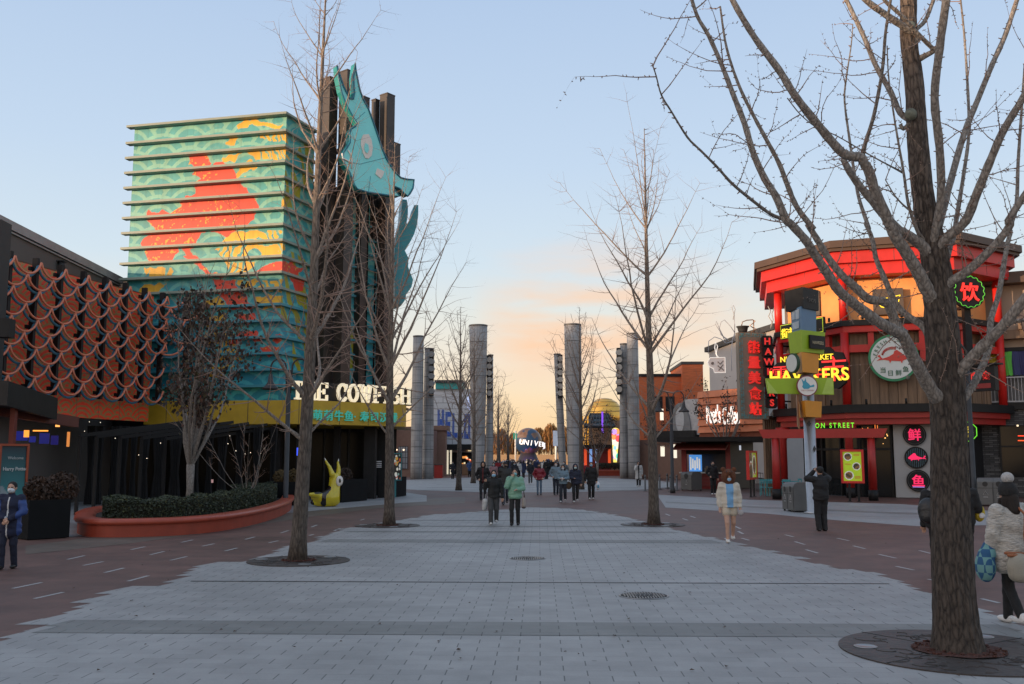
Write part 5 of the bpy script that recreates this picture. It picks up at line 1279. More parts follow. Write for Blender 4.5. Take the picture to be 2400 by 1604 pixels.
text('HAWKERS', .17, fr_r(fr_r.L*.6, .13, z0+.30), fr_r.u, (0, 0, 1), mat('plate_ink', (.35, .30, .20), .5, var=0), 'plate_lettering', st, ext=.004, bold=.003, sx=.78)
fr_l, fr_r, z0, z1 = cube(1855, 1912, 1878, 719, 774, M_BLUEP, skew=.05)
q = MB()
for a in ((.12, .42, .55, .9), (.50, .85, .52, .92), (.15, .8, .12, .42)): q.fbox(fr_l, fr_l.L*a[0], fr_l.L*a[1], .01, .03, z0+(z1-z0)*a[2], z0+(z1-z0)*a[3])
q.build('white_glyph', mat('pale_blue', (.38, .45, .52), .5), st)
fr_l, fr_r, z0, z1 = cube(1840, 1918, 1882, 673, 722, M_BLACK, skew=.03)
text('SHOPS', .2, fr_r(fr_r.L*.55, .02, z0+.26), fr_r.u, (0, 0, 1), mat('dim_ink', (.10, .09, .08), .5, var=0), 'plate_lettering', st, ext=.004, sx=.8)
rdz = thing('round_logo_sign', 'small white disc with a teal horned fish on the lime plank of the signpost', 'sign', tuple(P(1891, 905, YS-.5)))
c = P(1891, 905, YS-.60); q = MB(); q.disc(c, .37, fgp.n, (0, 0, 1), .06, 36); q.build('rim', mat('rim_maroon', (.22, .03, .05), .5), rdz)
q = MB(); q.disc(c+fgp.n*.06, .335, fgp.n, (0, 0, 1), .01, 36); q.build('face', M_WHITEP, rdz)
flat([(-.55, .75), (-.35, .45), (-.25, .50), (-.15, .78), (-.08, .40), (.15, .20), (.3, .0), (.62, .12), (.70, .0), (.60, -.12), (.3, -.14), (.1, -.30), (-.35, -.30), (-.5, -.1), (-.42, .15), (-.45, .3)], c+fgp.n*.072, fgp.u, .36, mat('logo_teal', (.05, .33, .45), .5, var=0), 'fish', rdz, fgp.n, .008)
text('THE COWFISH', .07, c+fgp.n*.072-Vector((0, 0, .19)), fgp.u, (0, 0, 1), mat('logo_ink', (.45, .2, .2), .5, var=0), 'lettering', rdz, ext=.003)

# ---- bins
M_BIN = mat('bin_grey', (.115, .118, .118), .5, .2, var=.08); M_BIND = mat('bin_dark', (.02, .02, .02), .6); M_BINM = mat('bin_mark', (.42, .42, .42), .5, var=0)
def bin_(fr, w, d, h, lab, group):
    t = thing('litter_bin', lab, 'litter bin', tuple(fr(w/2, -d/2, 0)), group); mb = MB()
    prof = [(0, .06), (0, h-.16), (-.05, h-.05), (-.16, h), (-d+.16, h), (-d+.05, h-.05), (-d, h-.16), (-d, .06)]
    mb.prism([fr(0, n_, z) for n_, z in prof], fr.u*w); mb.build('body', M_BIN, t, bevel=.012)
    q = MB(); q.disc(fr(w/2, .003, h-.25), w*.17, fr.n, (0, 0, 1), .008, 24); q.build('opening', M_BIND, t)
    q = MB(); q.fbox(fr, .03, w-.03, .002, .01, h-.42, h-.405); q.fbox(fr, w-.035, w-.02, .002, .01, .1, h-.2); q.build('door_gap', M_BIND, t)
    q = MB(); c = fr(w/2, .006, .52); a = .10
    q.tube([c+fr.u*(-a)+Vector((0, 0, -a*.7)), c+fr.u*a+Vector((0, 0, -a*.7)), c+Vector((0, 0, a*1.1))], .012, 4, closed=True); q.fbox(fr, w/2-.09, w/2+.09, .003, .010, .36, .385); q.build('recycling_mark', M_BINM, t)
    for u in (.06, w-.06):
        for n_ in (-.06, -d+.06): q = MB(); q.fbox(fr, u-.03, u+.03, n_-.03, n_+.03, .002, .059); q.build('foot', M_BIND, t)
fb1 = frame(G(1834, 1197), G(1872, 1203)); bin_(fb1, .60, .85, 1.06, 'grey two-part litter bin, the one further left beside the signpost', 'grey litter bins')
fb2 = frame(G(1858, 1201), G(1884, 1204.5)); fb2 = frame(fb1(.66, .03, 0), fb1(1.5, .05, 0)); bin_(fb2, .66, .9, 1.08, 'grey litter bin standing against the photographer in black', 'grey litter bins')
fb3 = frame(G(1596, 1150), G(1640, 1152)); bin_(fb3, 1.0, .8, 1.12, 'grey litter bin standing before the red food stall', 'grey litter bins')
fb4 = frame(P(2286, 1072, 40.2), P(2312, 1072, 40.0)); bin_(fb4, .6, .8, 1.15, 'grey litter bin just right of the near thick trunk', 'grey litter bins')
fb5 = frame(P(2316, 1072, 40.0), P(2350, 1072, 39.8)); bin_(fb5, .66, .8, 1.15, 'grey litter bin with white recycling mark by the brick wall', 'grey litter bins')

# ---- beige and dark-brick building at the right edge
rb = thing('brick_shop', 'two-storey shop of dark grey brick below and beige render above at the right edge', 'shop', tuple(P(2380, 1072, 50)))
fr_ = frame(P(2215, 1072, 50.5), P(2620, 1072, 47.0))
mbk = bpy.data.materials.new('dark_brick'); mbk.use_nodes = True; _t = mbk.node_tree; _b = _t.nodes['Principled BSDF']; _b.inputs['Roughness'].default_value = .8
_c = _t.nodes.new('ShaderNodeTexCoord'); _m = _t.nodes.new('ShaderNodeMapping'); _m.inputs['Rotation'].default_value = (R(90), 0, 0); _k = _t.nodes.new('ShaderNodeTexBrick'); _t.links.new(_c.outputs['Object'], _m.inputs[0]); _t.links.new(_m.outputs[0], _k.inputs[0])
_k.inputs['Scale'].default_value = 1; _k.inputs['Brick Width'].default_value = .36; _k.inputs['Row Height'].default_value = .10; _k.inputs['Mortar Size'].default_value = .012; _k.inputs['Color1'].default_value = (.045, .045, .047, 1); _k.inputs['Color2'].default_value = (.17, .17, .17, 1); _k.inputs['Mortar'].default_value = (.02, .02, .02, 1); _k.inputs['Bias'].default_value = -.35
_t.links.new(_k.outputs[0], _b.inputs['Base Color'])
mb = MB(); mb.fbox(fr_, 0, fr_.L, -8, 0, .02, 4.4); mb.build('brick_wall', mbk, rb)
mb = MB(); mb.fbox(fr_, 0, fr_.L, -8, .15, 4.403, 4.75); mb.build('band', M_BLACK, rb)
M_BEIGE = mat('beige_render', (.40, .30, .23), .75, var=.06, vscale=.7)
mb = MB(); mb.fbox(fr_, 0, fr_.L, -8, -.6, 4.753, 10.9); mb.build('upper_wall', M_BEIGE, rb)
mb = MB(); mb.fbox(fr_, -.2, fr_.L, -8.2, .25, 10.903, 11.2); mb.fbox(fr_, -.2, fr_.L, -8.2, .1, 11.203, 11.5); mb.build('eave', M_ROOF, rb)
mb = MB(); mb.fbox(fr_, .9, fr_.L, -.597, -.1, 8.05, 8.5); 
for k in range(6): mb.fbox(fr_, 1.2+k*.85, 1.4+k*.85, -.597, .1, 8.503, 8.8)
mb.build('timber_trim', M_WOOD, rb)
mb = MB(); mb.fbox(fr_, .9, fr_.L, -.597, -.3, 7.35, 7.62); mb.build('dark_rail', M_BLACK, rb)
mb = MB(); mb.fbox(fr_, .9, fr_.L, -.597, -.5, 4.76, 6.2); mb.build('corrugated_back', mat('grey_corrugated', (.14, .14, .14), .6, var=.1), rb)
M_RAIL = mat('white_rail', (.45, .45, .46), .5, var=0)
mb = MB(); zr0, zr1 = 4.82, 6.05
for z in (zr0, zr1): mb.beam(fr_(.9, .05, z), fr_(fr_.L, .05, z), .06)
for k in range(int((fr_.L-.9)/.155)): mb.beam(fr_(.95+k*.155, .05, zr0), fr_(.95+k*.155, .05, zr1), .022)
mb.build('balcony_rail', M_RAIL, rb)
u0, _ = onf(fr_, 2347, 1050); mb = MB(); mb.fbox(fr_, u0, u0+3, .002, .02, 1.0, 3.55); mb.build('window_pane', M_GLASS2, rb)
mb = MB(); mb.fbox(fr_, u0-.08, u0-.002, .002, .08, .95, 3.62); mb.fbox(fr_, u0, u0+3, .002, .08, 3.553, 3.62); mb.fbox(fr_, u0, u0+3, .022, .06, 2.5, 2.58); mb.build('window_frame', M_BLACK, rb)
for (px, py, w, h, c) in ((2393, 1022, .3, .05, (1, .06, .02)), (2393, 1033, .3, .05, (1, .10, .02)), (2385, 998, .08, .08, (1, .8, .5))):
    mb = MB(); p = P(px, py, 48.2); mb.box(p, (w, .03, h)); mb.build('inside_light', mat('inlight_%d' % py, c, .5, var=0, emit=1.2), rb)
FLAGC = [('red', (.45, .04, .04), 2278), ('yellow', (.55, .42, .03), 2322), ('green', (.10, .45, .06), 2353), ('blue', (.03, .035, .12), 2390)]
for nm, c, px in FLAGC:
    u, _ = onf(fr_, px, 840, .1); t = thing('bunting_flag', nm+' paper flag with a cut fringe hanging from the dark rail', 'flag', tuple(fr_(u, .1, 7.4)), 'paper flags on the beige wall')
    mb = MB(); w = .40; n_ = 9; top = [(u-w+2*w*i/n_) for i in range(n_+1)]; zt_, zb_ = 7.38, 6.18
    pl = [fr_(x, -.02+.03*math.sin(i), zt_) for i, x in enumerate(top)]+[fr_(x+.06, .06+.05*math.sin(i*1.3), zb_-(.06 if i % 2 else 0)) for i, x in reversed(list(enumerate(top)))]
    k = n_+1; mb.add(pl, [(i, i+1, 2*k-2-i, 2*k-1-i) for i in range(n_)]); mb.build('sheet', mat('flag_'+nm, c, .7, var=.05), t)
    q = MB(); q.tube([fr_(u-w, -.02, 7.39), fr_(u+w, -.02, 7.39)], .015, 5); q.build('hanging_rod', M_BLACK, t)
t = sgn_t('black_box_sign', 'black box sign with red characters beside the near thick trunk', 2300, 890, 44)
f = frame(P(2266, 890, 44.5), P(2332, 890, 43.4)); z0, z1 = P(2300, 917, 44).z, P(2300, 858, 44).z
mb = MB(); mb.fbox(f, 0, f.L, -.3, 0, z0, z1); mb.fbox(f, -.2, f.L+.2, -.4, .1, z1+.002, z1+.08); mb.build('box', M_BLACK, t)
for i, ch in enumerate('面食'): text(ch, .42, f(f.L*(.3+.4*i), .01, z1-.62), f.u, (0, 0, 1), M_LETR, 'character', t, ext=.01, bold=.01)
mb = MB(); mb.fbox(f, f.L*.2, f.L*.85, .01, .02, z0+.12, z0+.34); mb.build('red_strip', mat('dim_red', (.25, .02, .02), .5), t)
t = sgn_t('octagon_sign', 'yellow character in a green neon octagon half hidden by the near thick trunk', 2268, 1012, 44)
p = P(2266, 1012, 44); q = MB(); q.prism([p+Vector((.52*math.cos(a), 0, .52*math.sin(a))) for a in np.arange(8)*math.pi/4+math.pi/8], (0, .1, 0)); q.build('board', M_BLACK, t)
q = MB(); q.tube([p+Vector((.47*math.cos(a), -.02, .47*math.sin(a))) for a in np.arange(8)*math.pi/4+math.pi/8], .018, 5, closed=True); q.build('neon_outline', M_NG, t)
text('子', .6, p+Vector((0, -.01, -.24)), (1, 0, 0), (0, 0, 1), M_NY, 'character', t, ext=.01, bold=.01)
t = thing('lamp_post', 'slim grey lamp post beside the dark brick shop', 'lamp post', tuple(P(2279, 1072, 41)[:2]+(0,))); p = P(2279, 1072, 41)
mb = MB(); mb.lathe((p.x, p.y, 0), [(.16, .01), (.16, .3), (.10, .35), (.09, 6.0)], 14); mb.build('pole', M_CHAR, t)
q = MB(); q.tube([(p.x, p.y, 5.9), (p.x, p.y, 6.5), (p.x-.2, p.y, 6.8), (p.x-.5, p.y, 6.8), (p.x-.6, p.y, 6.5)], .05, 8); q.build('arm', M_CHAR, t)
q = MB(); q.lathe((p.x-.6, p.y, 6.05), [(.34, 0), (.26, .12), (.12, .25), (.06, .45)], 18); q.build('lamp_shade', M_BLACK, t)
# ================================================================== the middle distance
M_METAL = bpy.data.materials.new('perforated_metal'); M_METAL.use_nodes = True
_t = M_METAL.node_tree; _b = _t.nodes['Principled BSDF']; _b.inputs['Metallic'].default_value = .12; _b.inputs['Roughness'].default_value = .55
_c = _t.nodes.new('ShaderNodeTexCoord'); _n = _t.nodes.new('ShaderNodeTexNoise'); _n.inputs['Scale'].default_value = .6; _n.inputs['Detail'].default_value = 6; _t.links.new(_c.outputs['Object'], _n.inputs[0])
_r = _t.nodes.new('ShaderNodeValToRGB'); _r.color_ramp.elements[0].position = .3; _r.color_ramp.elements[1].position = .7; _r.color_ramp.elements[0].color = (.26, .255, .25, 1); _r.color_ramp.elements[1].color = (.42, .415, .41, 1)
_t.links.new(_n.outputs[0], _r.inputs[0])
_mp = _t.nodes.new('ShaderNodeMapping'); _mp.inputs['Rotation'].default_value = (R(90), 0, 0); _k = _t.nodes.new('ShaderNodeTexBrick'); _t.links.new(_c.outputs['Object'], _mp.inputs[0]); _t.links.new(_mp.outputs[0], _k.inputs[0])
_k.offset = 0; _k.inputs['Scale'].default_value = 1; _k.inputs['Brick Width'].default_value = .42; _k.inputs['Row Height'].default_value = .5; _k.inputs['Mortar Size'].default_value = .02; _k.inputs['Color1'].default_value = (1, 1, 1, 1); _k.inputs['Color2'].default_value = (.82, .82, .82, 1); _k.inputs['Mortar'].default_value = (.6, .6, .6, 1)
_x = _t.nodes.new('ShaderNodeMix'); _x.data_type = 'RGBA'; _x.blend_type = 'MULTIPLY'; _x.inputs[0].default_value = .8; _t.links.new(_r.outputs[0], _x.inputs[6]); _t.links.new(_k.outputs[0], _x.inputs[7]); _t.links.new(_x.outputs[2], _b.inputs['Base Color'])
M_SEAM = mat('metal_seam', (.14, .14, .14), .5, .5)
M_LENS = mat('lamp_lens', (.30, .31, .32), .15, .3, var=0)
def pillar(name, label, Y, cols, lamps):
    """cols: (px bottom, px top, y top, width px bottom, width px top); lamps: (px, y0, y1, width px, side)"""
    c0 = P(cols[0][0], 1072, Y); t = thing('light_tower', label, 'light tower', (c0.x, c0.y, 0), 'metal light towers along the walk')
    k = Y/2220
    for i, (pb_, pt_, yt, wb, wt) in enumerate(cols):
        b = P(pb_, 1072, Y+i*1.2); tp = P(pt_, yt, Y+i*1.2); rb_, rt_ = wb*k/2, wt*k/2; mb = MB(); n_ = 9; prof_pts = []
        for j in range(n_+1):
            q = j/n_; bul = 1+.05*math.sin(q*math.pi); prof_pts.append((b.x+(tp.x-b.x)*q, (rb_+(rt_-rb_)*q)*bul, .01+(tp.z-.01)*q))
        mb.tube([(x, b.y, z) for x, r_, z in prof_pts], [r_ for x, r_, z in prof_pts], 28); mb.build('column', M_METAL, t)
        for j in range(1, n_):
            s_ = MB(); x, r_, z = prof_pts[j]; s_.lathe((x, b.y, z), [(r_+.004, -.03), (r_+.012, 0), (r_+.004, .03)], 28); s_.build('seam_ring', M_SEAM, t)
        s_ = MB(); s_.lathe((prof_pts[-1][0], b.y, prof_pts[-1][2]), [(rt_+.01, -.12), (rt_+.03, -.06), (rt_+.03, .02), (rt_-.05, .03)], 28)
        s_.build('top_ring', M_SEAM, t)
    for (px, y0, y1, w, side) in lamps:
        a, b = P(px, y1, Y+.3), P(px, y0, Y+.3); n_ = 6; hh = (b.z-a.z)/n_; ww = w*k
        mb = MB(); mb.box(((a.x+b.x)/2, a.y+.3, (a.z+b.z)/2), (ww*1.15, .7, b.z-a.z+.2)); mb.build('lamp_rack', M_BLACK, t)
        for j in range(n_):
            mb = MB(); z = a.z+hh*(j+.5); x = a.x+(b.x-a.x)*(j+.5)/n_
            mb.mi = 0; mb.disc((x, a.y-.06, z), hh*.40, (0, -1, 0), (0, 0, 1), .16, 16, hh*.40); mb.build('flood_lamp', M_LENS, t)
            mb = MB(); mb.sphere((x+side*ww*.55, a.y+.1, z), hh*.30, 10, (.7, .7, 1)); mb.build('lamp_shell', M_LENS, t)
pillar('light_tower', 'leftmost light tower, slim metal columns beside the mustard fascia', 87, ((976, 981, 788, 27, 25), (1003, 1006, 817, 26, 22)), ((1011, 822, 925, 8, 1),))
pillar('light_tower', 'tall light tower left of the globe with wide flared head', 84, ((1121, 1121, 763, 26, 43), (1146, 1150, 832, 20, 12)), ((1147, 836, 930, 11, 1),))
pillar('light_tower', 'tall light tower right of the globe with wide flared head', 84, ((1347, 1342, 761, 30, 40), (1320, 1306, 830, 17, 16)), ((1313, 834, 930, 10, -1),))
pillar('light_tower', 'rightmost light tower, slim metal columns before the brick building', 90, ((1486, 1482, 782, 27, 26), (1463, 1462, 806, 22, 18)), ((1451, 818, 922, 8, -1),))

def block(mb, px0, px1, Y, zt, depth=12, Y1=None, z0=0.0):
    f = frame(P(px0, 1072, Y), P(px1, 1072, Y1 or Y)); mb.fbox(f, 0, f.L, -depth, 0, z0, zt); return f
# white hall with blue letters on the left
bh = thing('white_hall', 'white panelled hall with big striped blue letters and a teal roof edge', 'building', tuple(P(1050, 1072, 108)[:2]+(0,)))
M_WPAN = bpy.data.materials.new('white_panels'); M_WPAN.use_nodes = True; _t = M_WPAN.node_tree; _b = _t.nodes['Principled BSDF']; _b.inputs['Roughness'].default_value = .6
_c = _t.nodes.new('ShaderNodeTexCoord'); _m = _t.nodes.new('ShaderNodeMapping'); _m.inputs['Rotation'].default_value = (R(90), 0, 0); _k = _t.nodes.new('ShaderNodeTexBrick'); _t.links.new(_c.outputs['Object'], _m.inputs[0]); _t.links.new(_m.outputs[0], _k.inputs[0])
_k.inputs['Scale'].default_value = 1; _k.inputs['Brick Width'].default_value = 2.2; _k.inputs['Row Height'].default_value = .68; _k.inputs['Mortar Size'].default_value = .03; _k.inputs['Color1'].default_value = (.50, .52, .54, 1); _k.inputs['Color2'].default_value = (.56, .57, .59, 1); _k.inputs['Mortar'].default_value = (.16, .17, .18, 1); _t.links.new(_k.outputs[0], _b.inputs['Base Color'])
mb = MB(); zt = HZ(912, 108); f = block(mb, 1008, 1106, 108, zt); mb.build('wall', M_WPAN, bh)
mb = MB(); mb.fbox(f, f.L*.12, f.L*.75, -6, .3, zt+.003, zt+.7); mb.build('roof_edge', mat('teal_eave', (.03, .33, .32), .5), bh)
mb = MB(); mb.fbox(f, f.L*.10, f.L*.78, -6.2, .6, zt+.703, zt+1.0); mb.build('roof', M_CHAR, bh)
M_BLUEL = mat('blue_letter', (.035, .10, .42), .5, var=.05)
lz0, lz1 = HZ(1018, 107.8), HZ(960, 107.8)
def striped(ch, u0, u1, z0, z1, n=.03):
    G_ = {'H': [(0, .36, 0, 1), (.64, 1, 0, 1), (.36, .64, .38, .62)], 'E': [(0, .38, 0, 1), (.38, 1, 0, .2), (.38, 1, .8, 1), (.38, .85, .4, .6)], 'L': [(0, .4, 0, 1), (.4, 1, 0, .2)], 'O': [(0, .36, 0, 1), (.64, 1, 0, 1), (.36, .64, 0, .2), (.36, .64, .8, 1)]}
    mb = MB(); w = u1-u0
    for a, b, c, d in G_[ch]:
        if b-a > .5 or d-c < .5: mb.fbox(f, u0+a*w, u0+b*w, 0.002, n, z0+c*(z1-z0), z0+d*(z1-z0)); continue
        for k in range(3): e = (b-a)/3; mb.fbox(f, u0+(a+e*k)*w, u0+(a+e*(k+.72))*w, 0.002, n, z0+c*(z1-z0), z0+d*(z1-z0))
    mb.build('letter', M_BLUEL, bh)
for ch, a, b, dz_ in (('H', .17, .33, .0), ('E', .36, .50, -.25), ('L', .53, .65, -.4), ('L', .67, .79, -.4), ('O', .81, .96, -.5)): striped(ch, f.L*a, f.L*b, lz0+dz_, lz1+dz_)
mb = MB(); mb.fbox(f, .2, f.L, .05, 1.6, HZ(1047, 107)-.4, HZ(1047, 107)+.25); mb.build('shop_awning', M_BLACK, bh)
mb = MB(); mb.fbox(f, f.L*.45, f.L, .02, .06, .1, HZ(1050, 107)-.5); mb.build('shop_glass', M_BLACK, bh)
for u, w, c, nm in ((.18, .10, (.04, .08, .2), 'blue_door'), (.40, .04, (.9, .8, .6), 'lit_panel'), (.48, .04, (.9, .8, .6), 'lit_panel')):
    mb = MB(); mb.fbox(f, f.L*u, f.L*(u+w), .062, .1, .1, 3.0); mb.build(nm, mat('shop_'+nm, c, .5, var=0, emit=.7 if nm == 'lit_panel' else 0), bh)
rs = random.Random(8)
for k in range(16):
    mb = MB(); c = rs.choice(((.9, .35, .08), (.8, .15, .05), (.9, .7, .4))); mb.fbox(f, f.L*.62+rs.uniform(0, f.L*.33), 0, 0, 0, 0, 0); u = f.L*(.64+.33*rs.random()); z = rs.uniform(.8, 3.0)
    mb = MB(); mb.fbox(f, u, u+rs.uniform(.15, .4), .062, .12, z, z+rs.uniform(.1, .3)); mb.build('shelf_light', mat('shelf_%d' % int(c[1]*100), c, .5, var=0, emit=.8), bh)
mb = MB(); q = P(1101, 944, 107); mb.disc(q, .35, (0, -1, 0), (0, 0, 1), .12, 24, .9); mb.build('round_emblem', mat('emblem_lit', (.55, .65, .95), .5, var=0, emit=.5), bh)
t = thing('clay_portal', 'clay-coloured square porch in front of the white hall', 'porch', tuple(P(1030, 1072, 100)[:2]+(0,)))
M_CLAY = mat('clay_render', (.20, .115, .085), .75, var=.08)
mb = MB(); f3 = block(mb, 1024, 1044, 100, HZ(1010, 100), 1.5); mb.build('pier', M_CLAY, t)
mb = MB(); mb.fbox(f3, -1.6, f3.L+.3, -1.6, .2, HZ(1009, 100), HZ(998, 100)); mb.build('lintel', M_CLAY, t)
t = thing('vendor_counter', 'red counter box standing by the foot of the leftmost light tower', 'counter', tuple(P(1033, 1072, 92)[:2]+(0,)))
mb = MB(); block(mb, 1018, 1037, 92, 1.25, .9); mb.build('counter_body', mat('counter_red', (.30, .02, .015), .5), t)
mb = MB(); f_ = frame(P(1017, 1072, 92), P(1038, 1072, 92)); mb.fbox(f_, 0, f_.L, -1, .05, 1.253, 1.32); mb.build('countertop', M_CHAR, t)
t = thing('drawer_cart', 'small wooden drawer cart glowing under string lights in front of the white hall', 'cart', tuple(P(1090, 1072, 98)[:2]+(0,)))
mb = MB(); f_ = block(mb, 1083, 1099, 98, 1.3, .7, z0=.15); mb.build('cabinet', mat('cart_wood', (.16, .09, .05), .6), t)
for k in range(3): mb = MB(); mb.fbox(f_, .06, f_.L-.06, .003, .03, .25+k*.34, .52+k*.34); mb.build('drawer', mat('cart_wood'  , (0, 0, 0)), t)
# link building right behind the black wing
t = thing('clay_shop', 'clay-coloured shop with a gridded window right behind the black wing', 'shop', tuple(P(965, 1072, 98)[:2]+(0,)))
mb = MB(); f_ = block(mb, 905, 1006, 98, HZ(1000, 98), 10); mb.build('wall', M_CLAY, t)
mb = MB(); mb.fbox(f_, f_.L*.28, f_.L*.5, .003, .04, .8, 3.1); mb.build('window_pane', mat('pale_pane', (.30, .31, .33), .3, var=.05), t)
mb = MB()
for k in range(5): mb.fbox(f_, f_.L*(.28+.055*k)-.02, f_.L*(.28+.055*k)+.02, .042, .07, .8, 3.1)
for k in range(5): mb.fbox(f_, f_.L*.28, f_.L*.5, .072, .09, .8+.57*k, .84+.57*k)
mb.build('window_grid', M_BLACK, t)
for k in (.26, .42):
    mb = MB(); mb.sphere(f_(f_.L*k, .5, 2.75), .09, 8); mb.build('lamp_bulb', neon('warm_bulb', (1, .75, .5), 2.0), t)
mb = MB(); mb.fbox(f_, f_.L*.20, f_.L*.205+.12, .3, .5, 3.2, 5.3); mb.build('red_banner', mat('banner_red', (.45, .03, .03), .5), t)

# globe on its fountain plinth
YG = 240
gc = P(1238, 1035, YG); gr = 31.5*YG/2220
gt = thing('earth_globe', 'huge earth globe ringed by glowing white letters at the far end of the walk', 'globe', (gc.x, gc.y, 0))
def globe_fn():
    nu, nv = 96, 48; th, ph = np.meshgrid(np.linspace(0, 2*math.pi, nu), np.linspace(-math.pi/2, math.pi/2, nv))
    X, Y_, Z_ = np.cos(ph)*np.cos(th), np.cos(ph)*np.sin(th), np.sin(ph)
    n1 = vnoise(th*1.0+.35, ph*1.3+2.4, .95, 31)+.45*vnoise(th+9, ph+4, 3.1, 32)
    land = n1 > .74
    c = np.where(land[..., None], np.array((.17, .10, .065))+.08*(vnoise(th, ph, 5, 3)[..., None]-.5), np.array((.015, .045, .10)))
    V = np.stack([gc.x+gr*X, gc.y+gr*Y_, gc.z+gr*Z_], -1).reshape(-1, 3)
    o = grid_mesh('globe_shell', V, nu, nv, c, vmat('globe_paint', .35), gt); o.data.polygons.foreach_set('use_smooth', [True]*len(o.data.polygons)); return o
globe_fn()
M_UL = neon('globe_letter', (1, .97, .95), .9)
tilt = -.20
for i, ch in enumerate('UNIVERSAL'):
    a = R(-114)+i*R(17); rr = gr*1.22; d = Vector((math.cos(a), math.sin(a), 0)); xd = Vector((-math.sin(a), math.cos(a), 0))
    z = gc.z-gr*.22-gr*.04*i
    xd2 = (xd+Vector((0, 0, -.20))).normalized(); upv = d.cross(xd2)
    text(ch, gr*.52, gc+d*rr+Vector((0, 0, z-gc.z)), xd2, upv, M_UL, 'letter', gt, ext=.05, bold=.02)
mb = MB(); mb.lathe((gc.x, gc.y, 0), [(gr*1.5, .01), (gr*1.5, .8), (gr*.8, .9), (gr*.55, gc.z-gr*.86)], 40); mb.build('plinth', mat('plinth_stone', (.04, .035, .04), .6), gt)
mb = MB(); mb.lathe((gc.x, gc.y, 0), [(gr*.50, gc.z-gr*1.02), (gr*.54, gc.z-gr*.98), (gr*.45, gc.z-gr*.93)], 40); mb.build('light_ring', neon('violet_glow', (.10, .02, .9), 1.2), gt)
for a in (-1.9, -1.2):     # the violet floodlights at the globe's foot
    ld = bpy.data.lights.new('violet_flood', 'POINT'); ld.energy = 60; ld.color = (.22, .06, 1); ld.shadow_soft_size = .3
    lo = bpy.data.objects.new('violet_flood', ld); COL.objects.link(lo); lo.location = (gc.x+gr*1.0*math.cos(a), gc.y+gr*1.0*math.sin(a), gc.z-gr*1.15); attach(lo, gt)
t = thing('flag_mast', 'white mast with a teal pennant left of the globe', 'mast', tuple(P(1208, 1072, 200)[:2]+(0,))); p = P(1208, 1072, 200)
mb = MB(); mb.tube([(p.x, p.y, .01), (p.x, p.y, P(1208, 1010, 200).z)], .16, 8); mb.build('pole', M_WHITEP, t)
mb = MB(); a = P(1205, 1030, 200); b = P(1209, 1015, 200); mb.box(((a.x+b.x)/2, a.y-.1, (a.z+b.z)/2), (.8, .08, b.z-a.z)); mb.build('pennant', mat('pennant_teal', (.02, .30, .22), .5), t)
t = thing('flag_mast', 'pale blue banner mast right of the globe', 'mast', tuple(P(1303, 1072, 170)[:2]+(0,))); p = P(1303, 1072, 170)
mb = MB(); mb.tube([(p.x, p.y, .01), (p.x, p.y, P(1303, 1010, 170).z)], .2, 8); mb.build('pole', M_WHITEP, t)
mb = MB(); a = P(1296, 1046, 170); b = P(1309, 1010, 170); mb.box(((a.x+b.x)/2, a.y-.2, (a.z+b.z)/2), (1.0, .08, b.z-a.z)); mb.build('banner', mat('banner_blue', (.22, .32, .5), .5), t)
t = thing('low_terrace', 'low sandstone terrace wall catching the sun in front of the far willows', 'wall', (P(1240, 1072, 225).x, 225, 0)); mb = MB()
f_ = frame(P(1120, 1072, 262), P(1420, 1072, 262)); mb.fbox(f_, 0, f_.L, -1, 0, .0, HZ(1066, 262)); mb.build('terrace_wall', mat('sandstone', (.40, .26, .14), .7), t)

# golden-domed theatre on the right
dt = thing('domed_theatre', 'sand-coloured theatre under a golden dome with a sloped glass roof', 'theatre', tuple(P(1420, 1072, 125)[:2]+(0,)))
YD = 125; c = P(1417, 972, YD+5); rD = 42*(YD+5)/2220
mb = MB(); mb.lathe((c.x, c.y, c.z), [(rD, -2.0), (rD*1.02, -.2)]+[(rD*math.cos(a)+.001, rD*.92*math.sin(a)) for a in np.linspace(0, math.pi/2, 14)], 48); mb.build('dome', mat('gold_leaf', (.80, .46, .10), .28, .8, var=.08), dt)
for k in range(4): mb = MB(); a = .15+.33*k; r_ = rD*math.cos(a); mb.lathe((c.x, c.y, c.z+rD*.92*math.sin(a)), [(r_+.01, -.04), (r_+.05, 0), (r_-.01, .05)], 48); mb.build('dome_ring', mat('gold_seam', (.30, .17, .05), .4, .6), dt)
M_SAND = mat('sand_render', (.34, .24, .15), .75, var=.08)
mb = MB(); f_ = block(mb, 1372, 1468, YD, HZ(986, YD), 14); mb.build('wall', M_SAND, dt)
mb = MB(); a, b, c2, d = P(1368, 1000, YD-4), P(1442, 1000, YD-4), P(1425, 970, YD), P(1384, 970, YD); mb.add([a, b, c2, d], [(0, 1, 2, 3)]); mb.prism([a, b, c2, d], (0, .2, -.2)); mb.build('glass_roof', mat('sky_glass', (.05, .09, .11), .15, .2, var=0), dt)
q = MB()
for k in range(9): w = k/8; q.beam(a*(1-w)+b*w+Vector((0, -.06, .06)), d*(1-w)+c2*w+Vector((0, -.06, .06)), .10)
for k in range(4): w = k/3; q.beam(a*(1-w)+d*w+Vector((0, -.06, .06)), b*(1-w)+c2*w+Vector((0, -.06, .06)), .09)
q.build('roof_bars', M_CHAR, dt)
mb = MB(); f4 = frame(P(1362, 1072, YD-6), P(1432, 1072, YD-6)); mb.fbox(f4, 0, f4.L, -3, 0, .02, HZ(1050, YD-6)); mb.build('shop_row', mat('shop_red', (.22, .02, .015), .5), dt)
mb = MB(); mb.fbox(f4, -.5, f4.L+.5, -3.2, 1.4, HZ(1050, YD-6)+.003, HZ(1043, YD-6)); mb.build('shop_canopy', M_BLACK, dt)
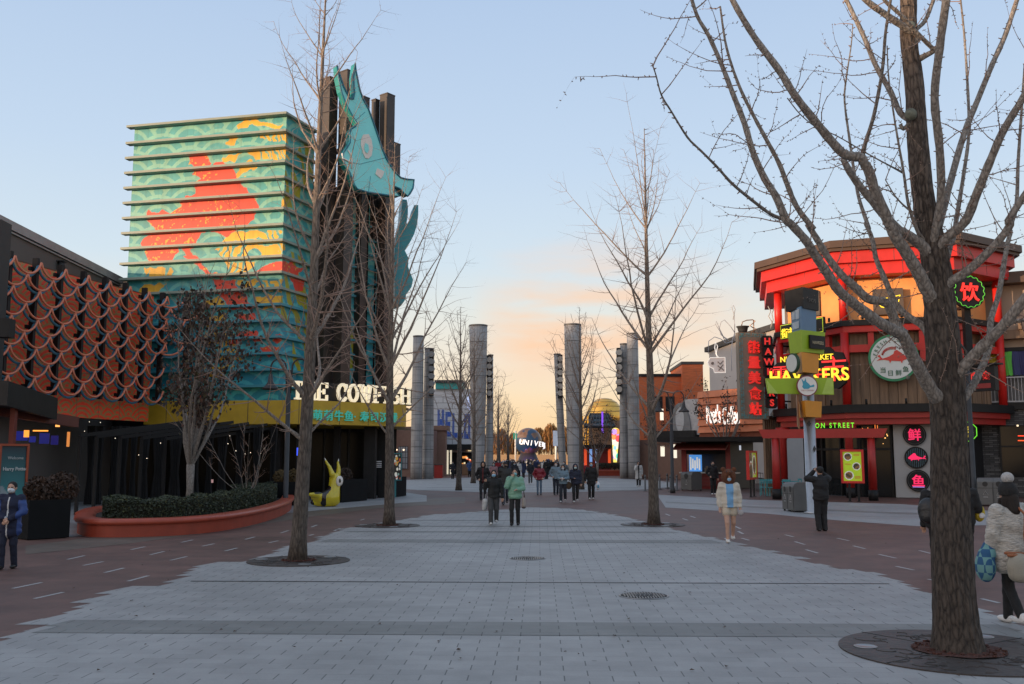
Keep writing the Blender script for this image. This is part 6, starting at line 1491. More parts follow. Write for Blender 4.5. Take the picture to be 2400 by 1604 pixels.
for k, (u, c) in enumerate(((.28, (.25, .45, .9)), (.48, (.35, .55, .95)), (.9, (.9, .12, .03)), (.1, (.9, .10, .03)))):
    mb = MB(); mb.fbox(f4, f4.L*u, f4.L*(u+.09), .003, .05, 1.0, 3.0); mb.build('lit_window', neon('lit_win%d' % k, c, .6), dt)
for k, px in enumerate((1366, 1372, 1378)):
    mb = MB(); mb.box(P(px, 1018, YD-3), (.16, .1, 4.6)); mb.build('gold_strip', neon('gold_strip', (.9, .40, .03), .7), dt)
mb = MB(); mb.box(P(1412, 990, YD-6.5), (.22, .1, 2.6)); mb.build('violet_strip', neon('violet_strip', (.25, .08, .9), .9), dt)
# tall tapering LED board
lt = thing('tapered_light_board', 'tall tapering yellow light board dotted with pastel splashes', 'light board', tuple(P(1445, 1072, 112)[:2]+(0,)))
pts = [(1437, 1084), (1433, 1040), (1433, 1012), (1437, 1005), (1444, 1003), (1451, 1006), (1453, 1014), (1451, 1040), (1445, 1084)]
YL = 112
z0, z1 = P(1445, 1084, YL).z, P(1445, 1003, YL).z; fL = frame(P(1432, 1072, YL), P(1454, 1072, YL)); LL = fL.L
n_u, n_v = 24, 90; V = np.zeros((n_v, n_u, 3)); cc = np.zeros((n_v, n_u, 3))
for j in range(n_v):
    s_ = j/(n_v-1); w0 = .06+.20*(1-s_)*.9; w1 = .97-(1-s_)*.36
    if s_ > .88: q = (s_-.88)/.12; m_ = (w0+w1)/2; hw_ = (w1-w0)/2*math.sqrt(max(.0, 1-q*q)); w0, w1 = m_-hw_, m_+hw_
    for i in range(n_u): u = LL*(w0+(w1-w0)*i/(n_u-1)); V[j, i] = fL(u, .12, z0+(z1-z0)*s_); cc[j, i] = (.95, .82, .16)
rs = random.Random(6)
U_, Z_ = np.meshgrid(np.linspace(0, 1, n_u), np.linspace(0, 1, n_v))
for k in range(22):
    cu, cz, r_ = rs.random(), rs.uniform(.1, .97), rs.uniform(.06, .16); col = rs.choice(((.1, .75, .55), (.95, .35, .1), (.55, .35, .85), (.9, .1, .1), (.3, .7, .95), (1, .95, .7)))
    cc = np.where(((U_-cu)**2+((Z_-cz)*4)**2 < r_)[..., None]*1 > 0, np.array(col), cc)
grid_mesh('light_face', V.reshape(-1, 3), n_u, n_v, cc.reshape(-1, 3), vmat('led_face', .4, 1.0), lt)
mb = MB(); mb.prism([fL(LL*a, 0, z0+(z1-z0)*b) for a, b in ((.24, -.02), (.03, .5), (.03, .9), (.3, 1.02), (.7, 1.02), (1, .9), (1, .5), (.64, -.02))], fL.n*.1); mb.build('casing', M_CHAR, lt)
mb = MB(); mb.fbox(fL, LL*.3, LL*.42, -.1, -.02, .02, z0); mb.build('post', M_CHAR, lt)

# brick building and its neighbours on the right
bb = thing('brick_building', 'orange brick flat-roofed building behind the rightmost light tower', 'building', tuple(P(1560, 1072, 100)[:2]+(0,)))
M_OBR = mat('orange_brick', (.55, .135, .045), .75, var=.16, vscale=1.5, bump=.2, bscale=12, stretch=(1, 1, 6))
mb = MB(); zt = HZ(884, 100); f5 = block(mb, 1499, 1640, 100, zt, 20); mb.build('wall', M_OBR, bb)
mb = MB(); mb.fbox(f5, -.1, f5.L+.1, -20.1, .12, zt+.003, zt+.3); mb.build('parapet_cap', M_BLACK, bb)
for a, b in ((.255, .40), (.45, .60)):
    mb = MB(); mb.fbox(f5, f5.L*a, f5.L*b, .003, .05, HZ(965, 100), HZ(930, 100)); mb.build('window', M_BLACK, bb)
mb = MB(); u0 = f5.L*.72; mb.fbox(f5, u0, f5.L+.4, -8, .9, HZ(950, 100), zt+1.2); mb.build('raised_bay', M_OBR, bb)
mb = MB(); mb.fbox(f5, u0-.1, f5.L+.5, -8.1, 1.0, zt+1.203, zt+1.5); mb.build('parapet_cap', M_CHAR, bb)
wt_ = thing('white_block', 'cream rendered block with a slanting roof line behind the tall taupe sign', 'building', tuple(P(1690, 1072, 84)[:2]+(0,)))
f6 = frame(P(1668, 1072, 88), P(1830, 1072, 80)); zA, zB = P(1650, 826, 88).z, P(1745, 797, 84).z; uB = f6.L*.52
mb = MB(); mb.prism([f6(0, 0, .02), f6(f6.L, 0, .02), f6(f6.L, 0, zB+.4), f6(uB, 0, zB), f6(0, 0, zA)], f6.n*-10); mb.build('wall', mat('cream_render', (.50, .46, .43), .75, var=.05, vscale=.5), wt_)
mb = MB(); mb.prism([f6(-.3, .3, zA+.003), f6(uB, .3, zB+.003), f6(f6.L, .3, zB+.41), f6(f6.L, .3, zB+.9), f6(uB, .3, zB+.5), f6(-.3, .3, zA+.45)], f6.n*-10); mb.build('coping', M_CHAR, wt_)
cf = thing('slatted_cafe', 'low orange cafe front of horizontal boards with white script letters', 'cafe', tuple(P(1700, 1072, 76)[:2]+(0,)))
f7 = frame(P(1640, 1072, 78), P(1800, 1072, 72)); zc0, zc1 = HZ(1015, 76), HZ(915, 76)
M_OBD = mat('orange_board', (.60, .19, .08), .6, var=.14, vscale=1.0)
mb = MB(); mb.fbox(f7, 0, f7.L, -6, -.1, .02, zc1-.02); mb.build('wall', M_CONC, cf)
mb = MB(); n_ = 6
for k in range(n_): z = zc0+(zc1-zc0)*k/n_; mb.prism([f7(0, .0, z+.03), f7(0, .18, z+.03), f7(0, .02, z+(zc1-zc0)/n_-.02)], f7.u*f7.L)
mb.build('board_cladding', M_OBD, cf)
mb = MB(); mb.fbox(f7, 0, f7.L, -.095, -.02, zc0-.5, zc1); mb.build('board_backing', mat('orange_back', (.20, .05, .02), .7), cf)
t = thing('script_sign', 'glowing white two-word script sign on the orange boards', 'sign', tuple(P(1690, 975, 76)))
u0 = (PLN(1652, 970, f7(0, .3, 0), f7.n)-f7.a).dot(f7.u); u1 = (PLN(1732, 970, f7(0, .3, 0), f7.n)-f7.a).dot(f7.u)
text("Peet's", 2.0, f7(u0+(u1-u0)*.25, .24, HZ(992, 76)), f7.u, (0, 0, 1), M_NW, 'lettering', t, ext=.04, bold=.008, sx=.34)
text("Coffee", 2.0, f7(u0+(u1-u0)*.76, .24, HZ(996, 76)), f7.u, (0, 0, 1), M_NW, 'lettering', t, ext=.04, bold=.008, sx=.34)
ar = thing('arched_wall', 'grey rounded wall with a tall oval opening beside the orange cafe', 'wall', tuple(P(1600, 1072, 88)[:2]+(0,)))
f8 = frame(P(1572, 1072, 88), P(1640, 1072, 86)); zz0, zz1 = HZ(1012, 87), HZ(945, 87); mb = MB()
cen = (f8.L*.36, 0); pts = [f8(f8.L*(.36+.36*math.cos(a)), .05, zz0+(zz1-zz0)*max(0, math.sin(a))) for a in np.linspace(math.pi, 0, 20)]
mb.prism(pts, f8.n*-1.2); mb.build('arch', mat('grey_arch', (.20, .20, .20), .7), ar)
mb = MB(); mb.disc(f8(f8.L*.36, .06, zz0+(zz1-zz0)*.42), .45, f8.n, (0, 0, 1), .02, 24, 1.15); mb.build('oval_opening', mat('pale_oval', (.45, .45, .45), .6), ar)
mb = MB(); mb.fbox(f8, f8.L*.45, f8.L*1.05, -3, -.1, HZ(1020, 87), HZ(937, 87)); mb.build('pale_wall', mat('pale_wall', (.46, .44, .43), .7), ar)
mb = MB(); mb.fbox(f8, -1.5, f8.L*.9, -3, .3, HZ(1030, 87), HZ(1010, 87)); mb.build('dark_canopy', M_BLACK, ar)
mb = MB(); mb.fbox(f8, -4.0, f8.L, -3, -.3, .02, HZ(1030, 87)-.002); mb.build('shopfront', M_CLAY, ar)
for px, py, w, h in ((1553, 1058, .35, .9), (1581, 1058, .4, 1.2), (1551, 972, .3, 1.0)):
    mb = MB(); mb.box(P(px, py, 85), (w, .1, h)); mb.build('lit_panel', neon('cream_panel', (1, .9, .7), .8), ar)
# tea-tag and looping outline neons above the cafe
M_NWD = neon('neon_white_dim', (1, .9, .8), .55)
tn = thing('tea_tag_neon', 'pale neon tea tag hanging on a looped string above the orange cafe', 'neon sign', tuple(P(1683, 855, 80)))
o = P(1683, 855, 80); k = 80/2220; S = lambda pts: [P(x, y, 80) for x, y in pts]
q = MB(); q.prism(S([(1664, 839), (1699, 838), (1700, 874), (1674, 874), (1672, 865), (1662, 860), (1658, 850)]), (0, .12, 0)); q.build('tag', mat('tag_cream', (.75, .62, .55), .5, var=0, emit=.12), tn)
q = MB(); q.tube([v+Vector((0, -.05, 0)) for v in S([(1664, 839), (1699, 838), (1700, 874), (1674, 874), (1672, 865), (1662, 860), (1658, 850)])], .03, 5, closed=True); q.build('neon_edge', M_NWD, tn)
q = MB()
for a in ([(1682, 848), (1688, 854), (1695, 846)], [(1682, 857), (1688, 863), (1695, 855)], [(1684, 869), (1690, 862), (1696, 869)]): q.tube([v+Vector((0, -.06, 0)) for v in S(a)], .04, 4)
q.build('tag_mark', mat('tag_ink', (.22, .15, .12), .5, var=0), tn)
q = MB(); q.disc(P(1670, 852, 80)+Vector((0, -.03, 0)), .12, (0, -1, 0), (0, 0, 1), .03, 14); q.build('tag_dot', MATS['tag_ink'], tn)
q = MB(); q.tube(S([(1680, 836), (1675, 815), (1677, 802), (1682, 812), (1678, 830), (1684, 838)]), .04, 5); q.build('string', M_NWD, tn)
ln_ = thing('wire_outline_sign', 'thin pale wire outline of curling steam above the orange cafe', 'sign', tuple(P(1700, 790, 80)))
M_WIRE = mat('pale_wire', (.42, .42, .44), .5, var=0)
for pl in ([(1660, 830), (1661, 800), (1675, 790), (1690, 795), (1702, 805), (1716, 800), (1722, 780), (1721, 740), (1715, 720), (1719, 716), (1723, 725), (1718, 750)], [(1702, 805), (1690, 780), (1676, 760), (1679, 753), (1684, 765), (1690, 785), (1704, 795)], [(1722, 780), (1712, 765), (1698, 750), (1690, 755), (1686, 770), (1696, 790), (1708, 800)], [(1716, 800), (1714, 830), (1715, 870)], [(1722, 800), (1722, 760)]):
    q = MB(); q.tube(S(pl), .035, 5); q.build('wire', M_WIRE, ln_)
ln2 = thing('wire_outline_sign', 'thin pale wire curl hanging at the left end of the red eaves', 'sign', tuple(P(1806, 740, 56)))
S2 = lambda pts: [P(x, y, 56) for x, y in pts]
for pl in ([(1800, 718), (1806, 730), (1801, 742), (1809, 755), (1806, 770)], [(1816, 720), (1809, 735), (1812, 750), (1807, 768)]): q = MB(); q.tube(S2(pl), .03, 5); q.build('wire', M_WIRE, ln2)
pot = thing('teacup_finial', 'dark bowl with a copper coil on top of the tall taupe sign', 'ornament', tuple(P(1740, 775, 53)))
p = P(1741, 781, 53); q = MB(); q.lathe((p.x, p.y, p.z), [(.2, .0), (.26, .12), (.30, .3), (.36, .34), (.36, .38)], 20); q.build('bowl', M_CHAR, pot)
q = MB(); cs = [(p.x+.3+.0, p.y, p.z+.35)]; pts = [P(x, y, 53) for x, y in ((1738, 764), (1740, 755), (1750, 751), (1764, 750), (1770, 753), (1764, 759), (1757, 763), (1764, 768), (1773, 771), (1764, 777), (1758, 779))]; q.tube(pts, .03, 6); q.tube([P(1766, 751, 53), P(1767, 782, 53)], .03, 6); q.build('coil', mat('copper', (.40, .24, .14), .35, .7), pot)

# red food stall
ks = thing('food_stall', 'red open food stall under a thin black flat roof', 'food stall', tuple(G(1680, 1146)))
fk = frame(P(1597, 1072, 61.5), P(1712, 1072, 60.5)); zk = HZ(1037, 61)
mb = MB(); mb.fbox(frame(P(1545, 1072, 61), P(1795, 1072, 59)), 0, 7.0, -4.6, 1.0, zk+.02, zk+.30); mb.build('roof_slab', M_BLACK, ks)
mb = MB(); mb.prism([fk(-.3, 0, zk-.05), fk(-.3, 1.3, zk-.42), fk(-.3, 1.3, zk-.50), fk(-.3, 0, zk-.2)], fk.u*(fk.L+.2)); mb.build('awning', mat('awning_red', (.22, .035, .025), .6), ks)
M_KR = mat('stall_red', (.26, .015, .012), .45, var=.1)
for u in (0, fk.L-.3): mb = MB(); mb.fbox(fk, u, u+.3, -.3, 0, .02, zk); mb.build('post', M_KR, ks)
mb = MB(); mb.fbox(fk, .3, fk.L-.3, -3.2, -3.0, .02, zk); mb.build('back_wall', mat('stall_back_glow', (.5, .025, .015), .5, emit=.22, vscale=1.5, var=.4), ks)  # wall itself glows, standing in for the red light inside the stall
mb = MB(); mb.fbox(fk, .302, fk.L-.302, -3, -.05, zk-.75, zk-.003); mb.build('header', M_BLACK, ks)
mb = MB(); mb.fbox(fk, .302, fk.L-.302, -.35, -.05, .02, .98)
mb.build('counter', M_KR, ks)
mb = MB(); mb.fbox(fk, -.1, fk.L+.5, -.6, .35, .985, 1.06); mb.build('countertop', mat('steel_top', (.40, .40, .40), .35, .5), ks)
fk2 = frame(fk(fk.L, -.0, 0), P(1766, 1072, 62.5)); mb = MB(); mb.fbox(fk2, .002, fk2.L, -2.8, 0, .02, zk); mb.build('side_wall', mat('stall_black', (.012, .010, .010), .5), ks)
mb = MB(); mb.fbox(fk, .45, 1.25, -.3, -.2, 1.1, 2.15); mb.build('menu_screen', mat('blue_screen', (.06, .25, .62), .3, var=.5, vscale=3, emit=.75, ecol=(.08, .3, .75)), ks)
for k in range(5): mb = MB(); mb.fbox(fk, .5+.14*k, .6+.14*k, -.199, -.195, 1.2+.1*(k % 2), 2.0-.1*(k % 3)); mb.build('menu_line', mat('menu_ink', (.7, .7, .65), .5, var=0, emit=.6), ks)
for k, (u, z, r_, e) in enumerate(((1.9, 2.0, .09, 3), (2.6, 2.0, .07, 3), (1.5, 1.35, .12, .6), (1.75, 1.25, .10, .6))): mb = MB(); mb.sphere(fk(u, -2.8, z), r_, 10); mb.build('warm_lamp', neon('warm_lamp%d' % k, (1, .2 if e > 1 else .45, .06), e*.6), ks)
rs = random.Random(2)
for k in range(9): mb = MB(); u = rs.uniform(1.3, 2.8); mb.fbox(fk, u, u+rs.uniform(.1, .25), -.9, -.7, 1.07, 1.07+rs.uniform(.15, .45)); mb.build('counter_ware', mat('ware_%d' % (k % 3), ((.35, .3, .25), (.25, .14, .06), (.5, .42, .3))[k % 3], .5), ks)
for k in range(4): mb = MB(); mb.fbox(fk, .5, fk.L-.4, .05, .08, .2+.2*k, .34+.2*k); mb.build('front_slat', mat('slat_red', (.20, .03, .025), .6), ks)
mb = MB(); q = P(1733, 1050, 61.3); mb.box(q, (.2, .06, .3)); mb.build('small_screen', neon('pale_screen', (.65, .7, .8), .7), ks)
for px, Y, lab in ((1782, 55.5, 'bar stool beside the stall end'), (1776, 57.0, 'bar stool nearer the stall wall')):
    p = P(px, 1072, Y); t = thing('bar_stool', lab, 'stool', (p.x, p.y, 0), 'thin metal bar stools')
    mb = MB(); mb.box((p.x, p.y, .78), (.36, .36, .03)); mb.build('seat', M_CHAR, t)
    mb = MB(); mb.beam((p.x-.16, p.y+.17, .8), (p.x-.16, p.y+.17, 1.1), .025); mb.beam((p.x+.16, p.y+.17, .8), (p.x+.16, p.y+.17, 1.1), .025); mb.beam((p.x-.17, p.y+.17, 1.08), (p.x+.17, p.y+.17, 1.08), .03); mb.build('backrest', M_CHAR, t)
    for x in (-.16, .16):
        for y in (-.16, .16): mb = MB(); mb.beam((p.x+x, p.y+y, .765), (p.x+x*1.2, p.y+y*1.2, .01), .025); mb.build('leg', M_CHAR, t)

# street lamps with bell shades
def bell_lamp(p, h, lab, arms=(-1, 1)):
    t = thing('street_lamp', lab, 'street lamp', (p.x, p.y, 0), 'street lamps with bell shades'); mb = MB()
    mb.lathe((p.x, p.y, 0), [(.15, .01), (.15, .25), (.10, .3), (.085, h)], 14); mb.build('pole', M_CHAR, t)
    for s_ in arms:
        q = MB(); q.tube([(p.x+s_*.07, p.y, h-.9), (p.x+s_*.12, p.y, h+.1)]+[(p.x+s_*(.42-.3*math.cos(a)), p.y, h+.1+.34*math.sin(a)) for a in np.linspace(.2, math.pi, 10)]+[(p.x+s_*.72, p.y, h-.15)], .035, 8); q.build('arm', M_CHAR, t)
        q = MB(); q.lathe((p.x+s_*.72, p.y, h-.75), [(.30, 0), (.31, .05), (.2, .14), (.11, .28), (.07, .6)], 18); q.build('lamp_shade', M_CHAR, t)
bell_lamp(P(672, 1072, 36.5), P(672, 868, 36.5).z, 'dark street lamp by the orange planter in front of the painted tower', (-1, 1))
bell_lamp(P(1575, 1072, 54), P(1573, 935, 54).z, 'dark street lamp beside the grey litter bin and the red stall', (-1, 1))
p = P(1534, 1072, 82)
# bollards with a slack chain
bx = [P(x, 1072, Y) for x, Y in ((1511, 57), (1545, 60), (1563, 62), (1570, 56.5), (1585, 58))]
for (p, lab) in zip(bx, ('bollard on its own left of the slim right-hand trunk', 'bollard just right of the slim right-hand trunk', 'farthest bollard left of the street lamp pole', 'bollard just left of the street lamp pole', 'bollard between the street lamp pole and the litter bin')):
    t = thing('bollard', lab, 'bollard', (p.x, p.y, 0), 'slim metal bollards in front of the stall'); mb = MB(); mb.lathe((p.x, p.y, 0), [(.16, .01), (.16, .03), (.055, .05), (.055, .92), (.03, .96)], 12); mb.build('post', M_BIN, t)
    mb = MB(); mb.lathe((p.x, p.y, .80), [(.062, 0), (.07, .03), (.062, .06)], 12); mb.build('collar', M_CHAR, t)
t = thing('barrier_chain', 'slack chain strung between the bollards', 'chain', tuple(bx[1]))
for i in range(3):
    a, b = bx[i]+Vector((0, 0, .83)), bx[i+1]+Vector((0, 0, .83)); mb = MB(); mb.tube([a*(1-w)+b*w-Vector((0, 0, .18*math.sin(w*math.pi))) for w in np.linspace(0, 1, 9)], .018, 5); mb.build('chain_length', M_CHAR, t)
# far orange planters with hedges
for (px0, px1, Y, lab, hl) in ((1395, 1470, 104, 'low orange planter under the golden-domed theatre', 'dark hedge in the planter under the golden dome'), (1500, 1602, 96, 'low orange planter before the brick building', 'dark hedge in the planter before the brick building')):
    t = thing('orange_planter', lab, 'planter', tuple(P((px0+px1)/2, 1072, Y)[:2]+(0,)), 'distant orange planters'); f_ = frame(P(px0, 1072, Y), P(px1, 1072, Y)); mb = MB(); mb.fbox(f_, 0, f_.L, -2.2, 0, .01, .45); mb.build('planter_wall', M_OR, t)
    mb = MB(); mb.fbox(f_, -.08, f_.L+.08, -2.3, .1, .453, .6); mb.build('coping', M_ORC, t)
    h_ = thing('clipped_hedge', hl, 'hedge', tuple(f_(f_.L/2, -1, .6)), 'distant clipped hedges'); q = MB(); rs = random.Random(px0)
    for k in range(2600):
        p = f_(rs.uniform(.1, f_.L-.1), -rs.uniform(.1, 2.0), .6+rs.random()**.5*.75); s_ = rs.uniform(.05, .11); a = Vector((rs.gauss(0, 1), rs.gauss(0, 1), rs.gauss(0, 1))).normalized(); b = a.orthogonal().normalized(); q.mi = rs.choice((0, 1, 1)); q.add([p+a*s_, p+b*s_*.5, p-a*s_, p-b*s_*.5], [(0, 1, 2, 3)])
    q.build('foliage', M_H, h_)
# ================================================================== trees
def bark_mat(name, c1, c2, ridge=1.0, sc=14, sz=.16, pale=1.9):
    m = bpy.data.materials.new(name); m.use_nodes = True; t = m.node_tree; b = t.nodes['Principled BSDF']; b.inputs['Roughness'].default_value = .85; ln = t.links.new
    co = t.nodes.new('ShaderNodeTexCoord'); mp = t.nodes.new('ShaderNodeMapping'); mp.inputs['Scale'].default_value = (1, 1, sz); ln(co.outputs['Object'], mp.inputs[0])
    v = t.nodes.new('ShaderNodeTexNoise'); v.inputs['Scale'].default_value = sc; v.inputs['Detail'].default_value = 7; v.inputs['Roughness'].default_value = .65; v.inputs['Distortion'].default_value = 1.2; ln(mp.outputs[0], v.inputs[0])
    w = t.nodes.new('ShaderNodeTexVoronoi'); w.feature = 'DISTANCE_TO_EDGE'; w.inputs['Scale'].default_value = sc*.9; ln(mp.outputs[0], w.inputs[0])
    mm = t.nodes.new('ShaderNodeMath'); mm.operation = 'MULTIPLY_ADD'; ln(w.outputs[0], mm.inputs[0]); mm.inputs[1].default_value = .9; ln(v.outputs[0], mm.inputs[2])
    r = t.nodes.new('ShaderNodeValToRGB'); e = r.color_ramp.elements; e[0].position = .42; e[1].position = .78; e[0].color = (*c1, 1); e[1].color = (*c2, 1); ln(mm.outputs[0], r.inputs[0])
    # paler with height: young bark, plus sunlit tops put into the colour
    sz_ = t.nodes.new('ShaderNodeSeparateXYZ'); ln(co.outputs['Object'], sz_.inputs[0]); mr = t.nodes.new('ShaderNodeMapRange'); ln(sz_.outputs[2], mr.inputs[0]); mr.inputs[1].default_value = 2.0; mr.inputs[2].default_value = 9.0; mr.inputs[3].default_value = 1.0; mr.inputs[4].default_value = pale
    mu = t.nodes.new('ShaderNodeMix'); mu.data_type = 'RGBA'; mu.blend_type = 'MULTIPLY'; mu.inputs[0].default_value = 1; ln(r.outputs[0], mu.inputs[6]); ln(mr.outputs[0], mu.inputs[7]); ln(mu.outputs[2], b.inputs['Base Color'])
    bp = t.nodes.new('ShaderNodeBump'); bp.inputs['Strength'].default_value = ridge; bp.inputs['Distance'].default_value = .03; ln(mm.outputs[0], bp.inputs['Height']); ln(bp.outputs[0], b.inputs['Normal'])
    return m
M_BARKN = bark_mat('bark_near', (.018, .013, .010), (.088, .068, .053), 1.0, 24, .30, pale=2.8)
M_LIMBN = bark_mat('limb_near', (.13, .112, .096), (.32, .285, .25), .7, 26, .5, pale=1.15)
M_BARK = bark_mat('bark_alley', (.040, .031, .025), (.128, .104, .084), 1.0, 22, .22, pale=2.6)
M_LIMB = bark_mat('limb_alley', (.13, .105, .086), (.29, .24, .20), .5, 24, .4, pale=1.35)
M_TWIG = mat('twig', (.29, .195, .15), .8, var=.2)

def catmull(pts, sub=4):
    P_ = [pts[0]]+list(pts)+[pts[-1]]; o = []
    for i in range(1, len(P_)-2):
        a, b, c, d = P_[i-1:i+3]
        for k in range(sub):
            t = k/sub; o.append(.5*((2*b)+(c-a)*t+(2*a-5*b+4*c-d)*t*t+(3*b-a-3*c+d)*t*t*t))
    return o+[pts[-1]]
def knobs(mb, pts, rads, rs, every=.11, ln_=.035, n=3):
    """the short spur shoots of the bare twigs"""
    acc = 0
    for i in range(1, len(pts)):
        seg = pts[i]-pts[i-1]; L_ = seg.length; acc += L_
        if L_ < 1e-6: continue
        d = seg.normalized(); o = d.orthogonal().normalized(); q = d.cross(o)
        while acc > every:
            acc -= every*rs.uniform(.7, 1.3); a = rs.uniform(0, 6.28); t = rs.random(); p = pts[i-1]+seg*t; side = o*math.cos(a)+q*math.sin(a)
            mb.tube([p+side*rads[i]*.6, p+side*(rads[i]+ln_*rs.uniform(.5, 1.1))+d*ln_*.3], [ln_*.28, ln_*.16], n)
def twig_run(mb, p, d, L_, r, rs, up=.25, wob=.25, depth=1, seg=.16, kids=(2, 4), kn=0, n=4):
    k = max(3, int(L_/seg)); pts = [p]; dv = d.normalized(); rad = [r]
    for i in range(k):
        dv = (dv+Vector((rs.gauss(0, wob), rs.gauss(0, wob), rs.gauss(0, wob)+up*.5))*.35).normalized(); pts.append(pts[-1]+dv*(L_/k)); rad.append(r*(1-.82*(i+1)/k))
    mb.tube(pts, rad, n, caps=False)
    if kn: knobs(mb, pts, rad, rs, kn, kn*.32)
    if depth > 0:
        for _ in range(rs.randint(*kids)):
            i = rs.randint(1, k); t = (pts[i]-pts[i-1]).normalized(); o = Vector((rs.gauss(0, 1), rs.gauss(0, 1), rs.gauss(0, 1))); o = (o-t*o.dot(t)).normalized()
            twig_run(mb, pts[i], t*.55+o*.8, L_*rs.uniform(.25, .55), rad[i]*.7, rs, up, wob, depth-1, seg, kids, kn, max(3, n-1))
    return pts, rad

def gingko(name, label, base, H, r0, whorls, seed, lean=(0, 0), top_r=.012, spread=1.0, group='bare alley trees', twigs=1.0, trunk_mat=None, n_t=16, fork=None, prune=None, minr=.005):
    rs = random.Random(seed); t = thing(name, label, 'tree', (base.x, base.y, 0), group)
    tr = MB(); n_ = 26; pts = []; rad = []
    for i in range(n_+1):
        q = i/n_; w = .05*math.sin(q*5+seed)*(1-q)
        pts.append(Vector((base.x+lean[0]*q*H+w, base.y+lean[1]*q*H, H*q))); rad.append(max(top_r, r0*((1-q)**1.0*.96+.04)*(1+.30*math.exp(-q*H/.15))*(1+rs.uniform(-.025, .025))))
    tr.tube(pts, rad, n_t)
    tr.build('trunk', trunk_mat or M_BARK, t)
    def at(z): q = min(1, z/H)*n_; i = min(n_-1, int(q)); w = q-i; return pts[i]*(1-w)+pts[i+1]*w, rad[i]*(1-w)+rad[i+1]*w
    cr = MB(); lm = MB()
    for (z, cnt, L_, ang) in whorls:
        a0 = rs.uniform(0, 6.28)
        for k in range(cnt):
            az = a0+k*2*math.pi/cnt+rs.uniform(-.35, .35); zz = z+rs.uniform(-.12, .12); p, rr = at(zz); l = L_*rs.uniform(.75, 1.2)*spread; an = R(ang)*rs.uniform(.85, 1.15)
            d = Vector((math.cos(az)*math.sin(an), math.sin(az)*math.sin(an), math.cos(an))); kk = 11; pp = [p+d*rr*.3]; r_l = min(rr*.5, .006+.0105*l); rd_ = [r_l*1.25]; dv = d.copy()
            for i in range(kk):
                dv = (dv+Vector((rs.gauss(0, .07), rs.gauss(0, .07), .062+rs.gauss(0, .03)))).normalized(); pp.append(pp[-1]+dv*(l/kk)); rd_.append(max(minr, r_l*(1-.93*((i+1)/kk)**.8)))
            lm.tube(pp, rd_, 7 if r_l > .02 else 5, caps=False)
            cnt2 = int((l*2.9+2)*twigs)
            for _ in range(cnt2):
                i = rs.randint(1, kk); t_ = (pp[i]-pp[i-1]).normalized(); o = Vector((rs.gauss(0, 1), rs.gauss(0, 1), rs.gauss(0, .6))); o = (o-t_*o.dot(t_)).normalized()
                twig_run(cr, pp[i], t_*.55+o, l*rs.uniform(.10, .30), max(minr, rd_[i]*.42), rs, .2, .25, 1, .14, (1, 3))
    for z in np.arange(max(whorls[0][0], .3*H), H, .17):
        for _ in range(1 if rs.random() < .6 else 2):
            p, rr = at(z); az = rs.uniform(0, 6.28); twig_run(cr, p, Vector((math.cos(az), math.sin(az), .35)), rs.uniform(.3, 1.1)*(1 if z < H*.8 else .7), max(minr, .007), rs, .3, .2, 1, .14, (0, 2))
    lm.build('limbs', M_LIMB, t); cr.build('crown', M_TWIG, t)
    return t
gingko('bare_tree', 'slim bare tree nearest the orange planter, rising past the top of the photo', T_L1, 12.4, .155, [(2.3, 2, 2.9, 54), (3.2, 3, 3.4, 52), (4.2, 3, 3.6, 47), (5.1, 2, 3.5, 43), (6.0, 3, 3.2, 42), (7.0, 3, 2.9, 40), (8.2, 4, 2.5, 40), (9.3, 4, 2.1, 40), (10.3, 4, 1.6, 38), (11.2, 3, 1.2, 38)], 12, (.022, 0), twigs=1.6, minr=.0034)
gingko('bare_tree', 'bare tree with a forked sweep of limbs in front of the black wing', T_L2, 11.6, .16, [(2.7, 2, 3.4, 50), (3.6, 3, 4.2, 42), (4.6, 3, 4.6, 36), (5.4, 3, 4.2, 32), (6.3, 3, 3.8, 30), (7.2, 3, 3.2, 30), (8.2, 4, 2.6, 30), (9.2, 4, 2.0, 30)], 33, (.004, 0), twigs=1.35, minr=.0042)
gingko('bare_tree', 'tall slim bare tree with sunlit tip standing alone on the right', T_R2, 12.2, .165, [(2.6, 3, 3.2, 57), (3.4, 3, 4.0, 52), (5.2, 4, 4.4, 46), (6.1, 2, 4.1, 44), (7.6, 4, 3.6, 42), (9.0, 4, 2.9, 36), (9.2, 2, 3.2, 10), (10.2, 4, 1.9, 34)], 51, (-.004, 0), twigs=1.35, minr=.005)
for (b, px, pyt, Y, r0, sd, lab) in ((T_L3, 1077, 720, None, .175, 61, 'smaller bare tree in front of the white hall'), (T_L4, 1110, 770, None, .18, 62, 'bare tree standing against the tall light tower left of the globe'), (P(1361, 1072, 60), 1356, 720, None, .18, 63, 'bare tree in front of the tall light tower right of the globe'), (P(1168, 1072, 95), 1164, 905, None, .24, 64, 'small bare tree left of the globe among the crowd'), (P(1191, 1072, 120), 1190, 935, None, .22, 65, 'farthest small bare tree left of the globe'), (P(1148, 1072, 100), 1146, 925, None, .2, 66, 'bare tree hugging the right side of the tall left light tower')):
    H_ = P(px, pyt, b.y).z; s_ = H_/10
    gingko('bare_tree', lab, b, H_, r0, [(2.6*s_, 3, 3.0*s_, 45), (3.4*s_, 4, 3.6*s_, 38), (4.3*s_, 4, 3.6*s_, 34), (5.3*s_, 4, 3.2*s_, 32), (6.3*s_, 4, 2.6*s_, 30), (7.3*s_, 4, 2.0*s_, 28), (8.3*s_, 3, 1.4*s_, 28)], sd, twigs=.9, n_t=10, minr=.011)

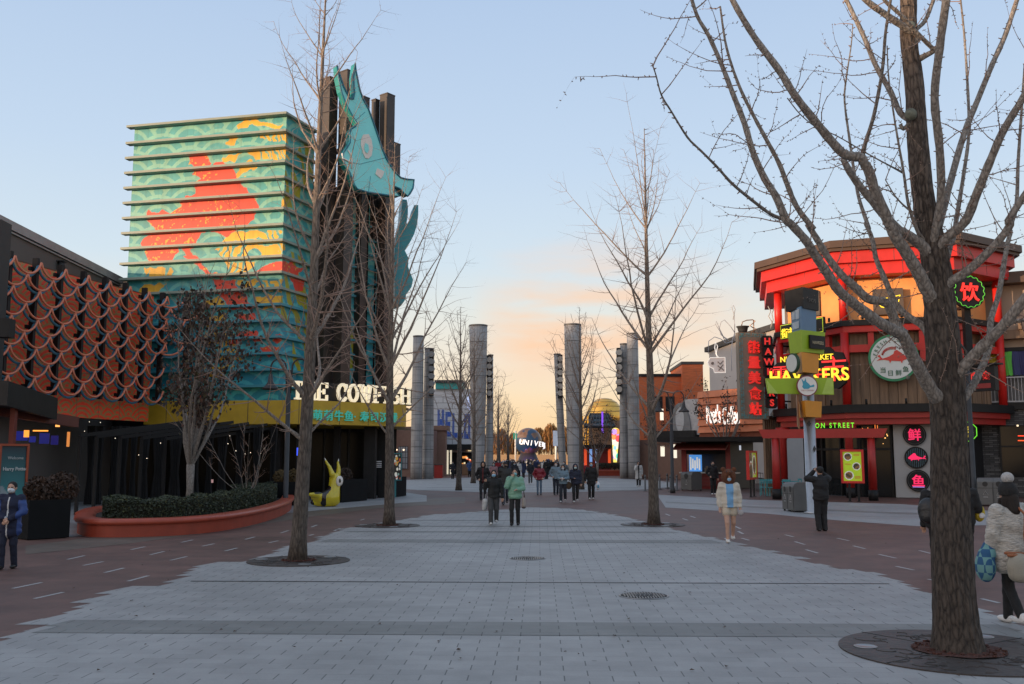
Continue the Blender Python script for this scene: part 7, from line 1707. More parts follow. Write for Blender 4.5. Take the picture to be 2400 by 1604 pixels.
# the near thick tree, its limbs followed one by one
def near_tree():
    t = thing('bare_tree', 'thick-trunked bare tree close by on the right with wide rising limbs', 'tree', (T_R1.x, T_R1.y, 0), 'bare alley trees')
    D = T_R1.y; k = D/2220; rs = random.Random(77)
    tp = [(2247, 1528, 128), (2243, 1470, 116), (2236, 1380, 106), (2228, 1200, 97), (2223, 1000, 90), (2214, 860, 92), (2204, 740, 82), (2196, 640, 72), (2186, 572, 62), (2166, 470, 50), (2153, 350, 46), (2143, 200, 42), (2131, 100, 38), (2129, 0, 36), (2126, -160, 30), (2122, -420, 20)]
    pts = [P(x, y, D) for x, y, w in tp]; pts[0].z = -.02; rad = [w*k/2*1.02 for x, y, w in tp]; rad[0] *= 1.12
    fine = catmull(pts, 14); fr_ = [float(np.interp(i/14, range(len(rad)), rad)) for i in range(len(fine))]
    mb = MB(); n = 84; vs = []; zz_ = np.array([p.z for p in fine])[:, None]+np.zeros((1, n)); aa_ = (np.arange(n)*2*math.pi/n)[None, :]+.25*np.sin(zz_*1.7)+0*zz_
    rdg = np.abs(vnoise(aa_*3.1+7, zz_*1.1+50, 1.9, 41)-.5)*2; rdg2 = np.abs(vnoise(aa_*6+3, zz_*2.4+50, 1.9, 42)-.5)*2; DSP = (np.clip(rdg*1.6, 0, 1)*.7+rdg2*.5); DSP = DSP*np.minimum(1, 1.25)
    for ip, (p, r_) in enumerate(zip(fine, fr_)):
        for a in range(n):
            an = 2*math.pi*a/n; q = r_*(.80+.14*min(1, max(0, (p.z-3.8)/1.5))+.025*math.sin(an*3+p.z*1.1))+.017*(min(n-1, a) >= 0)*DSP[ip, a]*(1 if r_ > .12 else .6); vs.append(p+Vector((math.cos(an)*q, math.sin(an)*q, 0)))
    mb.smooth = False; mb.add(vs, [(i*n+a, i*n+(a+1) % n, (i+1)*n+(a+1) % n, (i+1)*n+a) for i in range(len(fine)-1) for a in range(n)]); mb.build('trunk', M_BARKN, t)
    for (x, y, w) in ((2135, 268, 30), (2135, 60, 22), (2171, 900, 26), (2128, 885, 10)):   # pale scars of cut limbs
        mb = MB(); c = P(x, y, D-.10); mb.sphere(c, w*k*.5, 12, (1, .6, 1)); mb.build('branch_scar', mat('scar', (.16, .17, .13), .8, var=.4, vscale=20), t)
    z1 = lambda *a: [(1500+x/2.607, y/2.607) for x, y in a]
    z5 = lambda *a: [(1750+x/3.266, 520+y/3.266) for x, y in a]
    LIMBS = [  # points, width at start and end (photo px), depth drift (m)
        (z5((1420, 1300), (1280, 1050), (1200, 880), (1140, 840), (1000, 760), (800, 610), (700, 520), (620, 400), (520, 250), (450, 140), (340, 20))+z1((890, 1340), (830, 1200), (760, 1090), (690, 930), (640, 760), (570, 580), (500, 400), (420, 220), (350, 100), (300, -60)), 40, 8, -1.4),
        (z5((400, 90),)+z1((890, 1350), (800, 1310), (680, 1220), (560, 1120), (470, 1020), (370, 920), (290, 840), (190, 680), (130, 580), (100, 470), (75, 390)), 13, 3, -2.0),
        (z5((1180, 860), (1150, 800), (1090, 650), (1040, 610), (930, 590), (830, 500), (720, 400), (620, 270), (560, 170), (470, 20))+z1((1060, 1400), (960, 1270), (900, 1130), (850, 1000), (770, 850), (700, 720), (620, 560), (560, 400), (520, 250), (490, 40)), 30, 5, -.6),
        (z5((1400, 880), (1350, 800), (1230, 720), (1150, 640), (1100, 540), (1040, 400), (990, 280), (960, 130), (910, 10))+z1((1400, 1400), (1340, 1220), (1310, 1060), (1280, 850), (1250, 620), (1260, 480), (1290, 280), (1300, 150)), 24, 3, .9),
        (z5((1390, 540), (1320, 400), (1230, 250), (1150, 130))+z1((1540, 1400), (1440, 1180), (1400, 1050), (1370, 1000), (1350, 965), (1290, 955), (1230, 930), (1100, 780), (950, 590), (850, 430), (700, 230), (570, 10), (520, -120)), 40, 14, -.9),
        (z1((1355, 970), (1375, 880), (1430, 700), (1480, 430), (1500, 200), (1530, 10), (1540, -80)), 13, 7, -1.2),
        (z1((1720, 1500), (1640, 1440), (1560, 1390), (1420, 1230), (1300, 1080), (1240, 970)), 34, 17, -.5),
        (z1((1680, 760), (1590, 690), (1530, 560), (1440, 400), (1370, 230), (1290, 60), (1240, -40)), 19, 12, .9),
        (z1((1690, 220), (1620, 170), (1500, 90), (1390, 10), (1330, -60)), 24, 16, -.7),
        (z1((1800, 310), (1790, 300), (1700, 210), (1590, 90), (1500, 10), (1460, -60)), 14, 10, -.9),
        (z1((1790, 1500), (1810, 1380), (1840, 1200), (1830, 900), (1800, 600), (1830, 300), (1870, 10), (1885, -120)), 22, 20, -1.0),
        (z1((1690, 180), (1740, 130), (1790, 10), (1820, -80)), 14, 10, .5),
        (z1((1800, 1480), (1840, 1330), (1900, 1100), (1980, 820), (2060, 620), (2150, 400), (2230, 220), (2300, 10), (2330, -90)), 24, 13, .8),
        (z1((1820, 1520), (1890, 1440), (1990, 1350), (2060, 1180), (2150, 960), (2220, 800), (2346, 590), (2460, 380)), 30, 16, -1.1),
        (z5((1600, 1180), (1690, 1080), (1800, 960), (1960, 800), (2123, 600), (2300, 400)), 34, 24, -1.2),
        (z5((1590, 1440), (1680, 1330), (1760, 1200), (1850, 980), (1870, 750), (1930, 550), (1990, 200), (2020, 80))+z1((2260, 1400), (2300, 1250), (2310, 1000), (2330, 700), (2350, 400)), 26, 6, .8),
        (z5((1990, 790), (2060, 760), (2150, 750), (2300, 720)), 12, 8, -.3),
        (z5((1500, 380), (1540, 270), (1565, 150))+z1((1910, 1480), (1940, 1300), (1980, 1050), (2010, 800), (2000, 500), (1980, 200), (1960, 10), (1950, -90)), 18, 5, 1.2),
        (z5((1480, 560), (1550, 470), (1700, 370), (1900, 180), (2020, 20))+z1((2250, 1350), (2346, 1200), (2480, 1000)), 30, 15, -.8),
        (z1((1720, 1450), (1690, 1400), (1640, 1250), (1610, 1050), (1560, 760), (1520, 480), (1510, 280)), 12, 3, -.7),
        (z1((1605, 1055), (1500, 1000), (1390, 940), (1200, 830), (1080, 780), (980, 700), (900, 600)), 5, 2, -1.0),
        (z1((1750, 1350), (1640, 1280), (1560, 1200), (1500, 1100)), 9, 3, 1.3),
        (z1((1645, 760), (1610, 790), (1590, 760)), 12, 10, -.2),
    ]
    tw = MB()
    ty = [y for x, y, w in tp][::-1]; tx = [x for x, y, w in tp][::-1]
    for (pp, w0, w1, dd) in LIMBS:
        x0_, y0_ = pp[0]; c_ = float(np.interp(y0_+18, ty, tx))
        if abs(x0_-c_) < 75 and w0 > 10: pp = [(x0_*.25+c_*.75, y0_+22)]+list(pp)
        n_ = len(pp); ln2 = [0]
        for i in range(1, n_): ln2.append(ln2[-1]+math.hypot(pp[i][0]-pp[i-1][0], pp[i][1]-pp[i-1][1]))
        tot = ln2[-1]; pts = [P(x, y, D+dd*min(1, ln2[i]/600)**.9-.02) for i, (x, y) in enumerate(pp)]; rad = [max(.006, .86*(w0+(w1-w0)*(ln2[i]/tot)**.62)*k/2*(1+(.35 if i == 0 else 0))) for i in range(n_)]
        f_ = catmull(pts, 4); r_ = [float(np.interp(i/4, range(n_), rad)) for i in range(len(f_))]
        r_ = [q*(1+.05*math.sin(i*2.7)+.04*rs.uniform(-1, 1)) for i, q in enumerate(r_)]
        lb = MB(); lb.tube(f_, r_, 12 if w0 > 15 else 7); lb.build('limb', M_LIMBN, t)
        knobs(tw, f_, r_, rs, .085, .03, 4)
        for i in range(3, len(f_), 1):
            if rs.random() < .25:
                tt = (f_[i]-f_[i-1]); 
                if tt.length < 1e-6: continue
                tt = tt.normalized(); o = Vector((rs.gauss(0, 1), rs.gauss(0, .7), rs.gauss(0, .6))); o = (o-tt*o.dot(tt)).normalized()
                twig_run(tw, f_[i], tt*.35+o, rs.uniform(.25, 1.0), .0065, rs, .25, .32, 1, .10, (0, 2), .065, 4)
    tw.build('twigs', M_TWIG, t)
near_tree()

# planter tree: vase of pale stems with a few dead leaves
def vase_tree(name, label, base, z0, H, r0, stems, seed, leaf, nleaf, spread, leafz, group=None, fork=.30, tw=1.0, lsize=.07, tmat=None):
    rs = random.Random(seed); t = thing(name, label, 'tree', (base.x, base.y, z0), group); mb = MB()
    zf = z0+H*fork; pts = [Vector((base.x, base.y, z0-.03)), Vector((base.x+.01, base.y, z0+(zf-z0)*.5)), Vector((base.x, base.y, zf))]
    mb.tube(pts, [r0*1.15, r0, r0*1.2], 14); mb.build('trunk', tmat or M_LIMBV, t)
    lm, cr, lf = MB(), MB(), MB(); tips = []
    for k in range(stems):
        az = 2*math.pi*k/stems+rs.uniform(-.3, .3); an = R(rs.uniform(12, 58)) if k % 3 else R(rs.uniform(3, 20)); l = (H*(1-fork))/max(.62, math.cos(an))*rs.uniform(.7, 1.02)
        d = Vector((math.cos(az)*math.sin(an)*spread, math.sin(az)*math.sin(an)*spread, math.cos(an))).normalized(); p = Vector((base.x, base.y, zf-rs.uniform(0, .25))); pp = [p]; rd_ = [r0*.48]; dv = d.copy()
        for i in range(11):
            dv = (dv+Vector((rs.gauss(0, .06), rs.gauss(0, .06), .05))).normalized(); pp.append(pp[-1]+dv*l/11); rd_.append(max(.007, r0*.48*(1-.85*(i+1)/11)))
        lm.tube(pp, rd_, 7, caps=False)
        for _ in range(int(8*tw)):
            i = rs.randint(3, 11); tt = (pp[i]-pp[i-1]).normalized(); o = Vector((rs.gauss(0, 1), rs.gauss(0, 1), rs.gauss(0, .5))); o = (o-tt*o.dot(tt)).normalized()
            q, _r = twig_run(cr, pp[i], tt*.9+o*.6, rs.uniform(.4, 1.3)*H/6, .011, rs, .3, .22, 1, .16, (1, 3)); tips += q[2:]
        tips += pp[5:]
    tips = [q for q in tips if leafz[0] < q.z < leafz[1]]
    cl = [rs.choice(tips) for _ in range(max(1, nleaf//7))] if tips else []
    for c in cl:
        for _ in range(rs.randint(3, 11)):
            p = c+Vector((rs.gauss(0, .14), rs.gauss(0, .14), rs.gauss(-.05, .16))); s_ = lsize*rs.uniform(.6, 1.3); u = Vector((rs.gauss(0, .5), rs.gauss(0, .5), -1+rs.gauss(0, .4))).normalized(); v = u.orthogonal().normalized(); a = rs.uniform(0, 6.28); w = v*math.cos(a)+u.cross(v)*math.sin(a); nn_ = u.cross(w)
            lf.mi = rs.choice((0, 0, 0, 1, 2))
            lf.add([p, p+u*s_*.5+w*s_*.42+nn_*s_*.15, p+u*s_*1.1, p+u*s_*.5-w*s_*.42+nn_*s_*.15], [(0, 1, 2), (0, 2, 3)])
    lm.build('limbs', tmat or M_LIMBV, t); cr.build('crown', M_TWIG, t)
    if lf.v: lf.build('leaves', leaf, t)
    return t
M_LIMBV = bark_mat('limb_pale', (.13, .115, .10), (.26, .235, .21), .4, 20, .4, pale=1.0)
LEAFB = [mat('leaf_brown', (.030, .018, .012), .6, var=.3), mat('leaf_olive', (.050, .042, .018), .6, var=.3), mat('leaf_rust', (.075, .028, .014), .6, var=.3)]
pb_ = P(443, 1180, 29.2)
vase_tree('leafy_tree', 'many-stemmed pale tree holding dark dead leaves inside the orange planter', pb_, .40, 6.9, .105, 14, 5, LEAFB, 2600, .80, (2.9, 7.2), fork=.20, lsize=.125)
ps_ = P(578, 1180, 33.0)
vase_tree('bare_shrub', 'thin bare shrub behind the hedge in front of the dark drapes', ps_, .4, 2.9, .03, 9, 8, LEAFB, 10, 1.1, (1, 2), fork=.08, tw=.8)
pc_ = P(1703, 1072, 73.5)
vase_tree('leafy_tree', 'sparse brown-leaved tree in front of the orange cafe boards', pc_, 0, P(1700, 905, 73.5).z, .12, 12, 15, LEAFB, 900, .8, (3.4, 8.6), fork=.35, lsize=.14)
pc_ = P(1400, 1072, 100)
vase_tree('leafy_tree', 'sparse brown-leaved tree before the golden-domed theatre', pc_, 0, P(1400, 985, 100).z, .12, 11, 25, LEAFB, 900, .8, (2.6, 8), fork=.25, lsize=.15)
pc_ = P(1548, 1072, 93)
vase_tree('leafy_tree', 'rust-tinged slender tree before the brick building windows', pc_, 0, P(1548, 975, 93).z, .1, 9, 35, LEAFB, 500, .6, (2.4, 8), fork=.25, lsize=.14)
# far willows, orange in the last sun
rs = random.Random(40)
M_WIL = [mat('willow_gold', (.30, .15, .040), .8, var=.25), mat('willow_rust', (.24, .095, .030), .8, var=.25), mat('willow_olive', (.16, .105, .035), .8, var=.25)]
def willow(px, pyt, Y, w_px, label, seed):
    rs = random.Random(seed); b = P(px, 1072, Y); H_ = P(px, pyt, Y).z; wd = w_px*Y/2220/2; t = thing('willow', label, 'tree', (b.x, b.y, 0), 'far willows behind the globe')
    mb = MB(); mb.tube([(b.x, b.y, 0), (b.x+.2, b.y, H_*.35), (b.x-.1, b.y, H_*.7)], [.45, .35, .15], 8); mb.build('trunk', M_BARK, t)
    q = MB()
    for k in range(2300):
        a = rs.uniform(0, 6.28); u = rs.random()**.5; z = H_*(.30+.70*math.sqrt(max(0, 1-u*u))*rs.uniform(.6, 1)); x, y = b.x+wd*u*math.cos(a)*1.05, b.y+wd*u*math.sin(a); ln_ = rs.uniform(.8, 2.4); s_ = rs.uniform(.05, .13); z0 = max(.5, z-ln_)
        dx, dy = rs.gauss(0, .25), rs.gauss(0, .25); wx, wy = math.cos(a*7)*s_, math.sin(a*7)*s_; q.mi = rs.choice((0, 0, 1, 1, 2))
        q.add([(x-wx, y-wy, z), (x+wx, y+wy, z), (x+dx+wx*.4, y+dy+wy*.4, z0), (x+dx-wx*.4, y+dy-wy*.4, z0)], [(0, 1, 2, 3)])
    q.build('crown', M_WIL, t)
WL = [(1122, 1000, 275, 44, 'rust willow furthest left, behind the small bare trees'), (1150, 1010, 290, 40, 'low willow between the small bare trees'), (1176, 1003, 285, 40, 'orange willow left of the teal pennant'), (1205, 1012, 300, 36, 'willow half hidden by the left of the globe'), (1262, 1000, 310, 44, 'willow peeping over the right shoulder of the globe'), (1292, 990, 300, 50, 'tallest golden willow right of the globe'), (1322, 998, 310, 44, 'golden willow behind the right light tower'), (1352, 1003, 300, 44, 'willow between the right light tower columns'), (1388, 1008, 320, 44, 'willow beside the golden-domed theatre'), (1090, 1005, 300, 40, 'willow seen past the white hall')]
for i, a in enumerate(WL): willow(*a, seed=100+i)
# ================================================================== people
def vox(prims, res, cut=None, fold=0):
    """prims: (kind, op, k, ...) evaluated only near themselves on a grid; returns verts, faces"""
    lo, hi = np.full(3, 1e9), np.full(3, -1e9); bx = []
    for q in prims:
        if q[0] == 'cap': a, b, r = np.array(q[3], float), np.array(q[4], float), max(q[5], q[6]); l, h = np.minimum(a, b)-r, np.maximum(a, b)+r
        else: c, r = np.array(q[3], float), np.array(q[4], float); l, h = c-r, c+r
        bx.append((l, h))
        if q[1] == '+': lo, hi = np.minimum(lo, l), np.maximum(hi, h)
    lo = lo-3*res; hi = hi+3*res; n = np.ceil((hi-lo)/res).astype(int)+1; d = np.full(tuple(n), .3)
    ax = [lo[i]+res*np.arange(n[i]) for i in range(3)]
    for q, (l, h) in zip(prims, bx):
        mrg = q[2]*1.1+3*res+.03; i0 = np.clip(((l-mrg-lo)/res).astype(int), 0, n-1); i1 = np.clip(((h+mrg-lo)/res).astype(int)+2, 1, n)
        if (i1 <= i0).any(): continue
        sl = tuple(slice(a, b) for a, b in zip(i0, i1)); g = np.stack(np.meshgrid(*[ax[i][sl[i]] for i in range(3)], indexing='ij'), -1)
        v = sdf_cap(g, q[3], q[4], q[5], q[6]) if q[0] == 'cap' else sdf_ell(g, q[3], q[4])
        d[sl] = (smin(d[sl], v, q[2]) if q[2] > 0 else np.minimum(d[sl], v)) if q[1] == '+' else np.maximum(d[sl], -v)
    if fold:
        g = np.stack(np.meshgrid(*ax, indexing='ij'), -1); d = d+fold*(vnoise(g[..., 0]*9+g[..., 1]*4+3, g[..., 2]*15-g[..., 1]*5+9, 1.0, 51)-.5)+fold*.6*(vnoise(g[..., 0]*5-g[..., 1]*9+30, g[..., 2]*24+9, 1.0, 52)-.5)
    if cut:
        g = np.stack(np.meshgrid(*ax, indexing='ij'), -1); d = np.maximum(d, cut(g))
    return surface_nets(lambda g_: d, lo, lo+res*(n-2), res) if False else _nets(d, lo, res)
def _nets(d, lo, res):
    sh = np.array(d.shape)
    return surface_nets(lambda g: d[:g.shape[0], :g.shape[1], :g.shape[2]] if tuple(g.shape[:3]) != d.shape else d, lo, lo+res*(sh-2)-res*.5, res)
C = lambda a, b, r1, r2=None, k=.02, op='+': ('cap', op, k, a, b, r1, r1 if r2 is None else r2)
E = lambda c, r, k=.02, op='+': ('ell', op, k, c, r)
CLOTH = cmat('cloth', .85, .3, 70); SHELL = cmat('nylon_shell', .42, .45, 28); LEATH = cmat('leather', .5, .1, 50)
SKIN = mat('skin', (.46, .27, .19), .55, var=.06, vscale=14); EYE = mat('eye_dark', (.02, .015, .012), .3, var=0)
SKINS = [SKIN, EYE]
def pm(nm, prims, res, mats, par, xf, col=None, cut=None, fm=None):
    V, Fc = vox(prims, res, cut, {'jacket': .022, 'trousers': .012}.get(nm, 0))
    if not len(V): return None
    Fc = np.asarray(Fc); me = bpy.data.meshes.new(nm)
    mi = fm(V[Fc].mean(1)) if fm else None
    V = (np.array(xf.to_3x3())@V.T).T+np.array(xf.translation)
    me.from_pydata(V.tolist(), [], Fc.tolist()); me.polygons.foreach_set('use_smooth', [True]*len(Fc))
    for m in (mats if isinstance(mats, (list, tuple)) else [mats]): me.materials.append(m)
    if mi is not None: me.polygons.foreach_set('material_index', mi.astype(int).tolist())
    me.update(); o = bpy.data.objects.new(nm, me); COL.objects.link(o)
    if par is not None: attach(o, par)
    if col: o.color = (*col, 1)
    return o
ARMS = {'down': ((.245, -.03, 1.12), (.245, .05, .87)), 'fwd': ((.235, .05, 1.13), (.22, .25, .97)), 'back': ((.245, -.14, 1.14), (.26, -.19, .89)), 'pocket': ((.30, -.07, 1.13), (.205, .10, .97)),
        'face': ((.24, .14, 1.17), (.085, .15, 1.44)), 'hold': ((.25, .02, 1.12), (.10, .27, 1.09)), 'up': ((.30, .16, 1.40), (.10, .20, 1.585)), 'carry': ((.26, -.02, 1.12), (.27, .05, .86)), 'vee': ((.28, .03, 1.14), (.26, .17, 1.33)), 'shoulder': ((.27, -.02, 1.14), (.18, .17, 1.20))}
def person(label, base, rot, H, jacket, trousers, shoes=(.6, .6, .58), hair=('short', (.012, .010, .009)), mask=(.50, .62, .68), arms=('down', 'down'), stride=.16, hem=.80, jmat=None, puff=0.0, tr_r=1.0, res=.017, head=0.0, hood=None, inner=None, skirt=None, bare=False, hat=None, cat='person', extra=None, lean=0.0, group=None, trim=None):
    t = thing('person', label, 'person', (base[0], base[1], 0), group, rot)
    s = H/1.70; xf = Matrix.Translation((base[0], base[1], 0)) @ Matrix.Rotation(rot, 4, 'Z') @ Matrix.Diagonal((s, s, s, 1))
    J = {}
    for sd, sg in ((-1, -1), (1, 1)):
        st = stride*sg; hp = np.array((sd*.088, 0, .90)); an = np.array((sd*.088, st, .085+(.07 if st < -.1 else 0)+(0.0))); kn = (hp+an)/2+np.array((0, .055+abs(st)*.12, .0)); kn[2] = .49
        ar = arms[0] if sd < 0 else arms[1]; el, wr = ARMS[ar] if isinstance(ar, str) else ar
        J[sd] = dict(hip=hp, knee=kn, ank=an, sh=np.array((sd*.172, -.01, 1.385)), el=np.array((sd*el[0], el[1], el[2])), wr=np.array((sd*wr[0], wr[1], wr[2])))
    ch = np.array((math.sin(head)*-.0, 0, 0))
    hr = lambda p: (p[0]*math.cos(head)-p[1]*math.sin(head), p[0]*math.sin(head)+p[1]*math.cos(head), p[2])
    # ---- body: one skin
    B = [E((0, 0, 1.22), (.145, .095, .22), .03), E((0, 0, .95), (.145, .10, .13), .04), C((0, -.01, 1.36), (0, .0, 1.50), .055, .048, .02),
         E(hr((0, .012, 1.60)), (.074, .090, .108), .02), E(hr((0, .035, 1.545)), (.054, .062, .058), .02), C(hr((0, .098, 1.60)), hr((0, .112, 1.572)), .009, .014, .012), E(hr((.077, 0, 1.59)), (.016, .02, .03), .008), E(hr((-.077, 0, 1.59)), (.016, .02, .03), .008)]
    for sd in (-1, 1):
        j = J[sd]; B += [C((sd*.12, -.01, 1.37), j['sh'], .055, .055, .03), C(j['sh'], j['el'], .048, .038, .015), C(j['el'], j['wr'], .038, .026, .015), C(j['hip'], j['knee'], .060 if not bare else .084, .040 if not bare else .057, .03), C(j['knee'], j['ank'], .038 if not bare else .055, .032 if not bare else .037, .02), C(j['ank']+np.array((0, 0, -.01)), j['ank']+np.array((0, .12, -.045)), .035, .028, .02)]
        dv = (j['wr']-j['el']); dv /= np.linalg.norm(dv); sd_ax = np.cross(dv, (0, 1, 0)) if abs(dv[1]) < .8 else np.cross(dv, (0, 0, 1)); sd_ax /= np.linalg.norm(sd_ax); pn = np.cross(dv, sd_ax)
        pw = j['wr']+dv*.05; B += [C(j['wr'], pw, .027, .030, .015), C(pw-sd_ax*.016, pw+dv*.03-sd_ax*.018, .018, .016, .01), C(pw+sd_ax*.016, pw+dv*.03+sd_ax*.018, .018, .016, .01)]
        for f_ in range(4):
            o_ = pw+dv*.035+sd_ax*(-.026+.0175*f_); ln_ = (.060, .072, .068, .052)[f_]; m_ = o_+dv*ln_*.55; B += [C(o_, m_, .0095, .009, .006), C(m_, m_+dv*ln_*.40-pn*.018*sd, .009, .0078, .004)]
        tb = pw-sd_ax*.03-dv*.015; B += [C(tb, tb-sd_ax*.022+dv*.035, .011, .010, .008), C(tb-sd_ax*.022+dv*.035, tb-sd_ax*.018+dv*.062, .010, .008, .004)]
    def eyes(c):
        r_ = np.zeros(len(c), int)
        for sd in (-1, 1):
            e = np.array(hr((sd*.030, .088, 1.612))); r_[(np.abs(c[:, 0]-e[0]) < .016) & (np.abs(c[:, 2]-e[2]) < .010) & (np.hypot(c[:, 0]-e[0], c[:, 1]-e[1]) < .05)] = 1
        return r_
    pm('body', B, res*.75 if res < .02 else res, SKINS, t, xf, fm=eyes)
    # ---- trousers or skirt
    if not bare:
        T = [E((0, 0, .93), (.158*(1+puff*.2), .118, .13), .03)]
        for sd in (-1, 1): j = J[sd]; T += [C(j['hip'], j['knee'], .092*tr_r, .074*tr_r, .03), C(j['knee'], j['ank']+np.array((0, 0, -.02)), .072*tr_r, .060*tr_r, .02)]
        pm('trousers', T, res, CLOTH, t, xf, trousers)
    if skirt: 
        pm('shorts', [E((0, 0, .92), (.165, .125, .12), .03)]+[C(J[sd]['hip'], J[sd]['hip']*.6+J[sd]['knee']*.4, .105, .11, .03) for sd in (-1, 1)], res, CLOTH, t, xf, skirt)
    # ---- jacket
    p_ = puff; Jk = [E((0, -.005, 1.25), (.185+.03*p_, .132+.035*p_, .20), .03), E((0, 0, 1.05), (.168+.05*p_, .125+.045*p_, .20), .05)]
    z = .90
    while z > hem+.02: Jk.append(E((0, 0, z), (.172+.05*p_+(.9-z)*.08, .132+.045*p_+(.9-z)*.08, .17), .06)); z -= .15
    Jk.append(E((0, -.005, 1.395), (.11, .085, .055), .03))
    if not hood: Jk.append(C((0, -.012, 1.42), (0, -.008, 1.465), .072+.01*p_, .068, .02))
    for sd in (-1, 1):
        j = J[sd]; Jk += [C((sd*.10, -.01, 1.36), j['sh'], .085+.012*p_, .078+.02*p_, .04), C(j['sh'], j['el'], .068+.022*p_, .060+.022*p_, .03), C(j['el'], j['wr'], .058+.022*p_, .046+.012*p_, .025)]
    def cutj(g): return hem-g[..., 2]
    def jm(c):
        r_ = np.zeros(len(c), int)
        if inner: r_[(np.abs(c[:, 0]) < inner[1]*(1+.5*(c[:, 2]-1.2))) & (c[:, 1] > .05) & (c[:, 2] > hem) & (c[:, 2] < 1.45)] = 1
        if trim: r_[(c[:, 1] > .02) & (np.abs(c[:, 0]-.0) < .012) & (c[:, 2] < 1.42)] = 2
        if trim and len(trim) > 1: r_[(np.abs(c[:, 0]) > .165) & (c[:, 2] < 1.36)] = 3
        return r_
    mats_ = [jmat or CLOTH]
    if inner or trim: mats_ = [jmat or CLOTH, mat('inner_%s' % '_'.join('%02d' % int(x*99) for x in (inner or ((0, 0, 0),))[0]), (inner or ((.1, .1, .1),))[0], .8, var=.1), mat('pale_piping', (.5, .5, .5), .6, var=0), mat('blue_sleeve', (.018, .050, .19), .6, var=.08)]
    pm('jacket', Jk, res, mats_, t, xf, jacket, cut=cutj, fm=jm if (inner or trim) else None)
    # ---- shoes
    for sd in (-1, 1):
        a = J[sd]['ank']; tilt_ = .03 if a[2] > .1 else 0
        pm('shoe', [E((a[0], a[1]+.05, a[2]-.040-tilt_*.3), (.048, .135, .042), .02), E((a[0], a[1]-.01, a[2]-.01), (.046, .055, .055), .03)], min(res, .018), LEATH, t, xf, shoes, cut=lambda g: .004-g[..., 2])
    # ---- head wear
    st_, hc = hair
    if not hood and hat not in ('beanie', 'hoodcap'):
        Hh = [E(hr((0, -.012, 1.628)), (.088, .100, .098), .02), E(hr((0, .075, 1.575)), (.070, .075, .085), 0, '-')]
        if st_ in ('long', 'pony'): Hh = [Hh[0], E(hr((0, -.03, 1.57)), (.092, .085, .12), .03), E(hr((0, .085, 1.575)), (.062, .085, .082), 0, '-'), C((0, -.075, 1.52), (0, -.115, 1.25 if st_ == 'long' else 1.38), .075 if st_ == 'long' else .04, .05, .03)]
        if st_ == 'long': Hh += [C((sd*.075, -.01, 1.56), (sd*.085, .055, 1.33), .028, .02, .02) for sd in (-1, 1)]
        pm('hair', Hh, min(res, .014), CLOTH, t, xf, hc)
    elif st_ == 'long':
        pm('hair', [C((sd*.06, .05, 1.52), (sd*.085, .115, 1.30), .028, .02, .02) for sd in (-1, 1)]+[C((-.06, .05, 1.52), (.06, .05, 1.52), .02, .02, .02)], min(res, .014), CLOTH, t, xf, hc)
    if hood: pm('hood', [E(hr((0, -.022, 1.612)), (.118, .128, .140), .03), C((0, -.05, 1.46), (0, -.03, 1.55), .11, .11, .04), E(hr((0, .115, 1.590)), (.074, .12, .098), 0, '-')], min(res, .015), jmat or CLOTH, t, xf, hood)
    if hat == 'cap': pm('cap', [E(hr((0, -.005, 1.655)), (.092, .105, .075), .01), E(hr((0, .12, 1.650)), (.065, .075, .012), .01)], min(res, .014), CLOTH, t, xf, (.015, .015, .016), cut=lambda g: 1.632-g[..., 2])
    if hat == 'bear':
        bm_ = mat('plush_brown', (.12, .042, .018), .95, var=.3, vscale=40, bump=.6, bscale=80)
        pm('bear_hood', [E((0, -.02, 1.63), (.185, .17, .18), .03), E((0, .15, 1.565), (.078, .15, .092), 0, '-'), E((-.135, .01, 1.795), (.062, .04, .062), .015), E((.135, .01, 1.795), (.062, .04, .062), .015), E((0, .13, 1.72), (.065, .055, .04), .02), C((0, -.06, 1.42), (0, -.05, 1.55), .13, .15, .04)], .012, bm_, t, xf)
        pm('hood_face', [E((-.06, .135, 1.745), (.016, .02, .02), .0), E((.06, .135, 1.745), (.016, .02, .02), 0), E((0, .185, 1.725), (.016, .012, .011), 0)], .007, EYE, t, xf)
    if hat == 'beanie':
        pm('beanie', [E((0, -.01, 1.645), (.105, .115, .115), .02), C((0, -.03, 1.60), (0, -.03, 1.62), .105, .105, .02)], .012, CLOTH, t, xf, (.014, .013, .013), cut=lambda g: 1.575-g[..., 2])
        pm('pompom', [E((0, -.02, 1.795), (.075, .075, .07), .01)], .012, mat('pompom_white', (.70, .68, .66), .95, var=.15, vscale=60, bump=1, bscale=90), t, xf)
        pm('hair', [C((0, -.07, 1.55), (0, -.10, 1.40), .08, .07, .03), C((-.07, -.03, 1.54), (-.08, -.02, 1.42), .04, .03, .03), C((.07, -.03, 1.54), (.08, -.02, 1.42), .04, .03, .03)], .014, CLOTH, t, xf, hc)
    if mask: pm('face_mask', [E(hr((0, .045, 1.553)), (.066, .079, .060), .01), C(hr((0, .10, 1.585)), hr((0, .118, 1.565)), .012, .02, .015)], .011, CLOTH, t, xf, mask, cut=lambda g: np.maximum(np.maximum(1.500-g[..., 2], g[..., 2]-1.592), .018-(g[..., 1]*math.cos(head)-g[..., 0]*math.sin(head))))
    t['_'] = 0; del t['_']
    return t, xf, J, s
def carried(name, label, cat, base, rot, xf, parts, res=.012):
    t = thing(name, label, cat, (base[0], base[1], 0), None, rot)
    for nm, prims, m, col, cut in parts: pm(nm, prims, res, m, t, xf, col, cut)
    return t
PI = math.pi; BLK = (.012, .012, .013); DEN = (.035, .045, .065)
RB = res0 = .013
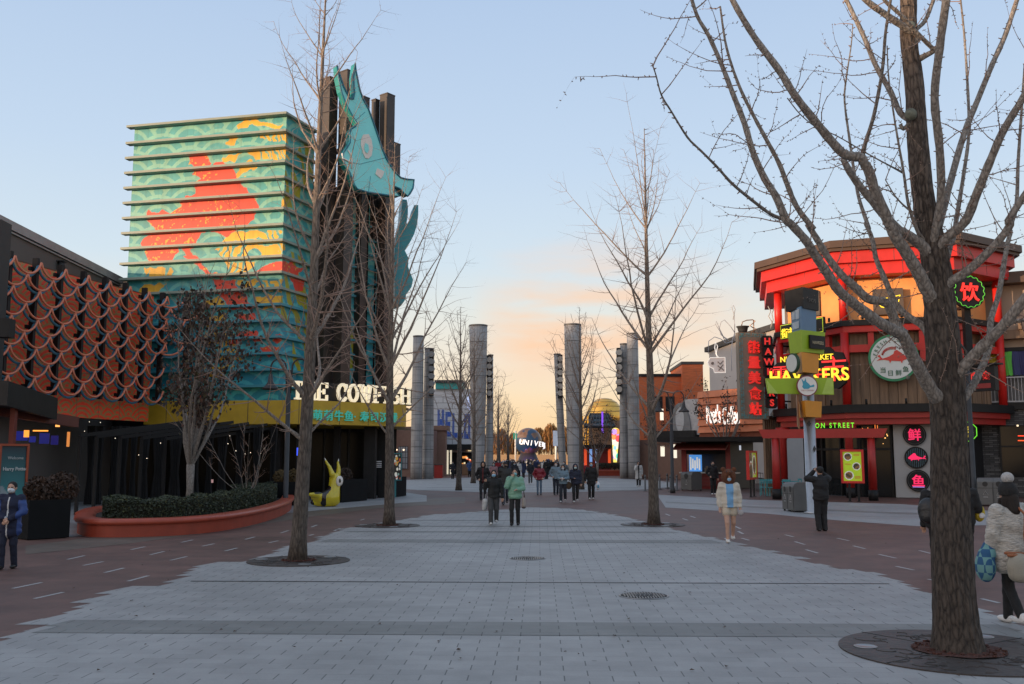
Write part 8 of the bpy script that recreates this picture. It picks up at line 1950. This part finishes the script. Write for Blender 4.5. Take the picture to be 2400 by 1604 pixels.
# 1 staff member at the left edge
b = G(17, 1334); person('person in a navy parka with blue sleeves and white mask at the left edge', b, PI+.15, 1.54, (.010, .014, .038), (.010, .013, .03), (.010, .010, .010), mask=(.60, .66, .70), arms=(((.27, .06, 1.14), (.06, .20, .98)), ((.27, .06, 1.14), (.05, .22, 1.0))), stride=.10, hem=.58, puff=.7, res=RB, trim=((.5, .5, .5), 1), jmat=CLOTH)
# 2 bear hood
b = G(1712, 1272); p2 = person('person in a brown bear hood, cream fleece jacket and bare legs', b, PI-.05, 1.62, (.52, .47, .39), None, (.62, .60, .56), mask=(.30, .50, .66), arms=('down', ('fwd' if 0 else 'down')), stride=.17, hem=.86, puff=.85, bare=True, skirt=(.50, .43, .33), hat='bear', res=RB, inner=((.16, .33, .52), .085), hair=('long', (.025, .012, .008)))
carried('pouch', 'small white patterned pouch in the hand of the person in the bear hood', 'bag', b, PI-.05, p2[1], [('pouch_body', [E((-.26, .08, .74), (.07, .04, .075), .01)], CLOTH, (.38, .36, .36), None), ('pouch_loop', [C((-.25, .06, .85), (-.24, .07, .80), .008, .008, .01), C((-.25, .06, .85), (-.28, .08, .80), .008, .008, .01)], CLOTH, (.08, .07, .07), None)])
# 3 photographer from behind
b = G(1927, 1245); p3 = person('person in black seen from behind raising a phone to photograph', b, .12, 1.72, BLK, (.014, .014, .016), (.03, .03, .032), hair=('short', (.012, .011, .010)), mask=None, arms=('up', 'up'), stride=.02, hem=.82, puff=.9, res=RB, hat='cap', tr_r=1.22)
carried('phone', 'phone held up by the person in black beside the litter bins', 'phone', b, .12, p3[1], [('phone_body', [E((0, .27, 1.64), (.09, .014, .055), 0)], LEATH, (.01, .01, .01), None)], .008)
# 4-7 the two walkers and the two behind them
b = G(1157, 1230); p4 = person('person in a black varsity jacket and grey wide trousers walking with a blue mask', b, PI+.05, 1.60, (.020, .021, .021), (.055, .056, .058), (.62, .62, .60), hair=('long', (.014, .010, .009)), mask=(.25, .48, .66), arms=('carry', 'vee'), stride=.12, hem=.83, puff=.5, inner=((.012, .012, .012), .07), tr_r=1.12, res=RB)
carried('tote_bag', 'white tote bag carried by the person in the black varsity jacket', 'bag', b, PI+.05, p4[1], [('tote_body', [C((.27, .0, .72), (.30, -.02, .50), .10, .07, .03), E((.285, -.02, .58), (.08, .10, .14), .03)], CLOTH, (.45, .45, .44), None), ('tote_strap', [C((.26, .0, .95), (.27, .02, .78), .012, .012, 0)], CLOTH, (.4, .4, .39), None)])
b = G(1207, 1232); p5 = person('person in a shiny mint-green jacket and black trousers touching her face', b, PI-.08, 1.65, (.17, .34, .24), BLK, (.015, .014, .014), hair=('pony', (.016, .010, .009)), mask=(.20, .52, .56), arms=('hold', 'face'), stride=.10, hem=.80, puff=.9, jmat=SHELL, res=RB, tr_r=.95)
carried('shoulder_bag', 'beige shoulder bag with dark trim hanging beside the mint-green jacket', 'bag', b, PI-.08, p5[1], [('bag_body', [E((-.27, -.02, .70), (.05, .15, .16), .02), E((-.27, -.02, .62), (.06, .15, .10), .02)], CLOTH, (.34, .29, .25), None), ('bag_base', [E((-.27, -.02, .54), (.065, .155, .035), .01)], LEATH, (.05, .03, .025), None), ('bag_strap', [C((-.245, .03, 1.30), (-.29, .08, .84), .012, .012, 0), C((-.22, -.08, 1.30), (-.29, -.10, .84), .012, .012, 0)], LEATH, (.05, .03, .025), None)])
person('hooded person in a black jacket standing left of the couple', G(1132, 1173), PI, 1.76, (.011, .011, .012), (.02, .022, .028), BLK, mask=None, arms=('pocket', 'pocket'), stride=.07, hem=.78, puff=.5, hood=(.011, .011, .012), inner=((.10, .012, .012), .03), res=.015)
person('person in a dark grey coat and black cap walking behind the couple', G(1184, 1184), PI+.1, 1.78, (.035, .036, .035), DEN, (.05, .05, .05), hat='cap', mask=(.03, .03, .03), arms=('fwd', 'back'), stride=.2, hem=.78, puff=.5, res=.015)
# middle ring
person('person in a crimson padded jacket and light jeans facing the camera', G(1264, 1161), PI, 1.63, (.20, .010, .022), (.10, .15, .21), (.02, .02, .02), hair=('long', (.02, .012, .01)), mask=(.05, .02, .025), arms=('pocket', 'pocket'), stride=.05, hem=.84, puff=1.1, jmat=SHELL, res=.015, tr_r=.85)
person('person in a pale denim jacket and navy trousers with a white mask', G(1303, 1160), PI+.1, 1.72, (.17, .23, .27), (.014, .018, .03), BLK, mask=(.62, .64, .66), arms=('down', 'pocket'), stride=.06, hem=.82, puff=.4, res=.015)
p8 = person('long-haired person in a blue denim jacket holding a white cup', G(1320, 1178), PI-.15, 1.64, (.15, .22, .27), (.020, .024, .034), (.62, .62, .60), hair=('long', (.012, .009, .008)), mask=(.55, .58, .58), arms=('hold', 'hold'), stride=.12, hem=.84, puff=.5, res=.015, tr_r=1.08)
carried('paper_cup', 'white paper cup held by the long-haired person in denim', 'cup', G(1320, 1178), PI-.15, p8[1], [('cup_body', [C((.0, .34, 1.03), (.0, .34, 1.11), .032, .042, 0)], CLOTH, (.62, .62, .62), None)], .01)
p9 = person('person in a navy hoodie and black trousers with the hood up', G(1349, 1178), PI+.05, 1.67, (.018, .022, .042), BLK, (.62, .62, .60), hair=('long', (.012, .009, .008)), hood=(.018, .022, .042), mask=(.45, .62, .62), arms=('down', 'hold'), stride=.14, hem=.80, puff=.7, res=.015)
carried('shoulder_bag', 'brown shopping bag between the denim jacket and the navy hoodie', 'bag', G(1349, 1178), PI+.05, p9[1], [('bag_body', [E((.31, .02, .76), (.15, .06, .17), .02)], CLOTH, (.065, .042, .022), None), ('bag_handle', [C((.25, .02, 1.0), (.24, .02, .90), .010, .010, 0), C((.25, .02, 1.0), (.36, .02, .90), .010, .010, 0)], CLOTH, (.05, .03, .02), None)])
p10 = person('tall person in a long black open coat with a blue mask', G(1386, 1171), PI+.03, 1.76, (.011, .011, .012), BLK, (.55, .55, .53), mask=(.28, .50, .68), arms=('down', 'carry'), stride=.10, hem=.60, puff=.45, res=.015)
carried('shopping_bag', 'white plastic shopping bag with a blue print beside the long black coat', 'bag', G(1386, 1171), PI+.03, p10[1], [('bag_body', [E((-.31, .06, .62), (.10, .07, .19), .02)], SHELL, (.60, .63, .66), None), ('bag_print', [E((-.31, .12, .60), (.05, .03, .09), .01)], CLOTH, (.08, .28, .42), None), ('bag_handle', [C((-.28, .06, .84), (-.30, .06, .79), .02, .03, .01)], SHELL, (.60, .63, .66), None)])
person('long-haired person in a long white padded coat holding a phone by the light tower', G(1497, 1141), PI, 1.68, (.48, .47, .45), BLK, (.60, .58, .54), hair=('long', (.012, .009, .008)), mask=(.05, .05, .05), arms=('down', 'face'), stride=.04, hem=.45, puff=.8, res=.018, inner=((.012, .012, .012), .05))
person('person in all black with white shoes waiting at the red stall', G(1672, 1160), PI+.1, 1.76, (.012, .012, .013), BLK, (.62, .62, .62), mask=(.12, .13, .13), arms=('down', 'pocket'), stride=.05, hem=.80, puff=.4, res=.016)
person('person in a pink padded coat with white sleeves behind the hooded person', P(1157, 1072, 62), PI, 1.63, (.30, .17, .18), (.05, .05, .05), (.3, .3, .3), hair=('long', (.012, .01, .009)), mask=(.25, .40, .42), arms=('down', 'down'), stride=.08, hem=.55, puff=.8, res=.018)
person('person in a brown jacket walking before the distant orange planter', G(1424, 1104), 2.0, 1.72, (.13, .07, .035), BLK, (.4, .4, .4), mask=None, arms=('down', 'down'), stride=.15, hem=.82, puff=.5, res=.02)
# 15 near right from behind
b = G(2368, 1468); b = Vector((b.x+.06, b.y, 0)); COATM = mat('speckled_fleece', (.55, .52, .47), .95, var=.28, vscale=16, bump=.8, bscale=22, stretch=(1, 1, 4))
pr_ = person('person in a speckled cream coat and black bobble hat at the right edge', b, .25, 1.66, (.52, .50, .46), BLK, (.66, .65, .63), hair=('long', (.02, .014, .011)), mask=None, arms=('carry', 'back'), stride=.22, hem=.60, puff=1.0, jmat=COATM, hat='beanie', res=.012, tr_r=.88)
TART = mat('blue_tartan', (.03, .12, .22), .8, var=.0)
_t = TART.node_tree; _b = _t.nodes['Principled BSDF']; _c = _t.nodes.new('ShaderNodeTexCoord'); _k = _t.nodes.new('ShaderNodeTexChecker'); _k.inputs['Scale'].default_value = 11; _k.inputs['Color1'].default_value = (.02, .09, .20, 1); _k.inputs['Color2'].default_value = (.14, .30, .30, 1); _t.links.new(_c.outputs['Object'], _k.inputs[0]); _t.links.new(_k.outputs[0], _b.inputs['Base Color'])
carried('soft_bag', 'blue and teal checked cloth bag beside the cream coat', 'bag', b, .25, pr_[1], [('bag_body', [E((-.34, .04, .72), (.11, .13, .19), .03), C((-.30, .04, .88), (-.28, .04, .96), .10, .07, .04)], TART, None, None)])
carried('tote_bag', 'cream canvas tote with tan leather strap hanging on the back of the cream coat', 'bag', b, .25, pr_[1], [('tote_body', [E((-.10, -.25, .74), (.17, .09, .16), .03), E((-.10, -.25, .65), (.15, .085, .10), .03)], CLOTH, (.34, .31, .25), None), ('tote_trim', [C((-.25, -.26, .88), (.05, -.27, .86), .022, .022, .01), C((-.24, -.20, .90), (.04, -.20, .88), .022, .022, .01)], LEATH, (.30, .10, .035), None), ('tote_strap', [C((.02, -.255, 1.36), (-.02, -.27, 1.1), .016, .016, .0), C((-.02, -.27, 1.1), (-.02, -.28, .88), .016, .016, 0), C((.02, -.255, 1.36), (.02, -.1, 1.47), .016, .016, 0)], LEATH, (.30, .10, .035), None)])
# 16, 17 half hidden by the near trunk
b = G(2206, 1352); q16 = person('person in black half hidden by the near thick trunk, backpack on the left', b, -.5, 1.68, BLK, BLK, (.08, .07, .06), mask=None, hair=('long', (.014, .01, .009)), arms=('down', 'down'), stride=.12, hem=.80, puff=.6, res=.014, tr_r=.85)
carried('backpack', 'round black backpack showing left of the near thick trunk', 'backpack', b, -.5, q16[1], [('pack_body', [E((-.12, -.24, 1.12), (.17, .13, .22), .04), E((-.13, -.31, 1.02), (.12, .07, .10), .03)], SHELL, (.014, .014, .015), None), ('pack_strap', [C((-.13, -.13, 1.36), (-.12, .08, 1.30), .02, .02, .0), C((-.12, .08, 1.30), (-.15, .1, 1.1), .02, .02, 0)], CLOTH, (.012, .012, .012), None)])
b = G(2320, 1354); b = Vector((b.x-.35, b.y+.1, 0)); q17 = person('person in a black jacket showing right of the near thick trunk with a yellow bag', b, -.3, 1.70, BLK, BLK, (.10, .03, .02), mask=(.25, .42, .50), arms=('down', 'hold'), stride=.2, hem=.84, puff=.5, res=.014)
carried('belt_bag', 'small yellow bag with a white tag right of the near thick trunk', 'bag', b, -.3, q17[1], [('bag_body', [E((.27, .10, 1.06), (.09, .09, .15), .02)], CLOTH, (.48, .36, .03), None), ('bag_tag', [E((.30, .01, 1.02), (.05, .012, .05), 0)], CLOTH, (.6, .6, .6), None)])
# the far crowd: six figures, copied with their own colours
protos = []
for i, (st, arm, hem, hr_, hd) in enumerate(((.14, ('down', 'fwd'), .80, 'short', None), (.05, ('pocket', 'pocket'), .62, 'long', None), (.18, ('back', 'fwd'), .82, 'short', (.02, .02, .02)), (.08, ('hold', 'down'), .50, 'long', None))):
    protos.append([(st, arm, hem, hr_, hd), None])
rc = random.Random(17)
COLS = [((.012, .012, .013), 'black'), ((.012, .012, .013), 'black'), ((.013, .014, .02), 'black'), ((.50, .49, .47), 'white'), ((.02, .03, .075), 'navy'), ((.07, .05, .035), 'brown'), ((.25, .015, .02), 'red'), ((.10, .12, .13), 'grey'), ((.025, .06, .16), 'blue')]
spots = [(1177, 56, 'black', 'person in a bulky black coat behind the cap-wearing walker', 0), (1206, 62, 'black', 'person in a black jacket just above the mint-green jacket', 2), (1227, 93, 'navy', 'person in a dark blue long coat seen from behind left of the crimson jacket', 3), (1243, 72, 'black', 'broad person in black seen from behind left of the crimson jacket', 0), (1274, 96, 'white', 'person in a white jacket with a round back print', 1), (1287, 104, 'white', 'person in a white jacket and black leggings right of the crimson jacket', 1), (1305, 84, 'black', 'person in black standing left of the right light tower column', 2), (1216, 90, 'white', 'person in a white jacket left of the dark blue long coat', 0), (1322, 70, 'grey', 'person in a pale grey hooded jacket behind the denim jackets', 1), (1366, 66, 'red', 'person in a red and black jacket behind the tall black-coated person', 0), (1061, 88, 'black', 'person in black by the vendor counter', 1), (1101, 96, 'blue', 'person in a bright blue coat by the drawer cart', 1)]
for k in range(42): spots.append((rc.uniform(1150, 1312), rc.uniform(84, 165), None, None, rc.randint(0, 3)))
cd = dict((n_, c) for c, n_ in COLS)
for k, (px, Y, cn_, lab, pi_) in enumerate(spots):
    if cn_ is None: c, cn_ = rc.choice(COLS)
    else: c = cd[cn_]
    (st, arm, hem, hr_, hd), pr0 = protos[pi_]
    p = P(px, 1072, Y); g_ = None if lab else 'far crowd walking before the globe'; lb = lab or 'person in a %s coat deep in the distant crowd below the globe' % cn_
    face = PI if rc.random() < .55 else 0; face += rc.uniform(-.4, .4)
    if pr0 is None:
        t_, _x, _j, _s = person(lb, (0, 0), 0, 1.68, c, BLK, (.2, .2, .2), hair=(hr_, (.012, .01, .009)), mask=(.35, .42, .45), arms=arm, stride=st, hem=hem, puff=.6, hood=hd, res=.024); protos[pi_][1] = t_; t_.location = (p.x, p.y, 0); t_.rotation_euler = (0, 0, face)
        t_['label'] = lb
        if g_: t_['group'] = g_
    else:
        t_ = dup(pr0, (p.x, p.y, 0), face, lb, g_)
        if not g_ and 'group' in t_: del t_['group']
        sc_k = rc.uniform(.94, 1.05); t_.scale = (sc_k, sc_k, sc_k)
    tr_c = rc.choice((BLK, BLK, DEN, (.06, .06, .06)))
    for ch in t_.children:
        nm = ch.name.split('.')[0]
        if nm == 'jacket' or nm == 'hood': ch.color = (*c, 1)
        if nm == 'trousers': ch.color = (*tr_c, 1)
        if nm == 'shoe': ch.color = (*rc.choice(((.5, .5, .5), (.02, .02, .02))), 1)
# ---- buildings behind and beside the viewpoint that keep the low sun off the walk
sb = thing('rear_building', 'long flat-roofed building behind the viewpoint that shades the walk', 'building', (-120, -40, 0))
mb = MB(); d = Vector((sun_dir.x, sun_dir.y, 0)).normalized(); s_ = Vector((-d.y, d.x, 0)); o = Vector((4, 30, 0))+d*130
s0 = s_.dot(Vector((4, 30, 0)))
for (a, b, h) in ((-101, -58, 24), (-58.02, -40, 18.6), (-40.02, -27, 19.2), (-27.02, -20, 17.0), (-20.02, 45, 14.8)):
    fr = frame(o+s_*(b-s0), o+s_*(a-s0)); mb = MB(); mb.fbox(fr, 0, fr.L, -10, 10, 0, h); mb.build('block', M_CHAR, sb)
